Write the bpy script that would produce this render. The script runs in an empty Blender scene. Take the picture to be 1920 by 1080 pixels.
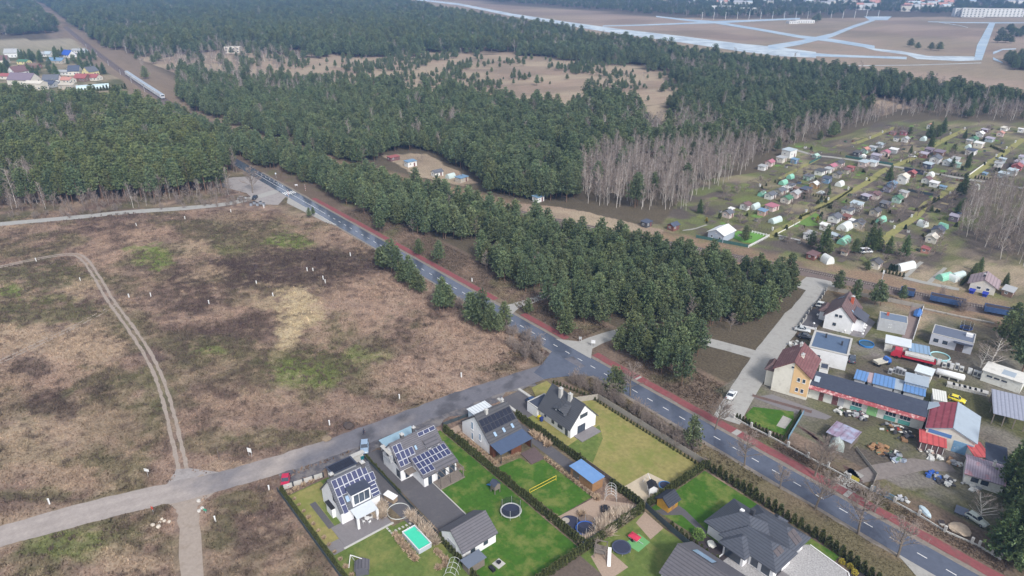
import bpy, math, random
import numpy as np
from mathutils import Vector, Matrix
random.seed(7); RN = np.random.default_rng(11)
R = math.radians
scene = bpy.context.scene
C = scene.collection
# ---------------------------------------------------------------- camera (world X runs along the main road, Y across it)
F, CAMH = 1290.0, 96.0
PITCH = math.atan2(608, F); CP, SP = math.cos(PITCH), math.sin(PITCH)
ER = np.array([0.63355263, -0.7736996]); EP = np.array([0.7736996, 0.63355263]); OO = np.array([4.38547, 111.10667])
CX, CY = float(-(OO @ ER)), float(-(OO @ EP))
cam = bpy.data.objects.new('camera', bpy.data.cameras.new('camera'))
C.objects.link(cam); scene.camera = cam
cam.data.sensor_width = 36; cam.data.lens = 36 * F / 1920
cam.data.clip_start = 1; cam.data.clip_end = 20000
cam.location = (CX, CY, CAMH)
HEAD = math.atan2(EP[1], ER[1])
cam.rotation_euler = (R(90) - PITCH, 0, HEAD - R(90))
# ---------------------------------------------------------------- sky, sun, exposure
world = bpy.data.worlds.new('World'); scene.world = world; world.use_nodes = True
wn = world.node_tree; wn.nodes.clear()
sky = wn.nodes.new('ShaderNodeTexSky'); sky.sky_type = 'NISHITA'; sky.sun_disc = False
SUN_EL, SUN_AZ = R(42), HEAD + R(180 + 25)      # behind the camera, a little to its right
sky.sun_elevation = SUN_EL; sky.sun_rotation = R(90) - SUN_AZ
sky.air_density = 1.0; sky.dust_density = 2.0; sky.ozone_density = 1.0
hs = wn.nodes.new('ShaderNodeHueSaturation'); hs.inputs['Saturation'].default_value = 0.34
bg = wn.nodes.new('ShaderNodeBackground'); bg.inputs['Strength'].default_value = 0.105
wo = wn.nodes.new('ShaderNodeOutputWorld')
wn.links.new(sky.outputs[0], hs.inputs['Color']); wn.links.new(hs.outputs[0], bg.inputs[0]); wn.links.new(bg.outputs[0], wo.inputs[0])
sl = bpy.data.lights.new('sun', 'SUN'); sl.energy = 1.5; sl.angle = R(10); sl.color = (1.0, 0.965, 0.92)
so = bpy.data.objects.new('sun', sl); C.objects.link(so)
sd = Vector((math.cos(SUN_AZ) * math.cos(SUN_EL), math.sin(SUN_AZ) * math.cos(SUN_EL), math.sin(SUN_EL)))
so.rotation_euler = sd.to_track_quat('Z', 'Y').to_euler(); so.location = (0, 0, 300)
vs = scene.view_settings
vs.view_transform = 'Standard'; vs.look = 'None'; vs.gamma = 1; vs.use_curve_mapping = False
vs.exposure = 0.92

# ---------------------------------------------------------------- layout helpers
def G(u, v, z=0.0):
    """ground position (road frame) of a point of the 1920x1080 survey photograph, for a point z metres up"""
    x = (u - 960) / F; y = (540 - v) / F
    dx, dy, dz = x, CP + y * SP, -SP + y * CP
    t = (CAMH - z) / -dz
    w = np.array([dx * t, dy * t]) - OO
    return float(w @ ER), float(w @ EP)
def UV(x, y, z=0.0):
    """inverse of G for arrays"""
    wx = OO[0] + x * ER[0] + y * EP[0]; wy = OO[1] + x * ER[1] + y * EP[1]
    d = wy * CP - (z - CAMH) * SP
    ok = d > 5; d = np.where(ok, d, 5)
    u = 960 + F * wx / d; v = 540 - F * (wy * SP + (z - CAMH) * CP) / d
    return np.where(ok, u, -9999), np.where(ok, v, 9999)
def dist_cam(x, y): return np.hypot(np.asarray(x) - CX, np.asarray(y) - CY)

def inpoly(px, py, poly):
    px = np.asarray(px, float); py = np.asarray(py, float)
    r = np.zeros(px.shape, bool); n = len(poly)
    for i in range(n):
        x0, y0 = poly[i][0], poly[i][1]; x1, y1 = poly[(i + 1) % n][0], poly[(i + 1) % n][1]
        if y0 == y1: continue
        r ^= ((y0 > py) != (y1 > py)) & (px < (x1 - x0) * (py - y0) / (y1 - y0) + x0)
    return r
def seg_dist(px, py, line):
    d = np.full(np.shape(px), 1e9)
    for (x0, y0), (x1, y1) in zip(line[:-1], line[1:]):
        dx, dy = x1 - x0, y1 - y0
        t = np.clip(((px - x0) * dx + (py - y0) * dy) / (dx * dx + dy * dy), 0, 1)
        d = np.minimum(d, np.hypot(px - x0 - t * dx, py - y0 - t * dy))
    return d
_lat = RN.random((4, 256, 256))
def vnoise(x, y, s, k=0):
    x = np.asarray(x) / s; y = np.asarray(y) / s
    xi = np.floor(x).astype(int); yi = np.floor(y).astype(int); fx = x - xi; fy = y - yi
    fx = fx * fx * (3 - 2 * fx); fy = fy * fy * (3 - 2 * fy); L = _lat[k]
    g = lambda a, b: L[(xi + a) & 255, (yi + b) & 255]
    return (g(0, 0) * (1 - fx) + g(1, 0) * fx) * (1 - fy) + (g(0, 1) * (1 - fx) + g(1, 1) * fx) * fy
def fbm(x, y, s, k=0, o=4):
    r = 0; a = .5; t = 0
    for i in range(o):
        r = r + a * vnoise(x + 17 * i, y - 9 * i, s / 2 ** i, (k + i) % 4); t += a; a *= .55
    return r / t
def lin(r, g, b, k=1.0):
    f = lambda c: (c / 255 / 12.92 if c <= 10 else ((c / 255 + .055) / 1.055) ** 2.4) * k
    return (f(r), f(g), f(b))

# ---------------------------------------------------------------- materials
MATS = {}
def mat(name, col=(.5, .5, .5), rough=.8, var=.12, scale=1.5, metal=0.0, bump=0.0, spec=.3, courses=0, corr=0, corr_axis='X', alpha=1, trans=0,
        dirt=None, dirt_amt=.35, dirt_scale=.6, dirt_cut=.58, attr=False, objvar=0.0, planks=0, sub_hue=0.0):
    """procedural material: base colour with two scales of noise, optional roof courses, corrugation, planks, dirt blotches"""
    if name in MATS: return MATS[name]
    m = bpy.data.materials.new(name); m.use_nodes = True; nt = m.node_tree; N = nt.nodes; L = nt.links
    b = N['Principled BSDF']; b.inputs['Roughness'].default_value = rough; b.inputs['Metallic'].default_value = metal
    b.inputs['Specular IOR Level'].default_value = spec
    tc = N.new('ShaderNodeTexCoord')
    if attr:
        a = N.new('ShaderNodeVertexColor'); a.layer_name = 'Col'; colsock = a.outputs[0]
    else:
        rgb = N.new('ShaderNodeRGB'); rgb.outputs[0].default_value = (*col, 1); colsock = rgb.outputs[0]
    n1 = N.new('ShaderNodeTexNoise'); n1.inputs['Scale'].default_value = scale; n1.inputs['Detail'].default_value = 6; n1.inputs['Roughness'].default_value = .65
    L.new(tc.outputs['Object'], n1.inputs['Vector'])
    mr = N.new('ShaderNodeMapRange'); mr.inputs[1].default_value = .25; mr.inputs[2].default_value = .75
    mr.inputs[3].default_value = 1 - var; mr.inputs[4].default_value = 1 + var; L.new(n1.outputs[0], mr.inputs[0])
    val = mr.outputs[0]
    height = n1.outputs[0]
    def mul(a_, b_):
        q = N.new('ShaderNodeMath'); q.operation = 'MULTIPLY'; L.new(a_, q.inputs[0])
        if isinstance(b_, float): q.inputs[1].default_value = b_
        else: L.new(b_, q.inputs[1])
        return q.outputs[0]
    def bands(axis, freq, lo):
        sp_ = N.new('ShaderNodeSeparateXYZ'); L.new(tc.outputs['Object'], sp_.inputs[0])
        q = N.new('ShaderNodeMath'); q.operation = 'MULTIPLY'; q.inputs[1].default_value = freq; L.new(sp_.outputs[axis], q.inputs[0])
        fr = N.new('ShaderNodeMath'); fr.operation = 'FRACT'; L.new(q.outputs[0], fr.inputs[0])
        pp = N.new('ShaderNodeMath'); pp.operation = 'PINGPONG'; pp.inputs[1].default_value = .5; L.new(fr.outputs[0], pp.inputs[0])
        r_ = N.new('ShaderNodeMapRange'); r_.inputs[1].default_value = 0; r_.inputs[2].default_value = .22; r_.inputs[3].default_value = lo; r_.inputs[4].default_value = 1
        L.new(pp.outputs[0], r_.inputs[0]); return r_.outputs[0], pp.outputs[0]
    if courses:
        o, h = bands('Z', courses, .55); val = mul(val, o); height = h
    if corr:
        o, h = bands(corr_axis, corr, .62); val = mul(val, o); height = h
    if planks:
        o, h = bands('X', planks, .6); o2, h2 = bands('Y', planks, .6); val = mul(val, mul(o, o2))
    if objvar:
        oi = N.new('ShaderNodeObjectInfo'); r_ = N.new('ShaderNodeMapRange'); r_.inputs[3].default_value = 1 - objvar; r_.inputs[4].default_value = 1 + objvar
        L.new(oi.outputs['Random'], r_.inputs[0]); val = mul(val, r_.outputs[0])
    vm = N.new('ShaderNodeVectorMath'); vm.operation = 'SCALE'; L.new(colsock, vm.inputs[0]); L.new(val, vm.inputs['Scale'])
    out = vm.outputs[0]
    if sub_hue:
        oi2 = N.new('ShaderNodeObjectInfo'); hsn = N.new('ShaderNodeHueSaturation'); r2 = N.new('ShaderNodeMapRange')
        wh = N.new('ShaderNodeTexWhiteNoise'); wh.noise_dimensions = '1D'; L.new(oi2.outputs['Random'], wh.inputs['W'])
        r2.inputs[3].default_value = .5 - sub_hue; r2.inputs[4].default_value = .5 + sub_hue
        L.new(wh.outputs['Value'], r2.inputs[0]); L.new(r2.outputs[0], hsn.inputs['Hue']); L.new(out, hsn.inputs['Color']); out = hsn.outputs[0]
    if dirt:
        n2 = N.new('ShaderNodeTexNoise'); n2.inputs['Scale'].default_value = dirt_scale; n2.inputs['Detail'].default_value = 8; n2.inputs['Roughness'].default_value = .7
        L.new(tc.outputs['Object'], n2.inputs['Vector'])
        r3 = N.new('ShaderNodeMapRange'); r3.inputs[1].default_value = dirt_cut - .06; r3.inputs[2].default_value = dirt_cut + .08; r3.inputs[3].default_value = 0; r3.inputs[4].default_value = dirt_amt
        L.new(n2.outputs[0], r3.inputs[0])
        mx = N.new('ShaderNodeMix'); mx.data_type = 'RGBA'; L.new(r3.outputs[0], mx.inputs[0]); L.new(out, mx.inputs[6]); mx.inputs[7].default_value = (*dirt, 1); out = mx.outputs[2]
    L.new(out, b.inputs['Base Color'])
    if bump:
        bp = N.new('ShaderNodeBump'); bp.inputs['Strength'].default_value = bump; bp.inputs['Distance'].default_value = .1
        L.new(height, bp.inputs['Height']); L.new(bp.outputs[0], b.inputs['Normal'])
    if trans: b.inputs['Transmission Weight'].default_value = trans; b.inputs['IOR'].default_value = 1.1
    if alpha < 1: b.inputs['Alpha'].default_value = alpha
    MATS[name] = m; return m

# ---------------------------------------------------------------- mesh builder
class MB:
    def __init__(s): s.v = []; s.f = []
    def add(s, vs, fs):
        o = len(s.v); s.v += [tuple(p) for p in vs]; s.f += [tuple(i + o for i in f) for f in fs]; return s
    def box(s, x0, y0, z0, x1, y1, z1):
        return s.add([(x0, y0, z0), (x1, y0, z0), (x1, y1, z0), (x0, y1, z0), (x0, y0, z1), (x1, y0, z1), (x1, y1, z1), (x0, y1, z1)],
                     [(0, 3, 2, 1), (4, 5, 6, 7), (0, 1, 5, 4), (1, 2, 6, 5), (2, 3, 7, 6), (3, 0, 4, 7)])
    def cbox(s, cx, cy, cz, dx, dy, dz, rz=0.0):
        c, n = math.cos(rz), math.sin(rz); vs = []
        for z in (-.5, .5):
            for x, y in ((-.5, -.5), (.5, -.5), (.5, .5), (-.5, .5)):
                X, Y = x * dx, y * dy; vs.append((cx + X * c - Y * n, cy + X * n + Y * c, cz + z * dz))
        return s.add(vs, [(0, 3, 2, 1), (4, 5, 6, 7), (0, 1, 5, 4), (1, 2, 6, 5), (2, 3, 7, 6), (3, 0, 4, 7)])
    def prism(s, poly, z0, z1):
        n = len(poly)
        if sum(poly[i][0] * poly[(i + 1) % n][1] - poly[(i + 1) % n][0] * poly[i][1] for i in range(n)) < 0: poly = poly[::-1]
        vs = [(p[0], p[1], z0) for p in poly] + [(p[0], p[1], z1) for p in poly]
        return s.add(vs, [tuple(range(n - 1, -1, -1)), tuple(range(n, 2 * n))] + [(i, (i + 1) % n, (i + 1) % n + n, i + n) for i in range(n)])
    def tube(s, pts, rads, n=5, cap=True):
        pts = [Vector(p) for p in pts]
        if not hasattr(rads, '__len__'): rads = [rads] * len(pts)
        vs = []
        for i, p in enumerate(pts):
            t = (pts[min(i + 1, len(pts) - 1)] - pts[max(i - 1, 0)]).normalized()
            a = t.cross(Vector((0, 0, 1)) if abs(t.z) < .95 else Vector((1, 0, 0))).normalized(); b = t.cross(a)
            for k in range(n):
                w = 2 * math.pi * k / n; vs.append(p + (a * math.cos(w) + b * math.sin(w)) * rads[i])
        fs = []
        for i in range(len(pts) - 1):
            for k in range(n):
                fs.append((i * n + k, i * n + (k + 1) % n, (i + 1) * n + (k + 1) % n, (i + 1) * n + k))
        if cap: fs += [tuple(range(n - 1, -1, -1)), tuple(range((len(pts) - 1) * n, len(pts) * n))]
        return s.add(vs, fs)
    def slab(s, quad, t):
        """thin plate: quad of 3D corners (counter-clockwise from above), thickness t downwards along its normal"""
        q = [Vector(p) for p in quad]; nrm = (q[1] - q[0]).cross(q[2] - q[0]).normalized()
        if nrm.z < 0: q = q[::-1]; nrm = -nrm
        n = len(q); vs = [p for p in q] + [p - nrm * t for p in q]
        return s.add(vs, [tuple(range(n)), tuple(range(2 * n - 1, n - 1, -1))] + [((i + 1) % n, i, i + n, (i + 1) % n + n) for i in range(n)])
    def lathe(s, prof, n=12, cx=0, cy=0, cap=True):
        vs = []; fs = []
        for r, z in prof:
            for k in range(n):
                w = 2 * math.pi * k / n; vs.append((cx + r * math.cos(w), cy + r * math.sin(w), z))
        for i in range(len(prof) - 1):
            for k in range(n): fs.append((i * n + k, i * n + (k + 1) % n, (i + 1) * n + (k + 1) % n, (i + 1) * n + k))
        if cap: fs += [tuple(range(n - 1, -1, -1)), tuple(range((len(prof) - 1) * n, len(prof) * n))]
        return s.add(vs, fs)
    def mesh(s, name, smooth=False):
        me = bpy.data.meshes.new(name); me.from_pydata(s.v, [], s.f); me.update()
        if smooth: me.polygons.foreach_set('use_smooth', [True] * len(me.polygons))
        return me
    def build(s, name, m, parent=None, smooth=False, loc=None):
        return obj(name, s.mesh(name, smooth), m, parent, loc)
def obj(name, me, m, parent=None, loc=None, rz=None):
    o = bpy.data.objects.new(name, me); C.objects.link(o)
    if m is not None and len(me.materials) == 0: me.materials.append(m)
    if parent is not None: o.parent = parent
    if loc is not None: o.location = loc
    if rz is not None: o.rotation_euler.z = rz
    return o
def tag(o, label, cat, group=None):
    o['label'] = label; o['category'] = cat
    if group: o['group'] = group
    return o
def thing(name, label, cat, loc=(0, 0, 0), rz=0.0, group=None):
    o = bpy.data.objects.new(name, None); C.objects.link(o); o.empty_display_size = .5
    o.location = loc if len(loc) == 3 else (loc[0], loc[1], 0); o.rotation_euler = (0, 0, rz)
    return tag(o, label, cat, group)
def struct(name, mb_or_me, m, kind='structure'):
    me = mb_or_me.mesh(name) if isinstance(mb_or_me, MB) else mb_or_me
    o = obj(name, me, m); o['kind'] = kind; return o
def copy_tree(o, parent=None, loc=None, rz=None, sc=None, label=None, group=None):
    c = o.copy(); C.objects.link(c)
    if parent is not None: c.parent = parent
    if loc is not None: c.location = loc if len(loc) == 3 else (loc[0], loc[1], 0)
    if rz is not None: c.rotation_euler = (0, 0, rz)
    if sc is not None: c.scale = sc if hasattr(sc, '__len__') else (sc, sc, sc)
    if label: c['label'] = label
    if group: c['group'] = group
    for ch in o.children: copy_tree(ch, c)
    return c
def np_mesh(name, V, Fq, cols=None, nf=4):
    """fast mesh from numpy: V (n,3), Fq (m,nf), optional per-vertex colours"""
    me = bpy.data.meshes.new(name); V = np.asarray(V, np.float32); Fq = np.asarray(Fq, np.int32)
    me.vertices.add(len(V)); me.vertices.foreach_set('co', V.ravel())
    me.loops.add(Fq.size); me.loops.foreach_set('vertex_index', Fq.ravel())
    me.polygons.add(len(Fq)); me.polygons.foreach_set('loop_start', np.arange(0, Fq.size, nf, dtype=np.int32))
    try: me.polygons.foreach_set('loop_total', np.full(len(Fq), nf, np.int32))
    except Exception: pass
    me.update(calc_edges=True)
    if cols is not None:
        at = me.color_attributes.new('Col', 'FLOAT_COLOR', 'POINT')
        cc = np.ones((len(V), 4), np.float32); cc[:, :3] = cols; at.data.foreach_set('color', cc.ravel())
    return me
def ribbon(line, w, z, wob=0.0, m=None):
    """flat strip along a polyline; w half width (number or list)"""
    P = np.array(line, float); n = len(P)
    ws = np.full(n, w) if not hasattr(w, '__len__') else np.array(w)
    T = np.gradient(P, axis=0); T /= np.linalg.norm(T, axis=1)[:, None]; Nn = np.stack([-T[:, 1], T[:, 0]], 1)
    mb = m or MB(); o = len(mb.v)
    for i in range(n):
        a = ws[i] + random.uniform(-wob, wob); b = ws[i] + random.uniform(-wob, wob)
        mb.v.append((*(P[i] + Nn[i] * a), z)); mb.v.append((*(P[i] - Nn[i] * b), z))
    for i in range(n - 1): mb.f.append((o + 2 * i, o + 2 * i + 1, o + 2 * i + 3, o + 2 * i + 2))
    return mb
def dense(line, step):
    out = []
    for (x0, y0), (x1, y1) in zip(line[:-1], line[1:]):
        k = max(1, int(math.hypot(x1 - x0, y1 - y0) / step))
        out += [(x0 + (x1 - x0) * i / k, y0 + (y1 - y0) * i / k) for i in range(k)]
    return out + [line[-1]]
def smooth_line(line, it=3):
    P = [np.array(p, float) for p in line]
    for _ in range(it):
        Q = [P[0]]
        for a, b in zip(P[:-1], P[1:]): Q += [a * .75 + b * .25, a * .25 + b * .75]
        P = Q + [P[-1]]
    return [tuple(p) for p in P]
# ================================================================ GROUND
RAIL = [(-3000, 250), (-1900, 175), (-1081, 103), (-679, 72.3), (-505, 62.3), (-449, 59.5), (-380, 64), (-300, 71), (-230, 81), (-162.4, 96.5), (-118, 107.9), (-60, 128), (-19, 142), (16.6, 153.2), (38.3, 161), (110, 190), (300, 266)]
RAILS = smooth_line(RAIL, 3)
SIDE_ST = smooth_line([(-33, 44), (-32.5, 54), (-31, 62), (-24, 70), (-12, 75.5), (2, 80)], 3)
STREET = [(13, 48), (9.6, 58), (1.5, 84), (-11.5, 134)]
DIRT = smooth_line([(-27.5, 40), (-29, 33), (-31, 20), (-33, 8), (-35, -17), (-36.5, -32), (-40.5, -51), (-43, -58), (-47, -70), (-51, -86.5), (-55, -105)], 2)
DIRTB = smooth_line([(-41, -55), (-38, -57.3), (-34, -58), (-19, -62), (10, -69)], 2)
TRACK = smooth_line([(-44, -55.5), (-49, -54.8), (-75, -50.6), (-98, -48), (-129, -48), (-146, -48.6), (-169, -48), (-193, -48), (-200, -51), (-202, -63), (-201, -74), (-205, -110)], 2)
FORESTRD = smooth_line([G(520, 358), G(470, 373), G(420, 384), G(330, 392), G(230, 398), G(140, 408), G(0, 420), G(-90, 430)], 2)
def axis(segs):
    out = []
    for a, b, s in segs:
        n = max(1, int(round((b - a) / s))); out += list(np.linspace(a, b, n, endpoint=False))
    return np.array(out + [segs[-1][1]])
gx = axis([(-5000, -2000, 300), (-2000, -900, 40), (-900, -420, 12), (-420, -240, 3), (-240, 90, .8), (90, 300, 8), (300, 2500, 100)])
gy = axis([(-2000, -300, 100), (-300, -120, 8), (-120, 175, .8), (175, 320, 3), (320, 900, 12), (900, 2200, 40), (2200, 5000, 300)])
XX, YY = np.meshgrid(gx, gy, indexing='ij'); X_, Y_ = XX.ravel(), YY.ravel()
CM = dict(dry=lin(172, 150, 126), pink=lin(162, 137, 119), brown=lin(116, 97, 87), dark=lin(78, 64, 61), moss=lin(98, 97, 64), green=lin(112, 124, 64),
          sand=lin(186, 168, 134), litter=lin(114, 98, 84), floor=lin(98, 88, 72), air=lin(160, 140, 122), dirt=lin(138, 130, 126), grass=lin(108, 110, 70), soil=lin(98, 89, 82), heath=lin(168, 150, 126))
CM = {k: np.array(v) * .9 + .1 * np.dot(v, (.3, .6, .1)) for k, v in CM.items()}
EXC_LOT = [(-31, -42.2), (19.7, -42.2), (60, -42.2), (60, 31.3), (-31, 31.3)]
def ground_colour(x, y):
    u, v = UV(x, y)
    nb = fbm(x, y, 34, 0); nm = fbm(x + 50, y, 11, 1); nf = fbm(x, y + 80, 3.2, 2); n2 = fbm(x + 9, y + 200, 20, 3)
    wu = u + (nm - .5) * 46; wv = v + (nf - .5) * 14 + (fbm(x + 31, y - 70, 9, 0) - .5) * 22
    S = lambda t, a, b: np.clip((t - a) / (b - a), 0, 1)[:, None]
    col = np.repeat(CM['floor'][None], len(x), 0)
    mixc = lambda c, k, w: c * (1 - w) + CM[k] * w
    # --- the open fields left of the main road
    fld = (y < 40) & (x > -330)
    f = np.repeat(CM['brown'][None], len(x), 0)
    f = mixc(f, 'dry', S(nb, .5, .68) * .6); f = mixc(f, 'pink', S(n2, .5, .68) * .7); f = mixc(f, 'dark', S(nm, .52, .68) * .5); f = mixc(f, 'moss', S(fbm(x + 77, y - 31, 13, 0), .52, .66) * .5); f = mixc(f, 'pink', S(fbm(x + 140, y + 8, 4.5, 0), .54, .7) * .6)
    f = mixc(f, 'moss', S(fbm(x - 60, y + 31, 17, 2), .55, .68) * .6)
    nfn = .4 * fbm(x + 3, y - 44, 9, 1) + .32 * fbm(x - 7, y + 12, 3.2, 3) + .28 * vnoise(x, y, 1.3, 2)
    def blob(c, key, bu, bv, ru, rv, amt=1.0, soft=.45):
        d = np.hypot((wu - bu) / ru, (wv - bv) / rv); m = np.clip((1.3 - d) / (soft * 1.7), 0, 1); m = np.where(m > 0, np.clip(m * 1.7 + (nfn - .5) * 4.2 - .45, 0, 1), 0); return mixc(c, key, (m * amt)[:, None])
    for b in [('dry', 100, 640, 130, 55, .9), ('pink', 60, 700, 120, 40, .7), ('dry', 60, 830, 90, 60, .6), ('pink', 190, 800, 110, 60, .5), ('dark', 60, 690, 40, 18, .7), ('dark', 100, 755, 45, 22, .7),
              ('dark', 560, 500, 170, 42, .85), ('dark', 420, 520, 110, 30, .7), ('dark', 330, 560, 90, 30, .6), ('dark', 440, 620, 120, 24, .55), ('dark', 300, 500, 60, 20, .5), ('dark', 690, 490, 60, 22, .6),
              ('green', 285, 480, 45, 22, 1), ('green', 540, 453, 55, 17, 1), ('green', 20, 545, 30, 18, .9), ('moss', 100, 520, 90, 26, .8), ('green', 410, 470, 60, 14, .4), ('moss', 80, 585, 120, 22, .8), ('green', 110, 560, 60, 12, .4),
              ('moss', 450, 430, 120, 30, .5), ('dry', 370, 465, 35, 18, .8), ('dry', 385, 510, 35, 14, .7), ('dry', 150, 540, 32, 22, .7), ('pink', 660, 440, 50, 28, .5), ('pink', 440, 400, 120, 20, .4),
              ('sand', 568, 580, 42, 40, .95), ('sand', 545, 625, 30, 42, .9), ('sand', 510, 570, 40, 14, .5), ('sand', 585, 555, 22, 16, .8), ('sand', 525, 675, 20, 18, .6),
              ('moss', 600, 690, 110, 40, .95), ('green', 560, 705, 70, 28, .75), ('green', 690, 665, 50, 18, .6), ('moss', 420, 650, 70, 22, .6), ('green', 400, 655, 30, 8, .6), ('moss', 640, 610, 40, 40, .6),
              ('pink', 720, 560, 120, 55, .95), ('pink', 880, 640, 120, 50, .9), ('pink', 800, 700, 120, 40, .8), ('pink', 690, 600, 60, 30, .6), ('brown', 760, 650, 70, 22, .5),
              ('pink', 470, 760, 130, 50, .75), ('brown', 560, 790, 100, 30, .6), ('pink', 650, 760, 90, 26, .6), ('dark', 420, 720, 80, 26, .5), ('moss', 290, 740, 30, 60, .5), ('moss', 400, 830, 60, 25, .5), ('moss', 520, 820, 90, 18, .6),
              ('pink', 90, 890, 120, 22, .6), ('dry', 150, 915, 60, 14, .5), ('moss', 60, 930, 80, 14, .6), ('moss', 170, 1010, 150, 45, .7), ('green', 130, 1020, 80, 30, .6), ('dry', 240, 1050, 70, 30, .8), ('moss', 60, 1060, 60, 30, .5),
              ('dark', 480, 1010, 80, 40, .6), ('pink', 540, 1060, 60, 30, .6), ('moss', 440, 940, 60, 22, .6), ('moss', 410, 1000, 30, 40, .5), ('pink', 560, 990, 30, 40, .5), ('dry', 430, 870, 50, 14, .4)]:
        f = blob(f, *b)
    mot = .6 * fbm(x + 5, y + 60, 2.6, 0) + .4 * vnoise(x + 2, y, 1.25, 1); f = mixc(f, 'dark', S(mot, .55, .75) * .55); f = mixc(f, 'dry', S(1 - mot, .56, .75) * .4)
    col = np.where(fld[:, None], f, col)
    # --- verge and woodland edge right of the road
    ver = (y >= 40) & (y < 62) & (x < 95) & (x > -330)
    lf = mixc(np.repeat(CM['litter'][None], len(x), 0), 'grass', S(fbm(x, y, 8, 1), .5, .7) * .55); lf = mixc(lf, 'pink', S(fbm(x, y, 14, 3), .55, .7) * .4)
    col = np.where(ver[:, None], lf, col)
    v2 = (y < 37.9) & (y > 31) & (x > -25)
    lf2 = mixc(np.repeat(lin(126, 112, 92), len(x)).reshape(3, -1).T, 'moss', S(nm, .45, .65) * .5)
    col = np.where(v2[:, None], lf2, col)
    # --- yards and allotments on the right
    yard = (y > 56) & (x > 4) & (x < 110) & (y < 146)
    yd = mixc(np.repeat(CM['moss'][None] * .9, len(x), 0), 'dirt', S(nm, .40, .62) * .6); yd = mixc(yd, 'soil', S(n2, .5, .65) * .6); yd = mixc(yd, 'grass', S(fbm(x + 11, y, 7, 1), .56, .7) * .6)
    for b in [('soil', 1600, 860, 95, 60, .9), ('grass', 1640, 820, 50, 25, .6), ('dirt', 1700, 905, 70, 20, .7), ('dirt', 1800, 850, 60, 14, .6), ('soil', 1690, 690, 150, 34, .8), ('dirt', 1630, 655, 50, 24, .6), ('heath', 1700, 590, 60, 30, .5), ('dry', 1720, 600, 30, 20, .5),
              ('grass', 1700, 960, 70, 30, .6), ('sand', 1780, 985, 30, 14, .5), ('soil', 1840, 660, 60, 22, .5), ('heath', 1860, 620, 60, 20, .4)]: yd = blob(yd, *b)
    col = np.where(yard[:, None], yd, col)
    al = inpoly(u, v, [(1240, 420), (1300, 340), (1440, 320), (1480, 270), (1580, 255), (1660, 225), (1990, 230), (1990, 600), (1500, 510), (1400, 470), (1190, 420)])
    ac = mixc(np.repeat(CM['soil'][None], len(x), 0), 'grass', S(fbm(x, y, 12, 2), .4, .58) * .9); ac = mixc(ac, 'green', S(fbm(x + 70, y, 10, 0), .55, .66) * .7); ac = mixc(ac, 'heath', S(fbm(x - 70, y, 16, 3), .55, .7) * .5)
    ac = blob(ac, 'heath', 1830, 520, 140, 30, .8); ac = blob(ac, 'soil', 1890, 440, 80, 50, .6)
    col = np.where(al[:, None], ac, col)
    # --- railway strip: rusty dry grass
    rd = seg_dist(x, y, RAIL); w = np.clip((15 - rd) / 5, 0, 1) * np.clip((nm - .1) * 2, .3, 1)
    rc = mixc(np.repeat(np.array(lin(146, 124, 104))[None], len(x), 0), 'grass', S(nf, .5, .7) * .5)
    col = col * (1 - w[:, None]) + rc * w[:, None]
    ws = (np.clip((38 - rd) / 10, 0, 1) * ((x < -330) & (x > -1300)))[:, None] * .85; col = col * (1 - ws) + lin(136, 120, 104) * ws
    # --- clearings in the wood
    for poly in CLEARINGS:
        k = inpoly(wu, v + (nm - .5) * 16, poly); hc = mixc(np.repeat(CM['heath'][None], len(x), 0), 'brown', S(fbm(x, y, 40, 1), .45, .65) * .5); hc = mixc(hc, 'pink', S(fbm(x, y, 25, 2), .5, .65) * .5)
        col = np.where(k[:, None], hc, col)
    # --- airfield
    k = inpoly(u, v, AIRFIELD); ha = mixc(np.repeat(CM['air'][None], len(x), 0), 'brown', S(fbm(x, y, 120, 1), .48, .66) * .45); ha = mixc(ha, 'grass', S(fbm(x, y, 200, 2), .5, .65) * .25)
    col = np.where(k[:, None], ha, col)
    k = inpoly(u, v, [(-60, 74), (140, 74), (160, 96), (120, 106), (60, 104), (-60, 108)]); hv = mixc(np.repeat(np.array(lin(160, 150, 130))[None], len(x), 0), 'grass', S(v, 84, 104) * .6)
    col = np.where(k[:, None], hv, col)
    k = inpoly(u, v, [(-60, 106), (130, 104), (230, 150), (250, 185), (-60, 200)]); hv = mixc(np.repeat(CM['moss'][None], len(x), 0), 'heath', S(fbm(x, y, 20, 1), .45, .6) * .7)
    col = np.where(k[:, None], hv, col)
    return col * (.82 + .3 * nf)[:, None]
CLEARINGS = [[(560, 112), (620, 98), (700, 104), (800, 100), (960, 100), (1060, 112), (1180, 122), (1250, 140), (1300, 178), (1240, 198), (1130, 200), (1040, 206), (960, 198), (880, 190), (800, 186), (700, 172), (600, 170), (530, 150)],
             [(410, 92), (470, 88), (560, 108), (600, 140), (620, 170), (520, 168), (430, 165), (380, 158), (280, 118), (250, 108), (330, 104)],
             [(710, 200), (760, 200), (765, 192), (720, 188)], [(1195, 200), (1250, 200), (1260, 222), (1205, 230)], [(820, 185), (835, 196), (815, 200)], [(1560, 196), (1660, 182), (1720, 200), (1640, 214)],
             [(1080, 272), (1110, 272), (1100, 300), (1082, 306)], [(720, 292), (800, 288), (890, 340), (870, 350), (780, 330)], [(1030, 300), (1080, 300), (1090, 340), (1040, 345)],
             [(860, 370), (1090, 395), (1240, 430), (1240, 440), (1030, 420), (880, 390)]]
AIRFIELD = [(740, -5), (770, 6), (1000, 46), (1060, 58), (1280, 94), (1420, 112), (1540, 126), (1700, 152), (1900, 182), (2100, 190), (2100, 30), (1880, 33), (1760, 32), (1560, 34), (1330, 36), (1200, 29), (1060, 17), (930, 8), (850, -5)]
gc = ground_colour(X_, Y_)
nx, ny = len(gx), len(gy)
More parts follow.
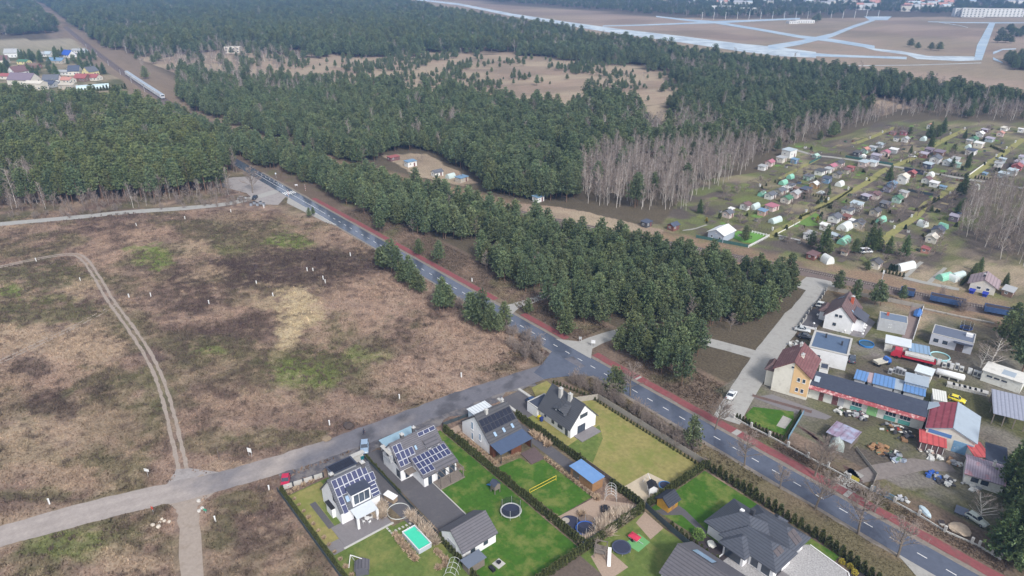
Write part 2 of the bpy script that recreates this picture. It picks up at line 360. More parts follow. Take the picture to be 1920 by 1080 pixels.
ii = (np.arange(nx - 1)[:, None] * ny + np.arange(ny - 1)[None]).ravel()
Fq = np.stack([ii, ii + ny, ii + ny + 1, ii + 1], 1)
gz = (fbm(X_, Y_, 6, 1) - 1.0) * .05
gm = mat('ground_cover', attr=True, rough=.95, var=.5, scale=1.7, bump=.9, spec=.1)
struct('ground', np_mesh('ground', np.stack([X_, Y_, gz - .01], 1), Fq, gc), gm)

# ================================================================ ROADS
asphalt = mat('asphalt', lin(88, 94, 110), rough=.1, var=.16, scale=.9, bump=.02, spec=1.0, dirt=lin(70, 76, 92), dirt_amt=.5, dirt_scale=.18)  # base colour carries the blue sheen of reflected sky
paint = mat('road_paint', lin(238, 238, 236), rough=.6, var=.08)
redpath = mat('red_cycle_asphalt', lin(138, 80, 82), rough=.85, var=.2, scale=1.2, dirt=lin(112, 96, 90), dirt_amt=.75, dirt_scale=.35)
gravel = mat('road_gravel', lin(158, 152, 150), rough=.95, var=.18, scale=1.6, bump=.3, dirt=lin(120, 112, 110), dirt_amt=.5, dirt_scale=.25, spec=.1)
concrete = mat('concrete_paving', lin(166, 164, 160), rough=.9, var=.1, scale=1.3, bump=.12, dirt=lin(130, 126, 118), dirt_amt=.4, dirt_scale=.4)
darkdirt = mat('dark_cinder', lin(92, 90, 96), rough=.95, var=.3, scale=.8, bump=.3, dirt=lin(140, 134, 130), dirt_amt=.7, dirt_scale=.3, dirt_cut=.52)
sanddirt = mat('sand_track', lin(160, 148, 138), rough=.95, var=.14, scale=1.4, bump=.2, spec=.1, dirt=lin(140, 126, 112), dirt_amt=.5, dirt_scale=.5)
shoulder = mat('gravel_shoulder', lin(136, 128, 120), rough=.95, var=.25, scale=1.4, spec=.1, bump=.2)
mb = MB(); xs = np.linspace(-262, 140, 120)
ribbon([(x, 41.0) for x in xs], 4.0, .018, .25, mb)
struct('road_shoulder', mb, shoulder)
mb = MB(); ribbon([(x, 40.85) for x in xs], 2.95, .03, .03, mb)
mr_ = struct('road', mb, asphalt)
# far end of the road swings off towards the level crossing
mb = MB(); ribbon(smooth_line([(-255, 40.9), (-275, 41), (-300, 41), (-330, 41), (-360, 41)], 2), 2.9, .034, 0, mb); struct('road', mb, asphalt)
for k in range(-22, 50):                                       # broken centre line
    x = -168.6 + k * 4.848
    if x < -182: continue
    MB().box(x - .85, 40.74, .034, x + .85, 40.90, .038).build('lane_marking', paint, mr_)
for x0, x1 in ((-262, -182),): MB().box(x0, 40.76, .034, x1, 40.90, .038).build('centre_line', paint, mr_)
for i in range(6): MB().box(-222 + .1, 38.3 + i * .95, .0345, -217.6, 38.75 + i * .95, .038).build('zebra_stripe', paint, mr_)
for i in range(7):
    x = -236 - i * 5.2; MB().slab([(x, 42.1, .038), (x + 2.6, 43.4, .038), (x + 2.8, 43.4, .038), (x + .3, 42.1, .038)], .003).build('zigzag_marking', paint, mr_)
    MB().slab([(x + 2.6, 43.4, .0375), (x + 5.2, 42.1, .0375), (x + 5.5, 42.1, .0375), (x + 2.9, 43.4, .0375)], .003).build('zigzag_marking', paint, mr_)
MB().box(-195, 37.98, .0345, -166, 38.1, .0385).build('edge_line', paint, mr_)
mb = MB(); ribbon([(x, 46.0) for x in np.linspace(-27.5, 110, 60)], 1.15, .05, .12, mb); struct('cycle_path', mb, redpath)
mb = MB(); ribbon([(x, 46.0) for x in np.linspace(-205, -71, 60)] , 1.1, .05, .08, mb); struct('cycle_path', mb, redpath)
mb = MB(); ribbon([(x, 46.0) for x in np.linspace(-58, -38.5, 10)], 1.1, .05, .08, mb); struct('cycle_path', mb, redpath)
for x, w in ((-12, .35), (17.2, .7), (43, .5)):
    MB().box(x - w, 44.9, .02, x + w, 47.1, .058).build('path_patch', concrete, mr_)
# junction mouths, streets, tracks
mb = MB(); ribbon(SIDE_ST, 2.3, .04, .06, mb); mb.prism([(-40.5, 43.4), (-26.5, 43.4), (-30, 47.5), (-30.3, 52), (-35, 52), (-35.2, 47.5)], .0, .043); struct('side_street', mb, concrete)
mb = MB(); ribbon(dense(STREET, 4), [3.1 - .6 * (i > 14) for i in range(len(dense(STREET, 4)))], .046, .12, mb); struct('street', mb, concrete)
mb = MB(); mb.prism([(-9, 128), (-16.5, 128), (-18, 138), (-12, 142), (-7.5, 138)], 0, .05); struct('turning_place', mb, concrete)
mb = MB(); mb.prism([(-66, 43.4), (-60, 43.4), (-62, 48), (-61, 64), (-64.5, 64), (-65.5, 48)], 0, .042); struct('forest_track', mb, concrete)
def dirt_sheet(name, line, w, z):
    P_ = np.array(dense(line, .7)); T_ = np.gradient(P_, axis=0); T_ /= np.linalg.norm(T_, axis=1)[:, None]; N_ = np.stack([-T_[:, 1], T_[:, 0]], 1); k = 13; n = len(P_)
    of = np.linspace(-1, 1, k)[None] * (w + (fbm(P_[:, 0], P_[:, 1], 2.5, 1) - .5)[:, None] * 1.1); V = (P_[:, None] + N_[:, None] * of[:, :, None]).reshape(-1, 2); x, y = V[:, 0], V[:, 1]
    wet = np.clip((y + 52) / 34 + (fbm(x, y, 7, 2) - .5) * 2.2, 0, 1)[:, None]; pale = np.array(lin(160, 151, 146))[None]; dk = np.array(lin(112, 111, 118))[None]; pud = (np.clip((fbm(x + 40, y, 4.5, 3) - .58) * 9, 0, 1) * wet[:, 0])[:, None]
    col = (pale * (1 - wet) + dk * wet) * (1 - .38 * pud) * (.86 + .28 * fbm(x, y, 1.6, 0))[:, None]; rut = np.exp(-((np.abs(np.tile(np.linspace(-1, 1, k), n)) - .42) / .16) ** 2)[:, None]; col = col * (1 + .10 * rut * (1 - wet))
    ii = (np.arange(n - 1)[:, None] * k + np.arange(k - 1)[None]).ravel(); return struct(name, np_mesh(name, np.column_stack([V, np.full(len(V), z)]), np.stack([ii, ii + 1, ii + k + 1, ii + k], 1), col), mat('dirt_road_surface', attr=True, rough=.8, var=.14, scale=1.6, bump=.25, spec=.2))
dirt_sheet('dirt_road', DIRT, 3.2, .031)
mb = MB(); mb.prism([(-36, 37.9), (-20, 37.9), (-24.5, 32), (-27, 27), (-31, 27), (-33, 32)], 0, .036); struct('dirt_road_mouth', mb, asphalt)
mb = MB(); ribbon(DIRTB, 1.8, .03, .25, mb); mb.prism([(-45, -52), (-44, -61), (-39.5, -59.8), (-36.3, -58.9), (-36, -55.5), (-38.2, -51)], 0, .027); struct('dirt_road_branch', mb, sanddirt)
mb = MB(); mb.prism([(-41, -57), (-46.5, -58.5), (-50, -55.8), (-48.5, -53.5), (-42, -48)], 0, .021); struct('dirt_road_mouth', mb, gravel)
cv = smooth_line([(-29, 24), (-29.6, 12), (-30.4, -2), (-30.8, -14), (-31, -22), (-31.8, -30), (-34, -40)], 3)
mb = MB(); ribbon(cv, [2.4 + 1.2 * math.sin(i * .9) * math.sin(i * .37 + 1) for i in range(len(cv))], .019, .5, mb); struct('cinder_verge', mb, darkdirt)
def off(line, d):
    P_ = np.array(line); T = np.gradient(P_, axis=0); T /= np.linalg.norm(T, axis=1)[:, None]
    return [(p[0] - t[1] * d, p[1] + t[0] * d) for p, t in zip(P_, T)]
mb = MB()
for d in (-.78, .78): ribbon(dense(off(TRACK, d), 1.2), .4, .02, .16, mb)
struct('field_track', mb, sanddirt)
mb = MB()
for s in (-1, 1): ribbon(dense(off(smooth_line([(-143, -47.5), (-139, -54), (-134, -62), (-125, -80)], 2), s * .8), 2), .3, .015, .1, mb)
struct('field_track', mb, sanddirt)
mb = MB(); ribbon(FORESTRD, 2.6, .03, .2, mb); struct('forest_road', mb, concrete)
mb = MB(); mb.prism([(-258, 38), (-216, 38), (-206, 30), (-212, 24), (-232, 25.5), (-250, 20), (-262, 20), (-262, 30)], 0, .026); struct('forecourt', mb, gravel)
mb = MB(); mb.prism([(-214, 37.9), (-166, 37.9), (-170, 36.2), (-206, 34)], 0, .029); struct('bus_bay', mb, concrete)
mb = MB(); ribbon([(53, 71), (48, 66), (44, 58), (42, 52), (42, 47.3)], [1.6, 1.9, 1.9, 1.7, 1.6], .022, .3, mb); struct('yard_track', mb, mat('wheel_mud', lin(134, 126, 122), rough=.95, var=.22, scale=1.2, bump=.3, spec=.1))
mb = MB(); mb.prism([(56, 37.9), (70, 37.9), (95, 34), (95, 26), (62, 34.5)], 0, .024); struct('slip_road', mb, concrete)
mb = MB(); ribbon([(40.6, 47.2), (40.8, 50), (41, 54)], 1.5, .03, .1, mb); struct('driveway_apron', mb, concrete)
# ================================================================ RAILWAY
ballast = mat('ballast', lin(116, 104, 100), rough=.95, var=.3, scale=2.5, spec=.1, bump=.4)
railm = mat('rail_steel', lin(120, 108, 104), rough=.5, metal=.6, var=.1)
sleeper = mat('sleeper', lin(148, 140, 132), rough=.9, var=.2)
D = dense([p for p in RAILS if -1400 < p[0] < 140], 6)
mb = MB(); P_ = np.array(D); T = np.gradient(P_, axis=0); T /= np.linalg.norm(T, axis=1)[:, None]; Nn = np.stack([-T[:, 1], T[:, 0]], 1)
prof = [(-3.6, -.05), (-2.0, .55), (2.0, .55), (3.6, -.05)]
for i in range(len(D)):
    for o_, z_ in prof: mb.v.append((*(P_[i] + Nn[i] * o_), z_))
for i in range(len(D) - 1):
    for k in range(3): mb.f.append((4 * i + k, 4 * i + k + 4, 4 * i + k + 5, 4 * i + k + 1))
tr = struct('railway_track', mb, ballast)
for s in (-1, 1):
    mb = MB()
    for i in range(len(D)):
        c_ = P_[i] + Nn[i] * .76 * s
        for o_, z_ in ((-.06, .58), (-.06, .78), (.06, .78), (.06, .58)): mb.v.append((*(c_ + Nn[i] * o_), z_))
    for i in range(len(D) - 1):
        for k in range(3): mb.f.append((4 * i + k, 4 * i + k + 4, 4 * i + k + 5, 4 * i + k + 1))
    mb.build('rail', railm, tr)
mb = MB()
for p0, p1 in zip(D[:-1], D[1:]):
    if p0[0] < -180: continue
    d_ = math.hypot(p1[0] - p0[0], p1[1] - p0[1]); n_ = int(d_ / .65); a_ = math.atan2(p1[1] - p0[1], p1[0] - p0[0])
    for k in range(n_):
        t = k / n_; mb.cbox(p0[0] + (p1[0] - p0[0]) * t, p0[1] + (p1[1] - p0[1]) * t, .6, .26, 2.5, .12, a_)
o = mb.build('sleepers', sleeper, tr); o['kind'] = 'stuff'
def rail_at(x):
    P_ = np.array(RAILS); i = int(np.searchsorted(P_[:, 0], x)); a, b = P_[i - 1], P_[i]; t = (x - a[0]) / (b[0] - a[0])
    return (x, float(a[1] + (b[1] - a[1]) * t)), math.atan2(b[1] - a[1], b[0] - a[0])
# ================================================================ AIRFIELD PAVING
runway = mat('runway_concrete', lin(200, 210, 216), rough=.6, var=.1, scale=.05, dirt=lin(150, 164, 178), dirt_amt=.75, dirt_scale=.035, dirt_cut=.5)
taxi = mat('taxiway_concrete', lin(160, 180, 198), rough=.6, var=.16, scale=.08, dirt=lin(196, 206, 212), dirt_amt=.7, dirt_scale=.03, dirt_cut=.52)
def px_strip(name, pts, m, z):
    mb = MB(); n = len(pts)
    for (u, v, hv) in pts:
        mb.v.append((*G(u, v - hv * 1.2), z)); mb.v.append((*G(u, v + hv * 1.2), z))
    for i in range(n - 1): mb.f.append((2 * i, 2 * i + 1, 2 * i + 3, 2 * i + 2))
    return struct(name, mb, m)
def px_poly(name, pts, m, z):
    mb = MB(); mb.v = [(*G(u, v), z) for u, v in pts]; mb.f = [tuple(range(len(pts)))]; return struct(name, mb, m)
px_strip('runway', [(780, -1, 1), (860, 8, 1.6), (960, 28, 2.2), (1060, 44, 3), (1160, 59, 4), (1280, 74, 5), (1380, 88, 6), (1460, 97, 7), (1530, 103, 4.5)], runway, .10)
px_strip('taxiway', [(1500, 101, 3), (1560, 104.5, 2), (1640, 107, 1.6), (1700, 109, 2)], taxi, .12)
px_poly('apron', [(1620, 89), (1690, 96), (1740, 105), (1825, 106), (1842, 113), (1800, 115), (1720, 111), (1700, 103), (1640, 95)], runway, .14)
px_strip('taxiway', [(1440, 90, 4), (1500, 80, 3.5), (1560, 66, 3), (1600, 50, 2.2), (1640, 37, 1.6)], taxi, .16)
px_strip('taxiway', [(1130, 49, .8), (1210, 47, 1), (1300, 43.5, 1.2), (1340, 42, 1.8), (1420, 55, 1.8), (1500, 69, 2.2), (1560, 76, 2.6), (1640, 89, 2.6)], taxi, .18)
px_strip('taxiway', [(1230, 31, .9), (1290, 38, 1.5), (1340, 42, 2), (1420, 38.5, 1.4), (1500, 35, 1.2)], taxi, .20)
px_poly('taxiway', [(1826, 112), (1841, 113), (1849, 90), (1866, 44), (1855, 43), (1832, 85)], taxi, .22)
px_poly('apron', [(1620, 31), (1672, 31), (1664, 38), (1630, 38)], taxi, .24)
px_strip('service_road', [(1740, 41, .5), (1800, 42.5, .7), (1860, 43, .9), (1920, 43, .7)], taxi, .26)
px_strip('service_road', [(1760, 42, .3), (1800, 48, .3), (1815, 52, .3)], runway, .28)
px_strip('service_road', [(1905, 92, .8), (1880, 93, 1), (1862, 100, 2), (1862, 110, 2), (1880, 118, .8)], taxi, .27)
px_strip('service_road', [(1050, 54, 3), (1075, 54, 5), (1070, 60, .8)], taxi, .13)
px_strip('airfield_edge_track', [(1400, 118, .4), (1560, 124, .4), (1720, 122, .4), (1840, 118, .4)], runway, .07)
# ================================================================ TREES
def blades_mesh(name, cents, dirs, lens, wids, spread, cols, per, seed):
    """needle / leaf clumps: 'per' kite-shaped blades fan out of every clump centre"""
    rg = np.random.default_rng(seed); n = len(cents); c = np.repeat(cents, per, 0); d = np.repeat(dirs, per, 0)
    d = d + rg.normal(0, spread, d.shape); d /= np.linalg.norm(d, axis=1)[:, None]
    s = np.cross(d, rg.normal(0, 1, d.shape)); s /= np.linalg.norm(s, axis=1)[:, None]
    L = (np.repeat(lens, per) * rg.uniform(.7, 1.25, len(d)))[:, None]; W = (np.repeat(wids, per) * rg.uniform(.7, 1.3, len(d)))[:, None]
    V = np.stack([c - d * L * .1, c + d * L * .45 + s * W, c + d * L, c + d * L * .45 - s * W], 1).reshape(-1, 3)
    cc = np.repeat(np.repeat(cols, per, 0) * rg.uniform(.85, 1.15, (len(d), 1)), 4, 0)
    return np_mesh(name, V, np.arange(len(V)).reshape(-1, 4), cc)
needles = mat('pine_needles', attr=True, rough=.75, var=.12, scale=2.0, spec=.12, objvar=.2, sub_hue=.012)
bark = mat('pine_bark', lin(128, 104, 88), rough=.95, var=.25, scale=4, bump=.5, spec=.1)
birchbark = mat('birch_bark', lin(196, 190, 184), rough=.8, var=.15, scale=3, spec=.15, dirt=lin(96, 88, 84), dirt_amt=.8, dirt_scale=2.5, dirt_cut=.6)
greybark = mat('grey_bark', lin(142, 130, 122), rough=.95, var=.2, scale=4, spec=.1, bump=.3)
twigm = mat('twigs', lin(146, 134, 126), rough=.95, var=.18, scale=2, spec=.1, objvar=.15)
btwigm = mat('birch_twigs', lin(150, 138, 130), rough=.95, var=.18, scale=2, spec=.1, objvar=.15)
def pine_crown(seed, h=11.0, rad=2.4, base=.22, per=10, nw=11, tint=(1, 1, 1), top=.85, flat=.55):
    rg = np.random.default_rng(seed); cs = []; ds = []; cl = []; ln = []
    z0 = h * base; lean = rg.normal(0, .02, 2)
    for w in range(nw):
        t = (w + .3) / nw; z = z0 + (h - z0) * t
        r = rad * (1 - t) ** flat * (1.0 if t > .15 else .72 + t * 1.9) + .12
        nb = max(4, int(3.1 * r + 3.2)); ph = rg.uniform(0, 6.28)
        for b in range(nb):
            a = ph + b * 6.283 / nb + rg.normal(0, .25); rr = r * rg.uniform(.6, 1.25)
            for q in ((1.0, .68, .38) if r > 1.0 else (1.0, .5) if r > .5 else (1.0,)):
                p = np.array([math.cos(a) * rr * q, math.sin(a) * rr * q, z + rr * q * .22 - (1 - t) * .25 * q + rg.normal(0, .12)])
                p[:2] += lean * z + rg.normal(0, .12, 2)
                cs.append(p); ds.append([math.cos(a) * .55, math.sin(a) * .55, .95 + .5 * t])
                g = rg.uniform(.65, 1.3)
                cl.append(np.array([.152, .190, .104]) * g * np.array(tint) + (np.array([.05, .05, .008]) * (rg.random() < .18))); ln.append(.66 + .28 * (1 - t))
    cs.append(np.array([lean[0] * h, lean[1] * h, h - .5])); ds.append([0, 0, 1]); cl.append(np.array([.16, .19, .10])); ln.append(.8)
    cs, ds, cl, ln = map(np.array, (cs, ds, cl, ln)); ds = ds / np.linalg.norm(ds, axis=1)[:, None]
    return blades_mesh('crown', cs, ds, ln, ln * .15, .44, cl, per, seed + 1)
def pine_trunk(seed, h=11.0, rad=2.4, base=.22, r0=.17):
    rg = random.Random(seed); mb = MB(); mb.tube([(0, 0, -.1), (0, 0, h * .5), (0, 0, h * .93)], [r0, r0 * .7, .03], 5)
    for w in range(9):
        z = h * (base * .6 + .07 * w); a = w * 2.4; L = rad * .75 * (1 - w / 12); mb.tube([(0, 0, z), (math.cos(a) * L, math.sin(a) * L, z + L * .28)], [.05, .015], 3, False)
    return mb.mesh('trunk')
def bare_tree(seed, h, spread, nbr, r0, twigs=5, birch=False, up=.9, first=.3, tw_r=.018, trunks=1):
    """branching skeleton; returns (trunk mesh with boughs, twig mesh)"""
    rg = random.Random(seed); T = MB(); W = MB()
    for tr in range(trunks):
        bx_, by_ = (rg.uniform(-.5, .5), rg.uniform(-.5, .5)) if trunks > 1 else (0, 0)
        pts = [Vector((bx_, by_, -.1))]; d = Vector((rg.uniform(-.12, .12) * (2 if trunks > 1 else 1), rg.uniform(-.12, .12) * (2 if trunks > 1 else 1), 1))
        for i in range(5):
            d = (d + Vector((rg.uniform(-.12, .12), rg.uniform(-.12, .12), .25))).normalized(); pts.append(pts[-1] + d * h / 5 * .97)
        rs = [r0 * (1 - .17 * i) + .01 for i in range(6)]; T.tube(pts, rs, 5)
        for b in range(nbr):
            t = first + (1 - first) * (b + rg.random()) / nbr * .97; f_ = t * 5; i = min(4, int(f_)); p = pts[i].lerp(pts[i + 1], f_ - i)
            a = rg.uniform(0, 6.283); L = spread * (1.15 - t * .75) * rg.uniform(.7, 1.2); dd = Vector((math.cos(a), math.sin(a), up * rg.uniform(.6, 1.3))).normalized()
            m_ = p + dd * L * .5; dd2 = (dd + Vector((rg.uniform(-.3, .3), rg.uniform(-.3, .3), rg.uniform(-.25, .35)))).normalized(); e = m_ + dd2 * L * .5
            rb = max(.02, r0 * (1 - t) * .55 + .015); T.tube([p, m_, e], [rb, rb * .6, rb * .25], 3, False)
            for k in range(twigs):
                s = rg.uniform(.25, 1); q = (p.lerp(m_, s * 2) if s < .5 else m_.lerp(e, s * 2 - 1)); td = (dd2 + Vector((rg.uniform(-.9, .9), rg.uniform(-.9, .9), rg.uniform(-.3, .8)))).normalized()
                tl = L * rg.uniform(.25, .5); q2 = q + td * tl; W.tube([q, q2], [tw_r, tw_r * .4], 3, False)
                for j in range(3):
                    q3 = q.lerp(q2, rg.uniform(.3, 1)); t3 = (td + Vector((rg.uniform(-1, 1), rg.uniform(-1, 1), rg.uniform(-.6, .7)))).normalized(); W.tube([q3, q3 + t3 * tl * .6], [tw_r * .7, tw_r * .3], 3, False)
    return T.mesh('trunk'), W.mesh('twigs')
def proto_tree(name, label, cat, tm, bmat, cm, cmat, cname='crown'):
    t = thing(name, label, cat, (0, 0, 0)); obj('trunk', tm, bmat, t); obj(cname, cm, cmat, t); return t
PINES = []
for i, (h, rad, base, tint) in enumerate([(11.5, 3.0, .16, (1, 1, 1)), (12.5, 2.8, .22, (.95, 1, 1)), (10.5, 3.1, .12, (1.05, 1.03, .95)), (13, 3.2, .26, (.92, .97, 1.0)), (11.5, 2.7, .2, (1.0, 1.05, 1)), (9.5, 2.8, .1, (1.1, 1.06, .95))]):
    PINES.append((pine_trunk(i, h, rad, base), pine_crown(40 + i, h, rad, base, tint=tint)))
TALL = []
for i, (h, rad, base, tint) in enumerate([(15, 2.6, .32, (.95, 1, .9)), (16.5, 2.5, .38, (1.02, 1, .85)), (13, 2.7, .25, (.9, .97, .95)), (15.5, 2.3, .35, (1.1, 1.02, .82))]):
    TALL.append((pine_trunk(10 + i, h, rad, base, .2), pine_crown(60 + i, h, rad, base, nw=10, tint=tint, flat=.42)))
BIRCH = [bare_tree(80 + i, h, sp_, 26, .11, 7, True, up=1.3, first=.28, tw_r=.034) for i, (h, sp_) in enumerate([(13, 3.2), (15, 3.4), (11, 2.9), (14, 2.8)])]
GREY = [bare_tree(90 + i, h, sp_, 20, .10, 7, up=1.2, first=.2, tw_r=.032) for i, (h, sp_) in enumerate([(9, 2.8), (11, 3.0), (8, 2.6)])]
BUSH = [bare_tree(100 + i, h, sp_, 9, .035, 5, up=1.1, first=.05, tw_r=.016, trunks=5) for i, (h, sp_) in enumerate([(3.0, 1.3), (4.2, 1.5), (2.4, 1.3)])]
for group_ in (PINES, TALL):
    for a, b in group_: a.materials.append(bark); b.materials.append(needles)
for a, b in BIRCH: a.materials.append(birchbark); b.materials.append(btwigm)
for grp in (GREY, BUSH):
    for a, b in grp: a.materials.append(greybark); b.materials.append(twigm)
KINDS = {'pine': PINES, 'tall': TALL, 'birch': BIRCH, 'grey': GREY, 'bush': BUSH}
# ---- where the woods are: polygons of the tree bases, first match wins: (polygon, probability of a tree, {species: share}, size)
LOTW = [(-33, -43), (65, -43), (65, 33), (-33, 33)]
ZONES = [
    ([(880, 372), (1090, 395), (1240, 432), (1300, 452), (1260, 462), (1160, 452), (1030, 428), (900, 400)], .0, {'pine': 1}, 1),
    (CLEARINGS[0], .085, {'pine': .9, 'birch': .1}, .62), (CLEARINGS[1], .3, {'birch': .62, 'pine': .3, 'grey': .08}, .8),
    (CLEARINGS[2], 0, {'pine': 1}, 1), (CLEARINGS[3], 0, {'pine': 1}, 1), (CLEARINGS[4], 0, {'pine': 1}, 1), (CLEARINGS[5], .12, {'grey': 1}, .8), (CLEARINGS[6], .1, {'grey': 1}, .6), (CLEARINGS[7], .03, {'grey': 1}, .5), (CLEARINGS[8], .15, {'pine': 1}, .7),
    ([(340, 168), (620, 172), (640, 186), (560, 192), (480, 186), (400, 186)], .75, {'birch': .35, 'pine': .65}, .9),
    # left wood
    ([(-220, 176), (0, 190), (67, 200), (127, 212), (233, 208), (300, 222), (335, 240), (400, 272), (460, 303), (500, 328), (497, 338), (440, 356), (330, 372), (220, 380), (0, 392), (-260, 415)], .93, {'tall': .86, 'grey': .09, 'birch': .05}, 1),
    ([(497, 336), (505, 345), (470, 366), (400, 382), (280, 390), (0, 402), (-200, 418), (-200, 405), (0, 392), (220, 380), (330, 372), (440, 356)], .75, {'grey': .85, 'birch': .15}, .75),
    # central block and clump
    ([(905, 478), (960, 492), (1019, 482), (1067, 468), (1160, 463), (1230, 480), (1327, 508), (1408, 518), (1470, 530), (1506, 533), (1488, 556), (1434, 607), (1385, 622), (1341, 624), (1250, 618), (1178, 602), (1127, 614), (1067, 616), (1040, 592), (990, 557), (934, 526), (897, 498)], .95, {'pine': .95, 'grey': .05}, .84),
    ([(1152, 668), (1180, 636), (1240, 642), (1318, 652), (1312, 672), (1298, 712), (1270, 706), (1200, 684)], .85, {'pine': 1}, .95),
    # birch wood
    ([(1085, 330), (1092, 380), (1160, 392), (1290, 396), (1306, 372), (1370, 340), (1420, 306), (1412, 280), (1300, 290), (1200, 290), (1130, 292)], .8, {'birch': .7, 'grey': .28, 'pine': .02}, 1),
    ([(1412, 280), (1425, 304), (1470, 276), (1560, 258), (1640, 230), (1680, 218), (1780, 222), (1930, 230), (1930, 205), (1700, 205), (1560, 225), (1480, 246)], .9, {'birch': .42, 'grey': .48, 'pine': .1}, .8),
    ([(1800, 375), (1880, 350), (1990, 355), (1990, 505), (1890, 500), (1835, 470), (1800, 430)], .85, {'birch': .5, 'grey': .5}, .9),
    # middle wood
    ([(345, 228), (420, 258), (500, 290), (560, 312), (640, 322), (716, 300), (730, 285), (800, 282), (900, 338), (905, 362), (1000, 376), (1080, 380), (1085, 330), (1130, 292), (1200, 290), (1300, 290), (1412, 280), (1480, 246), (1560, 225), (1700, 205), (1930, 205), (2100, 205), (2100, 188), (1900, 194), (1700, 168), (1540, 140), (1420, 125), (1280, 107), (1150, 95), (1060, 96), (800, 100), (600, 98), (560, 108), (470, 88), (410, 92), (330, 104), (290, 112), (310, 118), (345, 150), (330, 168), (340, 200)], .97, {'pine': .93, 'birch': .03, 'grey': .04}, 1),
    ([(-60, 118), (120, 110), (235, 150), (240, 168), (120, 176), (-60, 172)], .0, {'tall': 1}, .6),
    # beyond
    ([(-300, 62), (0, 68), (130, 60), (160, 70), (190, 88), (300, 114), (410, 92), (470, 88), (600, 98), (800, 100), (1060, 96), (1280, 104), (1060, 70), (1000, 57), (770, 13), (720, -5), (700, -40), (-600, -40)], .97, {'tall': .5, 'pine': .47, 'birch': .03}, 1),
    ([(930, 4), (1060, 13), (1200, 25), (1330, 33), (1560, 29), (1600, 20), (1760, 26), (1990, 26), (2100, -40), (860, -40), (850, -12)], .62, {'tall': .5, 'pine': .2, 'birch': .15, 'grey': .15}, .62),
    ([(1880, 110), (1930, 118), (1990, 125), (1990, 138), (1900, 132)], .9, {'pine': 1}, .9),
    ([(1890, 56), (1990, 56), (1990, 72), (1890, 70)], .25, {'pine': 1}, .7),
]
STRIP = [(-450, 34), (-262, 34), (-262, 53), (-150, 53), (-132, 57), (-118, 68), (-100, 74), (-84, 66), (-72, 74), (-75, 100), (-120, 96), (-165, 86), (-230, 73), (-300, 63), (-380, 56), (-450, 52)]
def sample():
    out = []
    for r0, r1, s in [(120, 420, 3.7), (420, 800, 4.9), (800, 1300, 6.5), (1300, 2000, 9), (2000, 3300, 13)]:
        R1 = r1 * 1.25
        xs = np.arange(CX - R1, CX + R1, s); ys = np.arange(CY - R1, CY + R1, s)
        A, B = np.meshgrid(xs, ys); A = A.ravel(); B = B.ravel(); A = A + RN.uniform(-.42, .42, A.shape) * s; B = B + RN.uniform(-.42, .42, B.shape) * s
        d = dist_cam(A, B); k = (d >= r0) & (d < r1); A, B = A[k], B[k]
        u, v = UV(A, B); k = (u > -90) & (u < 2010) & (v > -42) & (v < 1150); out.append((A[k], B[k], u[k], v[k], np.full(k.sum(), s)))
    return [np.concatenate(q) for q in zip(*out)]
sx, sy, su, sv, ss = sample()
kind = np.full(len(sx), -1); size = np.ones(len(sx)); KN = list(KINDS); done = np.zeros(len(sx), bool)
blk = (seg_dist(sx, sy, RAIL) < np.where(sx < -520, 15, 8.5)) | (seg_dist(sx, sy, SIDE_ST) < 4.2) | (seg_dist(sx, sy, FORESTRD) < 5) | (seg_dist(sx, sy, STREET) < 6) | ((sy < 51) & (sy > 20) & (sx > -265)) | ((np.abs(sy - 41) < 5.5) & (sx > -300)) | inpoly(sx, sy, LOTW) | ((seg_dist(sx, sy, [(-63, 43), (-63, 66)]) < 4.5))
nz1 = fbm(sx, sy, 70, 1); nz2 = fbm(sx + 400, sy, 38, 2); nz3 = fbm(sx, sy + 300, 150, 3)
wsu = su + (fbm(sx, sy, 45, 0) - .5) * 90 + (fbm(sx, sy, 14, 2) - .5) * 30; wsv = sv + (fbm(sx + 90, sy, 45, 1) - .5) * 34 * np.clip(sv / 140, .3, 1.2)
def put(mask, prob, shares, sz, mode=0):
    k = mask & ~done; r = RN.random(len(sx)); pick = RN.random(len(sx)); acc = 0
    if mode == 1:                                  # mixed wood: bare stands and thin places
        prob = np.where(nz2 < .36, prob * .62, prob)
    if mode == 2: prob = np.where(nz2 > .60, .7, np.where(nz2 > .54, .2, .035))
    for sp_, sh in shares.items():
        q = k & (r < prob) & (pick >= acc) & (pick < acc + sh); kind[q] = KN.index(sp_); acc += sh
    if mode == 1:
        b_ = k & (kind >= 0) & (nz1 > .665) & (RN.random(len(sx)) < .7); kind[b_] = RN.choice([KN.index('birch'), KN.index('grey')], b_.sum())
    size[k] = sz * (np.clip(.62 + nz3[k] * .45 + nz2[k] * .35, .7, 1.12) if mode == 1 else RN.uniform(.45, 1.1, k.sum()) if mode == 2 else 1); done[k] = True
done[blk] = True
put(inpoly(sx, sy, STRIP), .82, {'pine': .97, 'grey': .03}, .95)
for i_, (poly, prob, shares, sz) in enumerate(ZONES):
    clear = any(poly is c_ for c_ in CLEARINGS); m_ = 2 if poly is CLEARINGS[0] else 1 if ('pine' in shares and shares['pine'] in (.93, .47)) or shares.get('tall') == .86 else 0
    put(inpoly(wsu, wsv, poly) if clear else inpoly(su, sv, poly), prob, shares, sz, m_)
far = ss / 4.4
extra = []     # single trees read off the photograph: (u, v of the foot, kind, size)
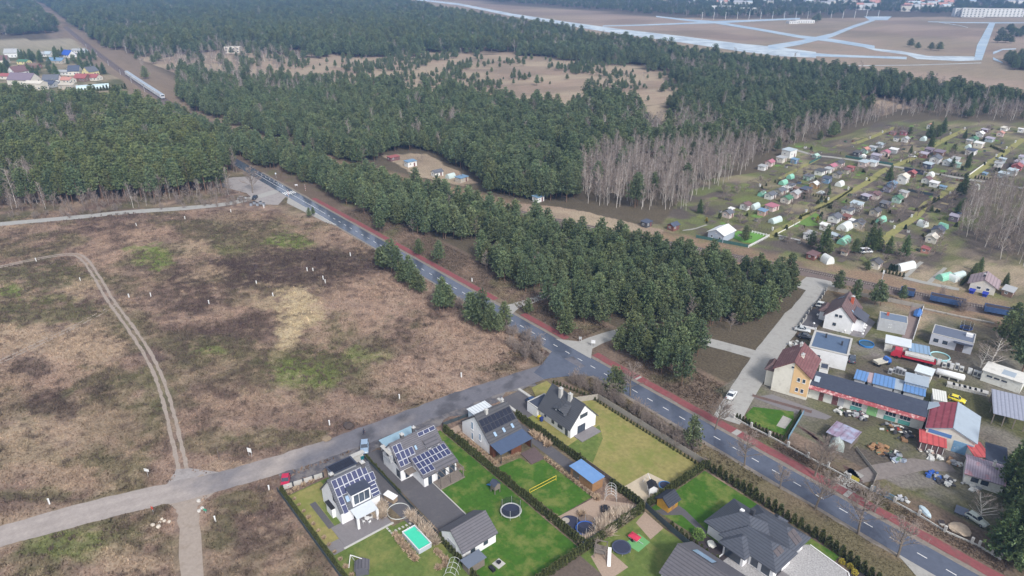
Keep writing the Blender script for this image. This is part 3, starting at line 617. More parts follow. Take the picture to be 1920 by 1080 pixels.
for u, v, k, s in [(713, 434, 'pine', .8), (783, 438, 'pine', 1.05), (786, 478, 'pine', .6), (823, 497, 'pine', .72), (742, 410, 'pine', .7), (990, 588, 'pine', .5), (1062, 628, 'pine', .85), (1278, 722, 'pine', .85), (1240, 700, 'pine', .9), (1600, 568, 'pine', .7), (1640, 572, 'pine', .75), (1650, 574, 'pine', .6), (1690, 566, 'pine', .45), (1570, 546, 'pine', .65), (274, 148, 'pine', 1.1), (1152, 742, 'pine', .8), (1160, 745, 'pine', .6), (1297, 838, 'pine', .72),
                   (722, 505, 'pine', 0.83), (735, 512, 'pine', 0.95), (748, 520, 'pine', 0.90), (768, 536, 'pine', 0.95), (782, 545, 'pine', 0.74), (832, 582, 'pine', 0.95), (840, 578, 'pine', 0.83), (890, 608, 'pine', 0.90), (906, 616, 'pine', 0.95), (946, 612, 'pine', 0.83), (920, 622, 'pine', 0.74), (712, 498, 'pine', .7), (756, 530, 'pine', .8), (775, 542, 'pine', .75), (790, 552, 'pine', .6), (825, 585, 'pine', .7), (882, 602, 'pine', .75), (898, 614, 'pine', .85), (914, 622, 'pine', .7), (935, 625, 'pine', .55), (580, 408, 'pine', .38), (588, 404, 'pine', .3), (1900, 660, 'pine', .95), (1885, 640, 'pine', .9), (1915, 700, 'pine', 1.0), (1910, 640, 'pine', 1.), (1895, 620, 'pine', .8)]:
    extra.append((*G(u, v), k, s))
ex = np.array([(e[0], e[1]) for e in extra]); sx = np.concatenate([sx, ex[:, 0]]); sy = np.concatenate([sy, ex[:, 1]]); kind = np.concatenate([kind, [KN.index(e[2]) for e in extra]])
scl = np.concatenate([size * RN.uniform(.7, 1.2, len(size)), [e[3] for e in extra]]); far = np.concatenate([np.maximum(1, far), np.ones(len(extra))]); nextra = len(extra)
dcam = dist_cam(sx, sy); isx = np.arange(len(sx)) >= len(sx) - nextra
INDIV = {'pine': (300, 'pine_tree', 'dark green bushy pine standing among the pines of the roadside wood', 'pines of the roadside wood', 'pine tree'),
         'tall': (240, 'tall_pine_tree', 'tall slender pine with bare lower trunk in the wood beside the field', 'tall pines of the wood beyond the field', 'pine tree'),
         'birch': (300, 'birch_tree', 'leafless white-barked birch standing in the bare birch wood', 'birches of the bare wood', 'birch tree'),
         'grey': (160, 'bare_tree', 'leafless grey-brown tree at the edge of the woods', 'bare trees along the woods', 'bare tree'),
         'bush': (0, '', '', '', '')}
OUTL = {'left': 'pine'}
SRC = {}
def forest_nodes(name, protos):
    ng = bpy.data.node_groups.new(name, 'GeometryNodeTree')
    ng.interface.new_socket('Geometry', in_out='INPUT', socket_type='NodeSocketGeometry'); ng.interface.new_socket('Geometry', in_out='OUTPUT', socket_type='NodeSocketGeometry')
    N = ng.nodes; L = ng.links; gi = N.new('NodeGroupInput'); go = N.new('NodeGroupOutput'); jo = N.new('GeometryNodeJoinGeometry')
    def attr(nm, ty):
        a = N.new('GeometryNodeInputNamedAttribute'); a.data_type = ty; a.inputs[0].default_value = nm; return a.outputs[0]
    va = attr('variant', 'INT'); ro = attr('rot', 'FLOAT_VECTOR'); sc = attr('siz', 'FLOAT_VECTOR')
    for i, (tk, cr) in enumerate(protos):
        cmp_ = N.new('FunctionNodeCompare'); cmp_.data_type = 'INT'; cmp_.operation = 'EQUAL'; L.new(va, cmp_.inputs[2]); cmp_.inputs[3].default_value = i
        for src in (tk, cr):
            oi = N.new('GeometryNodeObjectInfo'); oi.transform_space = 'ORIGINAL'; oi.inputs['Object'].default_value = src; oi.inputs['As Instance'].default_value = True
            ip = N.new('GeometryNodeInstanceOnPoints'); L.new(gi.outputs[0], ip.inputs['Points']); L.new(cmp_.outputs[0], ip.inputs['Selection']); L.new(oi.outputs['Geometry'], ip.inputs['Instance'])
            L.new(ro, ip.inputs['Rotation']); L.new(sc, ip.inputs['Scale']); L.new(ip.outputs[0], jo.inputs[0])
    L.new(jo.outputs[0], go.inputs[0]); return ng
for kname, protos in KINDS.items():
    idx = np.where(kind == KN.index(kname))[0]
    if len(idx) == 0: continue
    n_ind, oname, label, grp, cat = INDIV[kname]
    u_, v_ = UV(sx[idx], sy[idx]); vis = (u_ > -20) & (u_ < 1940) & (v_ < 1100)
    order = idx[np.argsort(dcam[idx] - 1e4 * isx[idx] + np.where(vis, 0, 5e4))]
    ind, rest = order[:n_ind], order[n_ind:]
    first = {}
    for j, i in enumerate(ind):
        var = j % len(protos); rz = random.uniform(0, 6.28); s = float(scl[i]); sc_ = (s * random.uniform(.92, 1.1), s * random.uniform(.92, 1.1), s)
        lb, gr = label, grp
        if kname == 'pine':
            if sy[i] < 38 and sx[i] < -25: lb, gr = 'pine bush on the field side of the main road', 'pines on the field side of the road'
            elif sx[i] > -8 and sy[i] > 115: lb, gr = 'pine standing by the walled yards near the railway', 'pines behind the yards'
            elif -28 < sx[i] < 6 and 50 < sy[i] < 80: lb, gr = 'pine of the small clump between the side street and the main road', 'pines of the small roadside clump'
            elif sy[i] < 35: lb, gr = 'single pine between the garden fence and the main road', 'pines by the garden fence'
            elif sx[i] < -84: lb, gr = 'pine of the long strip between the railway and the main road', 'pines of the strip along the railway'
        if kname == 'grey' and dcam[i] > 330: lb, gr = 'leafless grey-brown tree among the far birches and pines', 'far bare trees'
        if var in first: copy_tree(first[var], loc=(sx[i], sy[i], 0), rz=rz, sc=sc_, label=lb, group=gr)
        else:
            t = thing(oname, lb, cat, (sx[i], sy[i], 0), rz, gr); t.scale = sc_; a = obj('trunk', protos[var][0], None, t); b = obj('crown' if kname in ('pine', 'tall') else 'branches', protos[var][1], None, t)
            first[var] = t; SRC[(kname, var)] = (a, b)
    if len(rest):
        V = np.stack([sx[rest], sy[rest], np.zeros(len(rest))], 1); me = bpy.data.meshes.new(kname + '_wood'); me.vertices.add(len(V)); me.vertices.foreach_set('co', V.astype(np.float32).ravel())
        at = me.attributes.new('variant', 'INT', 'POINT'); at.data.foreach_set('value', RN.integers(0, len(protos), len(rest)).astype(np.int32))
        rot = np.zeros((len(rest), 3), np.float32); rot[:, 2] = RN.uniform(0, 6.28, len(rest)); at = me.attributes.new('rot', 'FLOAT_VECTOR', 'POINT'); at.data.foreach_set('vector', rot.ravel())
        f_ = far[rest]; hs_ = scl[rest]; wd = hs_ * np.where(f_ > 1.05, f_, 1); S_ = np.stack([wd, wd, hs_ * np.minimum(1.0 + (f_ - 1) * .10, 1.25)], 1).astype(np.float32)
        at = me.attributes.new('siz', 'FLOAT_VECTOR', 'POINT'); at.data.foreach_set('vector', S_.ravel())
        nm = {'pine': 'pine_wood', 'tall': 'tall_pine_wood', 'birch': 'birch_wood', 'grey': 'bare_wood', 'bush': 'bare_scrub'}[kname]
        if (kname, 0) not in SRC: continue
        o = obj(nm, me, None); o['kind'] = 'stuff'; o['label'] = {'pine': 'dense green pine woods stretching into the distance', 'tall': 'dark tall pine forest reaching to the hazy distance', 'birch': 'far leafless birches mixed into the woods', 'grey': 'far leafless grey trees mixed into the woods', 'bush': 'bare scrub'}[kname]
        md = o.modifiers.new('trees', 'NODES'); md.node_group = forest_nodes(nm, [SRC[(kname, q)] for q in range(len(protos))])
print('CROWN', [len(b.polygons) for a, b in PINES]); print('TREES', {k: int((kind == i).sum()) for i, k in enumerate(KN)})
# ================================================================ BUILDING KIT
white = mat('white_render', lin(236, 236, 238), rough=.85, var=.05, scale=1.2, dirt=lin(196, 196, 194), dirt_amt=.3, dirt_scale=.5)
offwhite = mat('cream_render', lin(226, 222, 210), rough=.9, var=.06, scale=1.2, dirt=lin(180, 174, 160), dirt_amt=.4, dirt_scale=.5)
orange = mat('orange_render', lin(230, 194, 146), rough=.9, var=.05)
greyw = mat('grey_render', lin(184, 186, 190), rough=.9, var=.08, dirt=lin(150, 150, 152), dirt_amt=.3)
rtile = mat('graphite_tiles', lin(92, 94, 102), rough=.6, var=.14, scale=1.6, courses=3.1, bump=.5, dirt=lin(112, 112, 116), dirt_amt=.35, dirt_scale=.3)
rtile2 = mat('slate_tiles', lin(104, 102, 108), rough=.65, var=.14, scale=1.6, courses=3.3, bump=.5)
rtile3 = mat('blue_grey_tiles', lin(84, 88, 98), rough=.55, var=.12, scale=1.5, courses=3.6, bump=.4)
rbrown = mat('brown_tiles', lin(112, 92, 92), rough=.6, var=.16, scale=1.4, courses=2.6, bump=.4, dirt=lin(140, 116, 112), dirt_amt=.5, dirt_scale=.5)
rmetal = mat('worn_maroon_sheet', lin(122, 82, 82), rough=.5, var=.15, scale=1.0, courses=2.4, dirt=lin(158, 128, 126), dirt_amt=.6, dirt_scale=.8)
glass = mat('window_glass', lin(66, 76, 90), rough=.08, var=.05, spec=.8)
glassl = mat('skylight_glass', lin(150, 175, 200), rough=.08, var=.05, spec=.8)
frame_d = mat('graphite_frame', lin(66, 68, 74), rough=.5, var=.05)
frame_w = mat('white_frame', lin(232, 232, 232), rough=.5, var=.04)
alu = mat('aluminium', lin(214, 216, 222), rough=.35, metal=.3, var=.04)
pv = mat('solar_cells', lin(62, 66, 98), rough=.16, var=.08, scale=6, spec=.6)
pvb = mat('black_solar_cells', lin(34, 37, 52), rough=.16, var=.08, scale=6, spec=.6)
pvg = mat('dull_solar_cells', lin(96, 90, 92), rough=.3, var=.05)
wood = mat('timber', lin(158, 122, 88), rough=.85, var=.18, scale=2, planks=4)
woodr = mat('red_brown_cladding', lin(138, 90, 66), rough=.8, var=.15, scale=2, planks=5)
woodg = mat('weathered_timber', lin(134, 124, 116), rough=.9, var=.18, scale=2, planks=4)
darkp = mat('dark_paving', lin(94, 92, 96), rough=.85, var=.1, scale=2.5, bump=.1, dirt=lin(116, 112, 112), dirt_amt=.5, dirt_scale=.25)
slate = mat('terrace_slabs', lin(128, 124, 126), rough=.8, var=.1, scale=2)
brickc = mat('chimney_brick', lin(96, 94, 96), rough=.9, var=.2, scale=5)
concm = mat('grey_concrete', lin(188, 186, 182), rough=.9, var=.1, scale=1.5)
bluemetal = mat('blue_roof_sheet', lin(112, 148, 196), rough=.4, var=.08, scale=.8, dirt=lin(140, 166, 200), dirt_amt=.4, dirt_scale=.5)
paleblue = mat('pale_blue_roof_sheet', lin(150, 178, 194), rough=.4, var=.06, scale=.8)
black = mat('black_plastic', lin(44, 45, 50), rough=.6, var=.1)
felt = mat('roof_felt', lin(70, 76, 92), rough=.75, var=.14, scale=1.2, dirt=lin(92, 98, 112), dirt_amt=.4, dirt_scale=.4)
def flat_poly(name, pts, m, z=.03, t=None):
    mb = MB()
    if t: mb.prism(pts, z - t, z)
    else: mb.v = [(p[0], p[1], z) for p in pts]; mb.f = [tuple(range(len(pts)))]
    return struct(name, mb, m)
class House:
    """gable house in local coordinates: ridge along local x"""
    def __init__(s, name, label, cat, cx, cy, L, W, eave, ridge, rz, wm, rm, oh=.4, og=.25, t=.22, group=None, rofs=0.0, rname='roof'):
        s.L, s.W, s.e, s.r, s.oh, s.og = L, W, eave, ridge, oh, og; s.rofs = rofs
        s.root = thing(name, label, cat, (cx, cy, 0), rz, group)
        a, b = L / 2, W / 2; mb = MB(); z = eave
        mb.add([(-a, -b, -.1), (-a, b, -.1), (-a, b, z), (-a, rofs, ridge - .12), (-a, -b, z), (a, -b, -.1), (a, b, -.1), (a, b, z), (a, rofs, ridge - .12), (a, -b, z)],
               [(0, 4, 3, 2, 1), (5, 6, 7, 8, 9), (0, 5, 9, 4), (6, 1, 2, 7), (4, 9, 8, 3), (7, 2, 3, 8), (0, 1, 6, 5)])
        mb.build('wall', wm, s.root)
        k = (ridge - eave); A = a + og; mb = MB(); s.slope = {}
        for sg in (-1, 1):
            run = b - sg * rofs; dz = k / run * oh; q = [(-A, rofs, ridge), (A, rofs, ridge), (A, sg * (b + oh), eave - dz), (-A, sg * (b + oh), eave - dz)]
            mb.slab([(x, y, zz + .12) for x, y, zz in q], t)
        s.roof = mb.build(rname, rm, s.root)
        mb = MB(); mb.tube([(-A, rofs, ridge + .1), (A, rofs, ridge + .1)], .13, 6); mb.build('ridge_cap', rm, s.roof)
        s.k = k
    def P(s, side, x, t, up=0.0):
        """point on the roof: side -1/+1 (local y), x along the ridge, t metres down the slope from the ridge"""
        run = s.W / 2 - side * s.rofs; ln = math.hypot(run, s.k); cy_, sz = run / ln, s.k / ln
        return Vector((x, s.rofs + side * (t * cy_ + up * sz), s.r + .12 - t * sz + up * cy_))
    def plate(s, side, x0, x1, t0, t1, up, th, name, m, parent=None):
        mb = MB(); mb.slab([s.P(side, x0, t0, up), s.P(side, x1, t0, up), s.P(side, x1, t1, up), s.P(side, x0, t1, up)], th); return mb.build(name, m, parent or s.root)
    def panel(s, side, x, t, w=1.0, h=1.65, cells=None):
        p = s.plate(side, x, x + w - .02, t, t + h - .02, .12, .05, 'solar_panel', alu if cells is None else frame_d)
        s.plate(side, x + .055, x + w - .075, t + .055, t + h - .075, .128, .02, 'cells', cells or pv, p)
    def skylight(s, side, x, t, w=.75, h=1.2):
        p = s.plate(side, x, x + w, t, t + h, .1, .09, 'skylight', frame_d); s.plate(side, x + .08, x + w - .08, t + .08, t + h - .08, .11, .03, 'pane', glassl, p)
    def chimney(s, x, y, w, d, top, m=None, cap=True):
        c = MB().box(x - w / 2, y - d / 2, s.e, x + w / 2, y + d / 2, top).build('chimney', m or brickc, s.root)
        if cap: MB().box(x - w / 2 - .08, y - d / 2 - .08, top, x + w / 2 + .08, y + d / 2 + .08, top + .1).build('chimney_cap', concm, c); MB().tube([(x, y, top + .1), (x, y, top + .45)], .13, 6).build('flue', alu, c)
    def win(s, face, p, z, w, h, **k): return win(s.root, s.L, s.W, face, p, z, w, h, **k)
def win(root, L, W, face, p, z, w, h, fm=None, gm=None, name='window', mull=1, fr=.08, proud=.05, sill=True):
    ax = {'E': 0, 'W': 0, 'N': 1, 'S': 1}[face]; sg = 1 if face in 'EN' else -1; d = (L if ax == 0 else W) / 2 * sg
    def bx(a0, a1, z0, z1, o0, o1):
        lo, hi = sorted((d + sg * o0, d + sg * o1)); return (lo, a0, z0, hi, a1, z1) if ax == 0 else (a0, lo, z0, a1, hi, z1)
    mb = MB(); a0, a1 = p - w / 2, p + w / 2
    mb.box(*bx(a0, a1, z, z + fr, -.02, proud)).box(*bx(a0, a1, z + h - fr, z + h, -.02, proud)).box(*bx(a0, a0 + fr, z + fr, z + h - fr, -.02, proud)).box(*bx(a1 - fr, a1, z + fr, z + h - fr, -.02, proud))
    for i in range(1, mull):
        c = a0 + w * i / mull; mb.box(*bx(c - fr / 2, c + fr / 2, z + fr, z + h - fr, -.02, proud - .005))
    o = mb.build(name, fm or frame_d, root)
    MB().box(*bx(a0 + fr * .9, a1 - fr * .9, z + fr * .9, z + h - fr * .9, -.015, .022)).build('pane', gm or glass, o)
    if sill and name == 'window': MB().box(*bx(a0 - .06, a1 + .06, z - .06, z - .001, -.02, .12)).build('sill', frame_w, o)
    return o
def door(root, L, W, face, p, w=1.0, h=2.1, m=None, name='door', z=0.02):
    ax = {'E': 0, 'W': 0, 'N': 1, 'S': 1}[face]; sg = 1 if face in 'EN' else -1; d = (L if ax == 0 else W) / 2 * sg
    lo, hi = sorted((d - sg * .02, d + sg * .05)); l2, h2 = sorted((d + sg * .05, d + sg * .1))
    o = (MB().box(lo, p - w / 2, z, hi, p + w / 2, z + h) if ax == 0 else MB().box(p - w / 2, lo, z, p + w / 2, hi, z + h)).build(name, m or frame_d, root)
    (MB().box(l2, p + w * .32, z + 1, h2, p + w * .4, z + 1.12) if ax == 0 else MB().box(p + w * .32, l2, z + 1, p + w * .4, h2, z + 1.12)).build('handle', alu, o); return o
def flat_house(name, label, cat, cx, cy, L, W, h, rz, wm, rm, par=.3, group=None, pt=.25, slope=0.0):
    root = thing(name, label, cat, (cx, cy, 0), rz, group); a, b = L / 2, W / 2; mb = MB()
    z1, z2 = h - slope, h + slope     # falls from +y to -y
    mb.add([(-a, -b, -.1), (a, -b, -.1), (a, b, -.1), (-a, b, -.1), (-a, -b, z1), (a, -b, z1), (a, b, z2), (-a, b, z2)], [(0, 3, 2, 1), (4, 5, 6, 7), (0, 1, 5, 4), (1, 2, 6, 5), (2, 3, 7, 6), (3, 0, 4, 7)])
    mb.build('wall', wm, root)
    if par:
        mb = MB(); mb.box(-a - .03, -b - .03, h, a + .03, -b + pt, h + par).box(-a - .03, b - pt, h, a + .03, b + .03, h + par).box(-a - .03, -b + pt, h, -a + pt, b - pt, h + par).box(a - pt, -b + pt, h, a + .03, b - pt, h + par)
        mb.build('parapet', concm if par > .1 else rm, root); MB().box(-a + pt, -b + pt, h + .004, a - pt, b - pt, h + .05).build('roof', rm, root)
    else:
        MB().slab([(-a - .25, -b - .3, z1 + .12), (a + .25, -b - .3, z1 + .12), (a + .25, b + .3, z2 + .12), (-a - .25, b + .3, z2 + .12)], .12).build('roof', rm, root)
    return root
def hip(x0, y0, x1, y1, z, zr, mb, t=.18):
    w = min(x1 - x0, y1 - y0) / 2
    if x1 - x0 >= y1 - y0: r0, r1 = (x0 + w, (y0 + y1) / 2, zr), (x1 - w, (y0 + y1) / 2, zr)
    else: r0, r1 = ((x0 + x1) / 2, y0 + w, zr), ((x0 + x1) / 2, y1 - w, zr)
    A, B, D, E = (x0, y0, z), (x1, y0, z), (x1, y1, z), (x0, y1, z); lo = [(p[0], p[1], z - t) for p in (A, B, D, E)]
    v = [A, B, D, E, r0, r1] + lo
    f = [(0, 1, 5, 4), (1, 2, 5), (2, 3, 4, 5), (3, 0, 4)] if x1 - x0 >= y1 - y0 else [(0, 1, 4), (1, 2, 5, 4), (2, 3, 5), (3, 0, 4, 5)]
    mb.add(v, f + [(6, 9, 8, 7), (0, 6, 7, 1), (1, 7, 8, 2), (2, 8, 9, 3), (3, 9, 6, 0)])
    return mb
K1 = lambda x, y, z=0: G(520 + x / 2.842, 700 + y / 2.842, z)
K2 = lambda x, y, z=0: G(900 + x / 2.842, 700 + y / 2.842, z)
K3 = lambda x, y, z=0: G(1220 + x / 3.375, 760 + y / 3.375, z)
K4 = lambda x, y, z=0: G(1380 + x / 3.5556, 520 + y / 3.5556, z)
K5 = lambda x, y, z=0: G(1480 + x / 3.177, 740 + y / 3.177, z)
Q4 = lambda x, y, z=0: G(600 + x / 6.75, 920 + y / 6.75, z)
Q5 = lambda x, y, z=0: G(1020 + x / 4.908, 860 + y / 4.908, z)
Q8 = lambda x, y, z=0: G(1640 + x / 6, 600 + y / 6, z)
# ================================================================ GARDENS: lawns, drives, terraces
lawn_m = mat('lawn_grass', lin(98, 114, 60), rough=.95, var=.28, scale=1.1, bump=.3, spec=.1, dirt=lin(134, 134, 80), dirt_amt=.8, dirt_scale=.16, dirt_cut=.54)
lawn_y = mat('yellowed_lawn', lin(146, 138, 88), rough=.95, var=.26, scale=1.0, bump=.3, spec=.1, dirt=lin(118, 128, 66), dirt_amt=.7, dirt_scale=.14, dirt_cut=.52)
lawn_g = mat('lush_lawn', lin(68, 104, 38), rough=.95, var=.24, scale=1.2, bump=.25, spec=.1, dirt=lin(124, 130, 72), dirt_amt=.75, dirt_scale=.2, dirt_cut=.54)
playsand = mat('play_sand', lin(196, 182, 160), rough=.95, var=.08, scale=2, spec=.1, dirt=lin(170, 156, 138), dirt_amt=.5, dirt_scale=.4)
bark_mulch = mat('gravel_mulch', lin(168, 148, 132), rough=.95, var=.16, scale=3, spec=.1, bump=.3)
darkmulch = mat('dark_mulch', lin(72, 66, 68), rough=.95, var=.2, scale=3, spec=.1, bump=.3)
pebble = mat('grey_pebbles', lin(168, 166, 166), rough=.9, var=.45, scale=3.5, bump=.5, spec=.15)
flat_poly('lawn', [(-27.5, -41), (19, -41), (19, -24), (-7, -24), (-7, -29), (-27.5, -29)], lawn_m, .02)
flat_poly('lawn', [(-27.2, -40.8), (-9, -40.8), (-9, -37.5), (-22, -37.2), (-22, -34), (-27.2, -34)], lawn_y, .026)
flat_poly('lawn', [(-20, -16.4), (-11, -9), (-26, -9), (-26, -5.5), (19, -5.5), (19, -24), (0.5, -24), (0.5, -16.4)], lawn_g, .02)
flat_poly('driveway', [(-29, -22.8), (-29, -20), (-12, -9.6), (-12, -16.6), (-.2, -16.6), (-.2, -22.8)], darkp, .032)
flat_poly('side_path', [(-29, -28), (-3, -26.2), (-3, -23.6), (-29, -23.4)], darkp, .024)
MB().box(-13, -16.55, -.05, 1.4, -16.35, .1).build('kerb', concm, None)['kind'] = 'structure'
flat_poly('terrace', [(-14, -38.2), (-8, -38.2), (-8, -28.6), (-14, -28.6)], slate, .1, .15)
flat_poly('terrace_edge', [(-8, -38.6), (-7.6, -38.6), (-7.6, -28.4), (-8, -28.4)], concm, .12, .2)
flat_poly('garden_path', [(-22.5, -38.6), (-14, -38.6), (-14, -37.4), (-22.5, -37.4)], darkp, .034)
flat_poly('lawn', [K2(85, 505), K2(215, 450), K2(270, 488), K2(330, 455), K2(598, 658), K2(420, 762)], lawn_g, .02)
flat_poly('gravel_path', [(-25, -4.2), (-11.6, -4.2), (-11.6, -2.6), (-23, -2.4), (-23, -.5), (-25, -.5)], bark_mulch, .024)
flat_poly('garden_path', [(-9.5, 7.6), (4, 7.4), (4, 10.2), (-20, 10.4), (-20, 8.6), (-12, 8.6)], darkp, .022)
flat_poly('wooden_deck', [K2(215, 430), K2(290, 395), K2(345, 455), K2(275, 487)], mat('deck_boards', lin(112, 96, 96), rough=.7, var=.12, scale=2, planks=4), .18, .2)
flat_poly('play_area', [K2(405, 770), K2(600, 668), K2(840, 700), K2(550, 925)], bark_mulch, .026)
flat_poly('lawn', [(-22, 12), (19.3, 12), (19.3, 30.6), (-11, 30.6), (-19, 26), (-26, 27), (-26, 22), (-22, 20)], lawn_y, .02)
flat_poly('lawn', [(-3.5, 13), (4, 13.2), (-.5, 21), (-4.5, 24)], lawn_m, .025)
flat_poly('sandpit', [K2(757, 610), K2(897, 530), K2(1040, 600), K2(890, 712)], playsand, .03)
flat_poly('garage_drive', [(-27, 12.6), (-27, 18.8), (-17, 18.8), (-17, 12.6)], darkp, .034)
for y in (12.4, 19): MB().box(-27.5, y - .35, -.05, -16.5, y + .35, .25).build('kerb', concm, None)['kind'] = 'structure'
flat_poly('terrace', [(-5.2, 16.4), (-2.4, 16.4), (-2.4, 22.4), (-5.2, 22.4)], slate, .2, .25)
flat_poly('lawn', [(20.6, 12.6), (35, 13.6), (35, 25), (50, 27.5), (50, 29.2), (20.6, 29.6)], lawn_g, .02)
flat_poly('garden_path', [(21.6, 12.6), (23.6, 17.2), (25.2, 17.2), (31.5, 15.8), (31.5, 14.6), (25.6, 15.6), (23.4, 12.8)], darkp, .03)
flat_poly('mulch_bed', [(30.2, 10.2), (37.4, 10.2), (37.4, 15), (30.2, 15)], darkmulch, .035)
flat_poly('pebble_yard', [(36.5, 10.2), (56, 9), (56, 22), (52.5, 26.8), (45, 27.5), (36.5, 16)], pebble, .028)
for a, b in (((36.4, 10.1), (36.4, 14.6)), ((36.4, 10.0), (56, 8.8)), ((52.8, 26.9), (56.2, 22)), ((45.2, 27.7), (52.8, 26.9))):
    mb = MB(); ribbon([a, b], .12, .06, 0, mb); struct('edging', mb, frame_w)
flat_poly('mulch_bed', [(52.8, 27.2), (56.4, 22), (62, 20), (62, 30), (50, 29.6)], darkmulch, .026)
flat_poly('lawn', [(20.5, -30), (20.5, 10.2), (33, 10.2), (33, -30)], lawn_m, .02)
flat_poly('play_area', [Q5(845, 590), Q5(930, 490), Q5(1100, 640), Q5(980, 745)], bark_mulch, .034)
flat_poly('play_area', [Q5(430, 900), Q5(560, 810), Q5(775, 1000), Q5(640, 1090), Q5(540, 1090)], bark_mulch, .034)
flat_poly('play_mat', [Q5(740, 780), Q5(870, 690), Q5(975, 770), Q5(870, 860)], mat('green_mat', lin(112, 168, 108), rough=.9, var=.06), .04)
flat_poly('mulch_bed', [(19.2, -30), (30, -30), (30, -6.6), (20.4, -6.6)], mat('bare_bed', lin(104, 92, 84), rough=.95, var=.3, scale=2, bump=.4), .026)
flat_poly('sandpit', [Q4(75, 690), Q4(250, 605), Q4(350, 725), Q4(180, 820)], slate, .05, .1)
stones_l = [Q4(800 + 27 * i, 420 + 30 * i) for i in range(5)] + [Q4(960 + 45 * i, 505 - 22 * i) for i in range(5)]
for p in stones_l: obj('stepping_stone', MB().cbox(0, 0, .03, .55, .35, .08, .1).mesh('stepping_stone'), concm, None, (p[0], p[1], 0))['kind'] = 'structure'
# ================================================================ HOUSES OF THE GARDEN PLOTS
h = House('house', 'white house with solar panels and a white box dormer above a pale terrace canopy', 'house', -17.5, -32, 8.2, 8.2, 3.3, 8.0, R(90), white, rtile)
for i in range(7): h.panel(-1, -3.75 + i * 1.03, .45)
for i in range(8): h.panel(-1, -3.75 + i * 1.03, 2.12)
for i in range(2): h.panel(-1, -3.75, 3.79 + i * 1.67)
for i in range(4): h.panel(-1, 2.45, 3.80 + i * .62 if False else 2.12 + 1.67 + i * .72, 1.65, .72)
h.chimney(3.0, -.2, .7, .9, 8.7); h.chimney(-3.0, .9, .7, .7, 8.3)
bm = MB().box(-1.7, -4.35, 3.0, 2.1, -1.0, 6.0).build('dormer', white, h.root); MB().box(-1.9, -4.5, 6.0, 2.3, -.9, 6.16).build('dormer_roof', felt, bm)
for i in range(3): MB().box(-1.35 + i * 1.1, -4.40, 3.5, -.35 + i * 1.1, -4.36, 5.6).build('dormer_window', glass, bm)
MB().slab([(-2.4, -4.3, 2.95), (2.0, -4.3, 2.95), (2.0, -7.2, 2.6), (-2.4, -7.2, 2.6)], .08).build('canopy', mat('polycarbonate', lin(206, 212, 218), rough=.25, var=.06), h.root)
for x in (-2.2, 1.8): MB().box(x - .22, -7.2, 0, x + .22, -6.8, 2.55).build('post', white, h.root)
h.win('S', -.2, .15, 3.0, 2.2, mull=3, name='patio_door'); h.win('W', 1.0, .9, 1.0, 1.3); h.win('W', -1.6, 3.9, 1.0, 1.2)
MB().box(-4.9, -1.5, 2.2, -4.1, 1.2, 2.45).build('bay_roof', black, h.root); MB().box(-4.75, -1.4, 0, -4.1, 1.1, 2.2).build('bay', frame_w, h.root); h.skylight(-1, -2.5, 4.1, .8, 1.3); h.skylight(-1, 2.15, 2.9, .28, 1.1)
r = flat_house('carport', 'flat carport topped with dark glass panels beside the dirt road', 'carport', -26.2, -29.6, 5.2, 2.6, 2.5, R(90), greyw, felt, 0)
for i in range(4):
    for j in range(2): MB().box(-2.5 + i * 1.25, -1.25 + j * 1.25, 2.63, -1.3 + i * 1.25, -.05 + j * 1.25, 2.68).build('solar_panel', pvb, r)
h = House('house', 'white house with solar panels on two roof slopes and a timber pergola', 'house', -20.4, -15.9, 10.6, 7.2, 3.3, 7.3, R(90), white, rtile2)
for i in range(2): h.panel(-1, -5.2 + i * 1.03, .7)
for i in range(4): h.panel(-1, -5.2 + i * 1.03, 2.37); 
for i in range(4): h.panel(-1, -5.2 + i * 1.03, 4.04 - .6 + .6, 1.0, 1.25)
for i in range(3): h.panel(-1, 1.0 + i * 1.4, .35, 1.4, .9)
h.skylight(-1, -.8, 2.4, .6, 1.1); h.chimney(-2.3, .2, .6, .8, 8.2); h.chimney(1.0, 1.0, .6, .6, 7.9)
dm = MB().add([(1.6, -3.5, 3.6), (4.4, -3.5, 3.6), (4.4, -3.5, 5.0), (1.6, -3.5, 5.0), (1.6, -.8, 3.6), (4.4, -.8, 3.6), (4.4, -.8, 5.6), (1.6, -.8, 5.6)], [(0, 1, 2, 3), (1, 5, 6, 2), (4, 0, 3, 7), (3, 2, 6, 7)]).build('dormer', white, h.root)
MB().slab([(1.4, -3.75, 5.08), (4.6, -3.75, 5.08), (4.6, -.6, 6.2), (1.4, -.6, 6.2)], .14).build('dormer_roof', rtile2, dm); MB().box(2.3, -3.55, 4.1, 3.9, -3.51, 4.75).build('dormer_window', glass, dm)
mb = MB(); mb.add([(-2.6, -8.1, -.1), (5.3, -8.1, -.1), (5.3, -3.6, -.1), (-2.6, -3.6, -.1), (-2.6, -8.1, 2.7), (5.3, -8.1, 2.7), (5.3, -3.6, 4.3), (-2.6, -3.6, 4.3)], [(0, 1, 5, 4), (1, 2, 6, 5), (3, 0, 4, 7), (4, 5, 6, 7)]); wg = mb.build('wing', white, h.root)
E0, E1 = (-3.75, 4.55), (-8.6, 2.72)
MB().slab([(-3.0, E0[0] + .5, E0[1] + .18), (5.6, E0[0] + .5, E0[1] + .18), (5.6, E1[0], E1[1]), (-3.0, E1[0], E1[1])], .2).build('wing_roof', rtile2, h.root)
def wp(x, t, up): 
    dy, dz = E1[0] - E0[0] - .5, E1[1] - E0[1] - .18; ln = math.hypot(dy, dz); return (x, E0[0] + .5 + dy / ln * t, E0[1] + .18 + dz / ln * t + up)
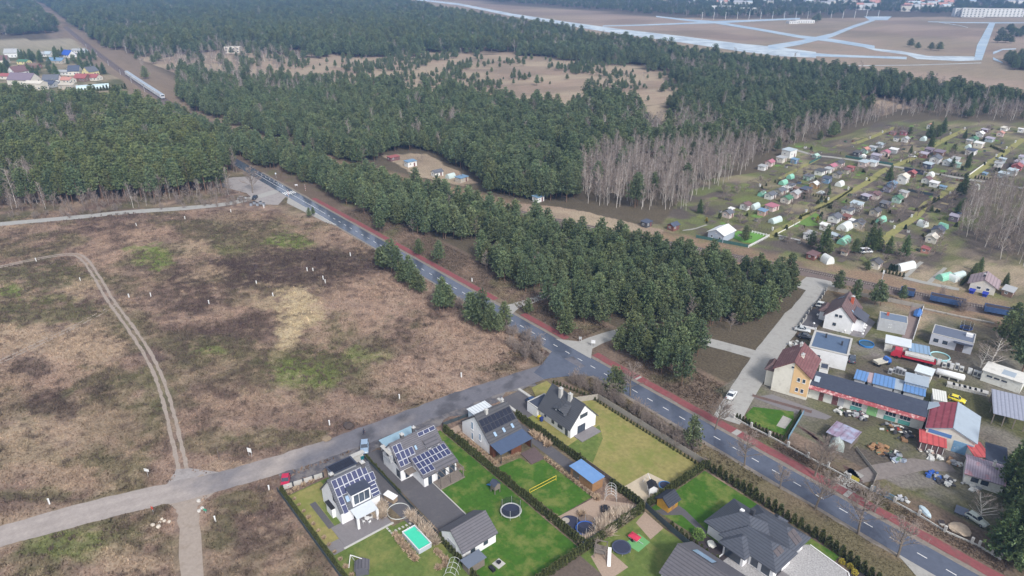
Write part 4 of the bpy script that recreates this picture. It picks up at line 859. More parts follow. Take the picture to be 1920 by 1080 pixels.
for rr, n in ((0, 8), (1, 8), (2, 3)):
    for i in range(n):
        x, t = -2.7 + i * 1.0, .55 + rr * 1.5
        p = MB().slab([wp(x, t, .1), wp(x + .98, t, .1), wp(x + .98, t + 1.46, .1), wp(x, t + 1.46, .1)], .05).build('solar_panel', alu, h.root)
        MB().slab([wp(x + .06, t + .06, .115), wp(x + .92, t + .06, .115), wp(x + .92, t + 1.4, .115), wp(x + .06, t + 1.4, .115)], .02).build('cells', pv, p)
for x in (-.2, 2.2, 5.2): MB().box(x - .09, -10.8, 0, x + .09, -10.62, 2.6).build('post', woodg, h.root)
mb = MB(); mb.box(-.4, -10.8, 2.6, 5.4, -10.6, 2.78)
for i in range(6): mb.box(-.2 + i * 1.06, -10.9, 2.78, -.08 + i * 1.06, -8.2, 2.9)
mb.build('pergola', woodg, h.root); MB().box(-.5, -10.9, 0.0, 5.5, -8.1, .3).build('porch_floor', woodg, h.root)
for p, w in ((-1.2, .9), (1.6, 2.0), (4.2, 1.4)): MB().box(p - w / 2, -8.16, .1, p + w / 2, -8.11, 2.1).build('patio_door', glass, h.root)
h.win('W', -1.8, 3.4, 1.6, 2.0); h.win('W', 1.4, 3.6, .9, 1.8); h.win('W', -2.6, .4, 1.4, 2.0); h.win('S', -3.8, .3, .9, 2.1)
MB().box(-5.9, -.8, 3.1, -5.3, 2.4, 3.25).box(-5.92, -.8, 3.25, -5.88, 2.4, 4.1).build('balcony', greyw, h.root); MB().slab([(-6.1, -1, 5.4), (-5.2, -1, 5.4), (-5.2, 3, 5.4), (-6.1, 3, 5.4)], .08).build('balcony_roof', concm, h.root)
MB().box(-4.6, -5.4, 2.35, -2.65, -3.5, 2.5).build('porch_roof', woodg, h.root)
flat_house('garage', 'flat garage with pale blue metal roof behind the twin-slope solar house', 'garage', -26.4, -15.8, 7.6, 2.8, 2.9, R(90), greyw, paleblue, 0)
h = House('house', 'white house with black solar field and dark glazed veranda clad in brown timber', 'house', -17.2, 2.4, 8.6, 10.2, 3.1, 7.2, R(90), white, mat('dark_roof_sheet', lin(84, 84, 88), rough=.5, var=.1, scale=1, courses=2.2, bump=.2))
for i in range(8):
    for j in range(2): h.panel(-1, -4.3 + i * 1.07, 1.3 + j * 1.6, 1.07, 1.6, pvb)
for x in (-2.6, -.2, 2.2): h.skylight(-1, x, 4.9)
h.chimney(-1.6, -.4, .6, .6, 7.9, concm); h.chimney(3.6, .6, .5, .5, 7.8, concm)
h.win('W', 1.2, 3.0, .8, 2.0, fm=frame_w, gm=glassl); h.win('W', 1.2, .2, .8, 1.9, fm=frame_w, gm=glassl); h.win('W', -1.6, 1.6, .8, 1.8, fm=frame_w, gm=glassl)
MB().slab([(-4.6, -5.6, 3.0), (4.4, -5.6, 3.0), (4.4, -9.2, 2.55), (-4.6, -9.2, 2.55)], .12).build('veranda_roof', mat('veranda_glass', lin(78, 92, 118), rough=.12, var=.1, spec=.7), h.root)
MB().box(-4.4, -6.4, 0, -3.6, -5.1, 2.75).build('timber_wall', woodr, h.root); MB().box(-1.2, -8.6, 0, 1.6, -8.4, 2.5).build('timber_wall', woodr, h.root)
MB().box(4.0, -8.8, 0, 4.2, -5.1, 2.6).build('timber_wall', woodr, h.root)
for x in (-4.3, 4.1): MB().box(x - .08, -9.0, 0, x + .08, -8.85, 2.55).build('post', frame_d, h.root)
MB().box(-3.4, -5.14, .1, 3.6, -5.11, 2.3).build('patio_door', glass, h.root)
flat_house('garage', 'small flat white garage with ribbed roof behind the black solar house', 'garage', -23.9, 4.4, 4.8, 3.0, 2.7, R(90), mat('pale_blue_sheet', lin(196, 212, 226), rough=.5, var=.05), mat('white_ribbed_sheet', lin(222, 228, 234), rough=.45, var=.04, corr=1.3), 0)
h = House('house', 'white house with plain steep graphite roof and two pale chimneys', 'house', -10.3, 19.3, 10.4, 7.9, 3.1, 7.4, 0, white, mat('graphite_sheet', lin(82, 84, 90), rough=.55, var=.12, scale=1.4, courses=3.4, bump=.4), oh=.7)
h.chimney(-1.5, -.9, .75, .75, 8.6, concm); h.chimney(1.3, -.6, .9, .7, 8.4, concm)
h.win('E', 0, 4.0, 2.3, 1.0, mull=3); h.win('E', -.6, .15, 2.4, 2.1, mull=3, name='patio_door'); h.win('S', -.6, .8, .9, 1.1); h.win('S', 1.8, .8, 1.6, 1.2, mull=2); h.win('S', 3.9, .1, .9, 2.0, name='patio_door'); h.win('S', -3.2, 1.2, .6, .8)
dm = MB().add([(-.8, -3.2, 4.2), (2.6, -3.2, 4.2), (2.2, -3.2, 4.9), (-.4, -3.2, 4.9), (.9, -3.2, 5.0)], [(0, 1, 2, 4, 3)]).build('dormer', white, h.root); MB().slab([(-1.3, -3.6, 4.6), (.9, -3.6, 5.4), (.9, -1.0, 6.4), (-.6, -1.0, 6.3)], .12).slab([(.9, -3.6, 5.4), (3.1, -3.6, 4.6), (2.4, -1.0, 6.3), (.9, -1.0, 6.4)], .12).build('dormer_roof', h.roof.data.materials[0], dm); MB().box(-.2, -3.26, 4.3, 2.0, -3.21, 4.75).build('dormer_window', glass, dm)
flat_house('garage', 'small flat white garage joined to the plain steep-roofed house', 'garage', -17.4, 17.4, 3.6, 5.4, 2.6, 0, white, felt, .15)
h = House('garage', 'white gabled outbuilding at the end of the dark driveway', 'garage', 5.0, -20.0, 7.4, 6.6, 2.6, 4.9, R(90), white, rtile2, oh=.5)
h.win('S', -1.5, .9, 1.0, .9); h.win('S', 1.4, .9, 1.0, .9); door(h.root, 7.4, 6.6, 'W', 0, 2.6, 2.2, greyw, 'garage_door')
flat_house('shed', 'narrow grey shed against the white gabled outbuilding', 'shed', 10.4, -22.9, 1.9, 3.4, 1.9, R(0), woodg, mat('grey_sheet', lin(112, 120, 134), rough=.4, var=.06), 0)
# bungalow with its cluster of hipped roofs
root = thing('bungalow', 'white bungalow with cluster of dark hipped roofs above a pebbled yard', 'house', (0, 0, 0))
mb = MB(); mb.box(31.6, 15.4, -.1, 40.5, 23.6, 2.8).box(40.5, 15.1, -.1, 45.2, 20.8, 2.79).box(40.4, 20.8, -.1, 44.8, 25.6, 2.78).box(36.2, 13.6, -.1, 40.3, 15.4, 2.77); mb.build('wall', white, root)
mb = MB(); hip(30.9, 14.8, 41.6, 24.3, 2.9, 5.9, mb); hip(34.5, 14.3, 46, 21.3, 2.88, 5.2, mb); hip(34.6, 19.8, 45.6, 26.4, 2.86, 5.1, mb); hip(35.6, 12.7, 41, 18.6, 2.84, 4.5, mb); hip(38.2, 24.0, 40.8, 27.0, 2.82, 4.0, mb); rf = mb.build('roof', rtile3, root)
for k, (cx_, cy_, sl_) in enumerate([(43.6, 22.6, .68), (43.6, 23.7, .68), (44.6, 22.6, .68), (44.6, 23.7, .68), (44.2, 17.2, .66), (44.2, 18.3, .66)]):
    ed = (45.6 if cy_ > 20 else 46.0); zc = lambda x: (2.86 if cy_ > 20 else 2.88) + (ed - x) * (.68 if cy_ > 20 else .663)
    x0, x1 = cx_ - .48, cx_ + .48
    MB().slab([(x0, cy_ - .5, zc(x0) + .12), (x1, cy_ - .5, zc(x1) + .12), (x1, cy_ + .5, zc(x1) + .12), (x0, cy_ + .5, zc(x0) + .12)], .05).build('solar_panel', pvg, root)
MB().box(36.4, 20.4, 5.2, 37.2, 21.1, 6.5).build('chimney', frame_d, root); MB().box(35.0, 19.4, 5.3, 35.7, 20.0, 5.95).build('skylight', frame_w, root)
for x, w in ((38.2, 3.2),): MB().box(x - w / 2, 13.55, .1, x + w / 2, 13.58, 2.3).build('patio_door', glass, root)
for x, w in ((41.6, 1.4), (43.8, 1.6)): MB().box(x - w / 2, 15.05, .3, x + w / 2, 15.08, 2.2).build('window', glass, root)
MB().box(45.2, 16.4, .1, 45.24, 18.0, 2.2).build('door', frame_d, root); MB().box(44.82, 21.8, .1, 44.86, 24.6, 2.3).build('garage_door', greyw, root); MB().box(45.3, 15.6, 0, 47, 18.2, .16).build('step', slate, root)
h = House('house', 'house with dark tiled roof and open skylight below the yellow shed plot', 'house', 40.5, 5.0, 15, 9.0, 2.7, 5.4, R(4), white, rtile2, oh=.6)
h.chimney(.5, -2.2, .5, .5, 5.4, alu, False); h.chimney(4.5, -1.5, .7, .7, 6.0); h.skylight(1, -5.5, 1.0, 4.0, 2.2); h.win('W', 0, .8, 1.5, 1.3); h.win('S', -4, .2, 2, 2.1, name='patio_door', mull=2)
h = House('garden_shed', 'yellow timber garden shed with black roof beside the lawn', 'shed', 22.2, 15.4, 2.9, 2.8, 2.0, 3.0, R(90), mat('yellow_boards', lin(226, 172, 76), rough=.8, var=.1, planks=5), mat('black_shingle', lin(62, 66, 76), rough=.8, var=.15, courses=4), oh=.45, og=.4); door(h.root, 2.9, 2.8, 'S', 0, .9, 1.8, wood)
r = flat_house('garden_shed', 'long timber shed with flat blue roof beside the gravel play area', 'shed', 7.1, 8.2, 6.4, 2.9, 2.5, R(-1), wood, bluemetal, 0); door(r, 6.4, 2.9, 'S', -1.5, 1.8, 1.9, woodg)
r = flat_house('annex', 'grey concrete porch wall with gate posts beside the carport', 'annex', -28.4, -25.0, 2.6, .5, 1.7, R(90), concm, concm, 0)
# ================================================================ GARDEN PLANTS, FENCES
def cone_crown(seed, h, r, n, col, per=4, ln=.2, flat=.6, wid=.34, low=.02, spread=.5):
    rg = np.random.default_rng(seed); t = rg.random(n) ** 1.15; a = rg.uniform(0, 6.283, n); rr = r * (1 - t) ** flat * rg.uniform(.7, 1.08, n)
    c = np.stack([np.cos(a) * rr, np.sin(a) * rr, low * h + t * h * (1 - low)], 1); d = np.stack([np.cos(a) * .7, np.sin(a) * .7, np.full(n, .8)], 1)
    cl = np.array(col)[None] * rg.uniform(.7, 1.3, (n, 1)); return blades_mesh('foliage', c, d / np.linalg.norm(d, axis=1)[:, None], np.full(n, ln), np.full(n, ln * wid), spread, cl, per, seed)
leafm = mat('conifer_leaves', attr=True, rough=.75, var=.12, scale=3, spec=.12, objvar=.15)
strawm = mat('dry_straw', attr=True, rough=.9, var=.12, scale=3, spec=.1, objvar=.08)
THUJA = [cone_crown(200 + i, 1.75 + .12 * i, .42, 150, (.105, .118, .046), 4, .28) for i in range(4)]
for m_ in THUJA: m_.materials.append(leafm)
def straw(seed, r, h, n, col=(.50, .38, .27)):
    rg = np.random.default_rng(seed); a = rg.uniform(0, 6.283, n); q = np.sqrt(rg.random(n)) * r * .45; c = np.stack([np.cos(a) * q, np.sin(a) * q, np.full(n, .0)], 1)
    el = rg.uniform(.25, 1.45, n); d = np.stack([np.cos(a) * np.cos(el), np.sin(a) * np.cos(el), np.sin(el)], 1); cl = np.array(col)[None] * rg.uniform(.7, 1.25, (n, 1))
    L = np.where(el > .7, h, r * 1.0) * rg.uniform(.8, 1.1, n); return blades_mesh('blades', c, d, L, np.full(n, .055), .18, cl, 2, seed)
STRAW = [straw(300 + i, .55, .75, 110) for i in range(3)]; REED = [straw(310 + i, .7, 2.0, 240, (.60, .50, .40)) for i in range(3)]
for m_ in STRAW + REED: m_.materials.append(strawm)
for m_ in REED: pass
def hedge(label, pts, step, sc=1.0, name='thuja_hedge'):
    P_ = dense(pts, step); root = thing(name, label, 'hedge', (P_[0][0], P_[0][1], 0))
    for p in P_:
        o = obj('shrub', random.choice(THUJA), None, root, (p[0] - P_[0][0] + random.uniform(-.06, .06), p[1] - P_[0][1] + random.uniform(-.06, .06), 0), random.uniform(0, 6.3)); s = sc * random.uniform(.9, 1.1); o.scale = (s, s, s * random.uniform(.92, 1.08))
    return root
hedge('thuja hedge along the left edge of the garden with the turquoise pool', [(-29.5, -41.4), (19, -41.6)], .85, .72)
hedge('thuja hedge between the dark driveway and the turquoise pool garden', [(1.5, -23.9), (19, -24.3)], .9, .8)
hedge('clipped low hedge strip beside the top of the dark driveway', [(-28, -23.1), (-14, -23.3)], .7, .5)
hedge('tall thuja hedge between the twin-slope solar house and the black solar house', [(-25, -4.9), (19.2, -4.7)], .72, 1.0)
hedge('thuja hedge between the volleyball lawn and the yellowed lawn', [(-19, 11.3), (3.4, 11.4)], .75, .95)
hedge('thuja hedge beside the hooped garden frame and the sandpit', [(11.2, 11.2), (19, 11.4)], .75, .95)
hedge('thuja hedge across the foot of the volleyball garden', [(20.0, -4.6), (20.0, 10.6)], .72, 1.0)
hedge('thuja hedge across the foot of the green lawn behind the outbuilding', [(20.0, -40), (20.0, -5.6)], .72, 1.0)
hedge('thuja hedge between the sandpit and the yellow shed lawn', [(19.9, 12.4), (19.9, 30.4)], .72, 1.0)
hedge('low young hedge inside the concrete panel fence', [(-12, 30.2), (18.8, 30.0)], .95, .45)
hedge('young hedge on the corner of the plain steep-roofed house plot', [(-24, 27.6), (-12.4, 30.6)], .95, .5)
def singles(name, label, cat, group, pts, meshes, sc, pname):
    src = None
    for i, p in enumerate(pts):
        s = sc * random.uniform(.85, 1.15); t = thing(name, label, cat, (p[0], p[1], 0), random.uniform(0, 6.28), group); t.scale = (s, s, s * random.uniform(.9, 1.1)); obj(pname, meshes[i % len(meshes)], None, t)
singles('thuja_shrub', 'columnar thuja in the row between the bungalow lawn and the main road verge', 'shrub', 'thujas along the bungalow verge', dense([(20.6, 30.6), (46, 30.2)], 1.35) + dense([(46, 30.2), (57, 28.6), (61, 26)], 1.3), THUJA, 1.15, 'foliage')
singles('thuja_shrub', 'columnar thuja in the row beside the dark mulch bed with the white stone', 'shrub', 'thujas by the dark mulch bed', dense([(26.5, 11.4), (37, 10.8)], 1.15) + dense([(39, 9.8), (50, 9.0)], 1.6), THUJA, .85, 'foliage')
grass_rows = [('row along the front wall of the white box dormer house plot', [K1(60 + i * 40, 640 - i * 21) for i in range(5)], .95),
              ('row beside the left hedge of the turquoise pool garden', [(-28 + i * 2.2, -40.3) for i in range(13)], .7),
              ('row beside the turquoise pool', [Q4(950 + i * 36, 560 + i * 44) for i in range(8)], 1.15), ('row below the turquoise pool', [Q4(1470, 770), Q4(1505, 800), Q4(1540, 840), Q4(1590, 880), Q4(1580, 950), Q4(1500, 985)], 1.0),
              ('row under the white gable wall of the black solar house', [K1(965 + i * 16.5, 318 + i * 13.5) for i in range(13)], .75), ('row in front of the dark glazed veranda', [K1(1180 + i * 13, 468 - i * 4.5) for i in range(9)], .8),
              ('row of large clumps beside the narrow dark garden path', [K2(285, 325), K2(308, 342), K2(335, 360), K2(362, 382)], 1.9), ('row along the edge of the volleyball lawn', [K2(350 + i * 21, 455 + i * 16.5) for i in range(13)], .85)]
for lb, pts, sc in grass_rows: singles('ornamental_clump', 'straw-coloured ornamental grass clump, ' + lb, 'grass clump', 'grass clumps, ' + lb, pts, STRAW, sc, 'blades')
reed_rows = [('beside the dark driveway and the pool', [Q4(1150, 330), Q4(1200, 390), Q4(1240, 420), Q4(1300, 500), Q4(1350, 540), Q4(1400, 600), Q4(1460, 670)], .85), ('against the corner of the white box dormer house', [Q4(720, 300), Q4(745, 330), Q4(790, 200), Q4(795, 260), Q4(790, 330)], .9),
             ('behind the round trampoline on the gravel play area', [Q5(500 + i * 22, 690 - (i % 2) * 40) for i in range(5)] + [Q5(600 + i * 32, 590 - (i % 3) * 30) for i in range(6)], 1.05), ('between trampoline and hedge on the gravel play area', [Q5(360, 770), Q5(385, 790), Q5(430, 750), Q5(445, 770)], .95)]
for lb, pts, sc in reed_rows: singles('reed_clump', 'tall pale reed grass ' + lb, 'grass clump', 'reed grass ' + lb, pts, REED, sc, 'blades')
singles('ornamental_clump', 'single straw grass clump on the gravel play area', 'grass clump', 'clumps on the play area', [Q5(485, 370), Q5(100, 570), Q5(345, 520)], STRAW, 1.5, 'blades')
# ---- fences
def fence(name, label, cat, pts, h, m, pm, span=2.5, pw=.12, th=.05, ph=.1, group=None, gap=0.03):
    P_ = dense(pts, span); root = thing(name, label, cat, (P_[0][0], P_[0][1], 0), 0, group); ox, oy = P_[0]
    for p in P_: MB().box(p[0] - ox - pw / 2, p[1] - oy - pw / 2, -.1, p[0] - ox + pw / 2, p[1] - oy + pw / 2, h + ph).build('post', pm, root)
    for a, b in zip(P_[:-1], P_[1:]):
        d = math.hypot(b[0] - a[0], b[1] - a[1]); MB().cbox((a[0] + b[0]) / 2 - ox, (a[1] + b[1]) / 2 - oy, h / 2 + gap / 2, d - pw - .01, th, h - gap, math.atan2(b[1] - a[1], b[0] - a[0])).build('panel', m, root)
    return root
fpanel = mat('concrete_fence', lin(164, 158, 150), rough=.9, var=.12, scale=1.5)
mesh_d = mat('anthracite_fence', lin(72, 82, 88), rough=.7, var=.08)
fence('concrete_fence', 'weathered concrete panel fence between the yellowed lawn and the main road', 'fence', [(-12, 31.2), (19.4, 31.1)], 1.5, fpanel, fpanel)
fence('concrete_fence', 'short concrete panel fence joining the plain steep-roofed house corner', 'fence', [(-15.2, 24.4), (-12, 31.2)], 1.5, fpanel, fpanel)
fence('board_fence', 'weathered board fence between the yellowed lawn and the volleyball garden', 'fence', [(-10, 11.9), (19.2, 11.9)], 1.3, woodg, woodg)
fence('mesh_fence', 'anthracite fence across the foot of the volleyball garden', 'fence', [(19.5, -5), (19.5, 11)], 1.6, mesh_d, mesh_d)
fence('mesh_fence', 'anthracite fence beside the yellow shed and the sandy play corner', 'fence', [(20, 11.6), (27, 10.6), (39, 9.4)], 1.4, mesh_d, mesh_d)
fence('mesh_fence', 'dark fence along the left edge of the turquoise pool garden', 'fence', [(-30, -42), (19, -42.2)], 1.0, mesh_d, mesh_d)
fence('front_wall', 'pale concrete front wall with dark posts along the dirt road', 'wall', [(-29.8, -41), (-28.2, -33)], 1.1, concm, frame_d, 2.0, .3, .2)
fence('front_wall', 'short pale wall by the bins next to the carport', 'wall', [(-28, -27), (-28, -24)], 1.4, concm, concm, 2.0, .3, .2)
fence('mesh_fence', 'dark fence between the dark side path and the driveway', 'fence', [(-28.5, -23.5), (0, -23.5)], .7, mesh_d, mesh_d)
fence('wooden_fence', 'white rail fence along the bungalow pebble yard', 'fence', [(38, 9.9), (55, 8.7)], .8, frame_w, woodg, 2.0, .1, .04)
fence('front_wall', 'dark low front fence of the black solar house plot', 'fence', [(-27, -4), (-25.6, 8)], .9, mesh_d, frame_d, 2.0, .2, .08)
# ================================================================ CARS, PEOPLE, GARDEN THINGS
tyre = mat('tyre_rubber', lin(40, 40, 42), rough=.9, var=.1); rimm = mat('wheel_rim', lin(170, 172, 176), rough=.35, metal=.5, var=.05)
carglass = mat('car_glass', lin(52, 62, 76), rough=.06, var=.03, spec=.8); redl = mat('tail_lamp', lin(150, 30, 30), rough=.3); headl = mat('head_lamp', lin(220, 224, 228), rough=.2)
def car(label, loc, rz, col, L=4.3, W=1.78, H=1.48, kind='hatch', name='parked_car', cat='car', z=0.03):
    t = thing(name, label, cat, (loc[0], loc[1], z), rz); pm = mat('car_paint_%d_%d_%d' % col, lin(*col), rough=.28, var=.03, spec=.6)
    a, w = L / 2, W / 2; sec = {'hatch': [(-.98, .35, .62), (-.93, .3, .92), (-.5, .3, .98), (.25, .3, .95), (.78, .3, .82), (.97, .33, .62)], 'van': [(-.98, .35, .9), (-.95, .3, 1.05), (-.5, .3, 1.05), (.45, .3, 1.02), (.8, .3, .95), (.97, .33, .7)]}.get(kind if kind == 'van' else 'hatch')
    mb = MB(); n = len(sec)
    for x, z0, z1 in sec:
        tp = 1 - .10 * (abs(x) > .9); X = x * a
        mb.v += [(X, -w * tp, z0), (X, -w * tp * 1.0, z0 + (z1 - z0) * .55), (X, -w * tp * .93, z1), (X, w * tp * .93, z1), (X, w * tp, z0 + (z1 - z0) * .55), (X, w * tp, z0)]
    for i in range(n - 1):
        for k in range(6): mb.f.append((i * 6 + k, (i + 1) * 6 + k, (i + 1) * 6 + (k + 1) % 6, i * 6 + (k + 1) % 6))
    mb.f += [(0, 1, 2, 3, 4, 5), tuple((n - 1) * 6 + k for k in (5, 4, 3, 2, 1, 0))]; mb.build('body', pm, t, True)
    x0, x1, x2, x3 = {'van': (-.94, -.90, .40, .66), 'wagon': (-.92, -.74, .08, .36), 'hatch': (-.86, -.62, .08, .40), 'sedan': (-.66, -.38, .08, .42)}[kind]; zb = 1.0 if kind == 'van' else .93
    mb = MB(); tw = .8; mb.add([(x0 * a, -w * .92, zb), (x3 * a, -w * .92, zb - .04), (x3 * a, w * .92, zb - .04), (x0 * a, w * .92, zb), (x1 * a, -w * tw, H - .03), (x2 * a, -w * tw, H - .03), (x2 * a, w * tw, H - .03), (x1 * a, w * tw, H - .03)], [(0, 1, 5, 4), (1, 2, 6, 5), (2, 3, 7, 6), (3, 0, 4, 7)]); mb.build('glasshouse', carglass, t)
    mb = MB(); mb.add([(x1 * a - .03, -w * tw - .01, H - .05), (x2 * a + .03, -w * tw - .01, H - .05), (x2 * a + .03, w * tw + .01, H - .05), (x1 * a - .03, w * tw + .01, H - .05), (x1 * a + .1, -w * tw + .1, H), (x2 * a - .1, -w * tw + .1, H), (x2 * a - .1, w * tw - .1, H), (x1 * a + .1, w * tw - .1, H)], [(4, 5, 6, 7), (0, 1, 5, 4), (1, 2, 6, 5), (2, 3, 7, 6), (3, 0, 4, 7)])
    for sg in (-1, 1):
        for xa, xb in ((x3, x2), (x0, x1), ((x0 + x3) / 2, (x1 + x2) / 2)): mb.tube([(xa * a, sg * (w * .92 + .005), zb - .02), (xb * a, sg * (w * tw + .012), H - .03)], .035, 4, False)
    mb.build('roof', pm, t)
    for sx_ in (-.62, .62):
        for sg in (-1, 1):
            q = MB().tube([(sx_ * a, sg * (w - .2), .32), (sx_ * a, sg * (w + .015), .32)], .32, 10).build('wheel', tyre, t); MB().tube([(sx_ * a, sg * (w + .01), .32), (sx_ * a, sg * (w + .025), .32)], .19, 8).build('rim', rimm, q)
    for sg in (-1, 1): MB().cbox(a * .955, sg * w * .68, .64, .1, .34, .14).build('headlight', headl, t); MB().cbox(-a * .965, sg * w * .7, .72, .08, .26, .2).build('tail_light', redl, t)
    return t
car('red hatchback parked beside the pale front wall', G(536, 905), R(-28), (190, 40, 78), 3.9, 1.7, 1.45)
car('pale blue-grey estate car on the driveway by the carport', G(684, 842), R(-30), (150, 172, 196), 4.4, 1.78, 1.5, 'wagon')
car('dark blue car on the paved drive of the plain steep-roofed house', G(1000, 758), R(0), (52, 78, 116), 4.2, 1.76, 1.45)
car('white car driving on the street beside the bare plot', G(1371, 744), R(106), (228, 230, 230), 4.3, 1.78, 1.5, 'sedan')
car('silver saloon parked beside the garden wall', G(1504, 621), R(28), (196, 200, 202), 4.5, 1.78, 1.45, 'sedan')
car('dark estate car by the corner of the flat white building', G(1597, 676), R(115), (70, 78, 92), 4.4, 1.78, 1.5, 'wagon')
car('dark saloon half hidden by weeds beside the flat white building', G(1510, 634), R(22), (84, 88, 94), 4.2, 1.75, 1.4, 'sedan')
car('white van parked under the pines of the gardens', G(1623, 474), R(60), (226, 228, 230), 4.8, 1.95, 1.9, 'van')
car('white jeep parked beside the brown-roofed house', G(1542, 577), R(20), (214, 216, 214), 4.2, 1.8, 1.8, 'wagon')
car('yellow vintage car behind the red roofed workshop', G(1793, 752), R(10), (232, 214, 60), 3.9, 1.6, 1.4)
car('silver car parked on the forecourt by the wood', G(455, 374), R(60), (176, 180, 184), 4.3, 1.75, 1.45)
car('black car beside the recycling bins', G(478, 373), R(-40), (44, 46, 52), 4.2, 1.75, 1.5)
car('white car parked beside the lane of the garden colony', G(1710, 295), R(40), (224, 226, 226), 4.2, 1.75, 1.5)
car('old green-white car left in the grass of the scrap yard', G(1830, 978), R(-12), (196, 204, 196), 4.0, 1.6, 1.4, 'wagon')
# a pedestrian on the dirt road
def person(label, loc, rz):
    t = thing('person', label, 'person', (loc[0], loc[1], .03), rz); me = bpy.data.meshes.new('body')
    J = [(0, 0, .95, .15), (0, 0, 1.2, .15), (0, 0, 1.42, .17), (0, 0, 1.53, .06), (0.02, 0, 1.66, .105), (.02, 0, 1.74, .09), (0, .2, 1.42, .07), (-.12, .27, 1.15, .055), (.05, .28, .92, .045), (.09, .28, .84, .04), (0, -.2, 1.42, .07), (.1, -.27, 1.16, .055), (.22, -.27, .95, .045), (.25, -.27, .87, .04), (0, .1, .9, .1), (.16, .11, .5, .07), (.1, .11, .08, .05), (.25, .11, .05, .045), (0, -.1, .9, .1), (-.08, -.11, .5, .07), (-.3, -.11, .12, .05), (-.17, -.11, .05, .045)]
    E_ = [(0, 1), (1, 2), (2, 3), (3, 4), (4, 5), (2, 6), (6, 7), (7, 8), (8, 9), (2, 10), (10, 11), (11, 12), (12, 13), (0, 14), (14, 15), (15, 16), (16, 17), (0, 18), (18, 19), (19, 20), (20, 21)]
    me.from_pydata([j[:3] for j in J], E_, []); o = obj('body', me, mat('dark_clothes', lin(52, 56, 72), rough=.9, var=.1), t)
    md = o.modifiers.new('s', 'SKIN'); o.modifiers.new('d', 'SUBSURF').levels = 1; o.modifiers['d'].render_levels = 1
    for i, j in enumerate(J): o.data.skin_vertices[0].data[i].radius = (j[3], j[3])
    o.data.skin_vertices[0].data[0].use_root = True
    MB().lathe([(.02, 1.84), (.1, 1.8), (.125, 1.7), (.11, 1.63)][::-1], 8, .01, 0).build('hair', mat('dark_hair', lin(50, 40, 36), rough=.8), t, True); MB().lathe([(.05, 1.57), (.085, 1.6), (.095, 1.7), (.06, 1.78)], 8, .05, 0).build('face', mat('skin', lin(206, 160, 136), rough=.6), t, True)
    for hp in ((.09, .28, .8), (.26, -.27, .83)):
        mb = MB(); mb.cbox(hp[0], hp[1], hp[2], .05, .035, .1)
        for k in range(4): mb.tube([(hp[0] - .025 + k * .017, hp[1], hp[2] - .04), (hp[0] - .02 + k * .018, hp[1], hp[2] - .1 + abs(k - 1.5) * .012), (hp[0] - .005 + k * .018, hp[1], hp[2] - .13 + abs(k - 1.5) * .014)], .009, 4)
        mb.tube([(hp[0] + .03, hp[1], hp[2] + .02), (hp[0] + .06, hp[1], hp[2] - .03)], .01, 4); mb.build('hand', MATS['skin'], t)
    return t
person('person in dark clothes walking along the dirt road', G(683, 816), R(40))
# ---- trampolines, pools, play things
def trampoline(label, loc, r, rimc, net=True, z=.7, mat_c=(58, 62, 82)):
    t = thing('trampoline', label, 'trampoline', (loc[0], loc[1], 0)); rm = mat('tramp_rim_%d_%d_%d' % rimc, lin(*rimc), rough=.5, var=.05)
    MB().lathe([(.05, z - .02), (r * .86, z - .02), (r * .86, z), (.05, z)], 24).build('jumping_mat', mat('tramp_mat_%d' % mat_c[2], lin(*mat_c), rough=.8), t)
    mb = MB(); n = 24
    for i in range(n):
        a, b = 2 * math.pi * i / n, 2 * math.pi * (i + 1) / n
        mb.slab([(math.cos(a) * r * .87, math.sin(a) * r * .87, z + .05), (math.cos(a) * r, math.sin(a) * r, z + .03), (math.cos(b) * r, math.sin(b) * r, z + .03), (math.cos(b) * r * .87, math.sin(b) * r * .87, z + .05)], .05)
    mb.build('rim', rm, t)
    for i in range(6): a = i * math.pi / 3 + .3; MB().tube([(math.cos(a) * r * .97, math.sin(a) * r * .97, 0), (math.cos(a) * r * .97, math.sin(a) * r * .97, z + (1.7 if net else 0))], .035, 5).build('post', alu, t)
    if net:
        mb = MB(); pts = [(math.cos(i * math.pi / 12) * r * .96, math.sin(i * math.pi / 12) * r * .96) for i in range(25)]
        for p, q in zip(pts[:-1], pts[1:]): mb.add([(*p, z), (*q, z), (*q, z + 1.65), (*p, z + 1.65)], [(0, 1, 2, 3)])
        mb.build('safety_net', mat('net_mesh', lin(50, 52, 58), rough=.9, alpha=.35), t)
    return t
trampoline('round trampoline with white rim on the green lawn behind the outbuilding', G(958, 962), 2.1, (206, 208, 206))
trampoline('netted trampoline with blue rim among reed grass', Q5(382, 665), 1.9, (60, 108, 196))
trampoline('sunken trampoline with dark blue mat beside the green mat', Q5(712, 832), 1.75, (78, 84, 108), False, .5)
trampoline('blue-rimmed pool trampoline at the corner of the sandpit', Q5(1112, 262), 1.3, (74, 132, 190), False, .5)
trampoline('blue netted trampoline behind the flat pale house', Q8(1024, 110), 1.6, (46, 92, 176))
t = thing('covered_pool', 'round dark cover with pale inset lying on the gravel play area', 'pool cover', (*Q5(240, 595), 0)); MB().lathe([(1.95, 0), (1.95, .16), (1.8, .22), (.1, .24)], 24).build('cover', mat('pool_cover', lin(62, 64, 84), rough=.6, var=.1), t); MB().lathe([(.75, .245), (.75, .27), (.1, .27)], 16, -.9, -.3).build('inset', mat('sand_inset', lin(176, 168, 156), rough=.9), t)
turq = mat('pool_water', lin(72, 208, 170), rough=.1, var=.06, scale=.8, spec=.6)
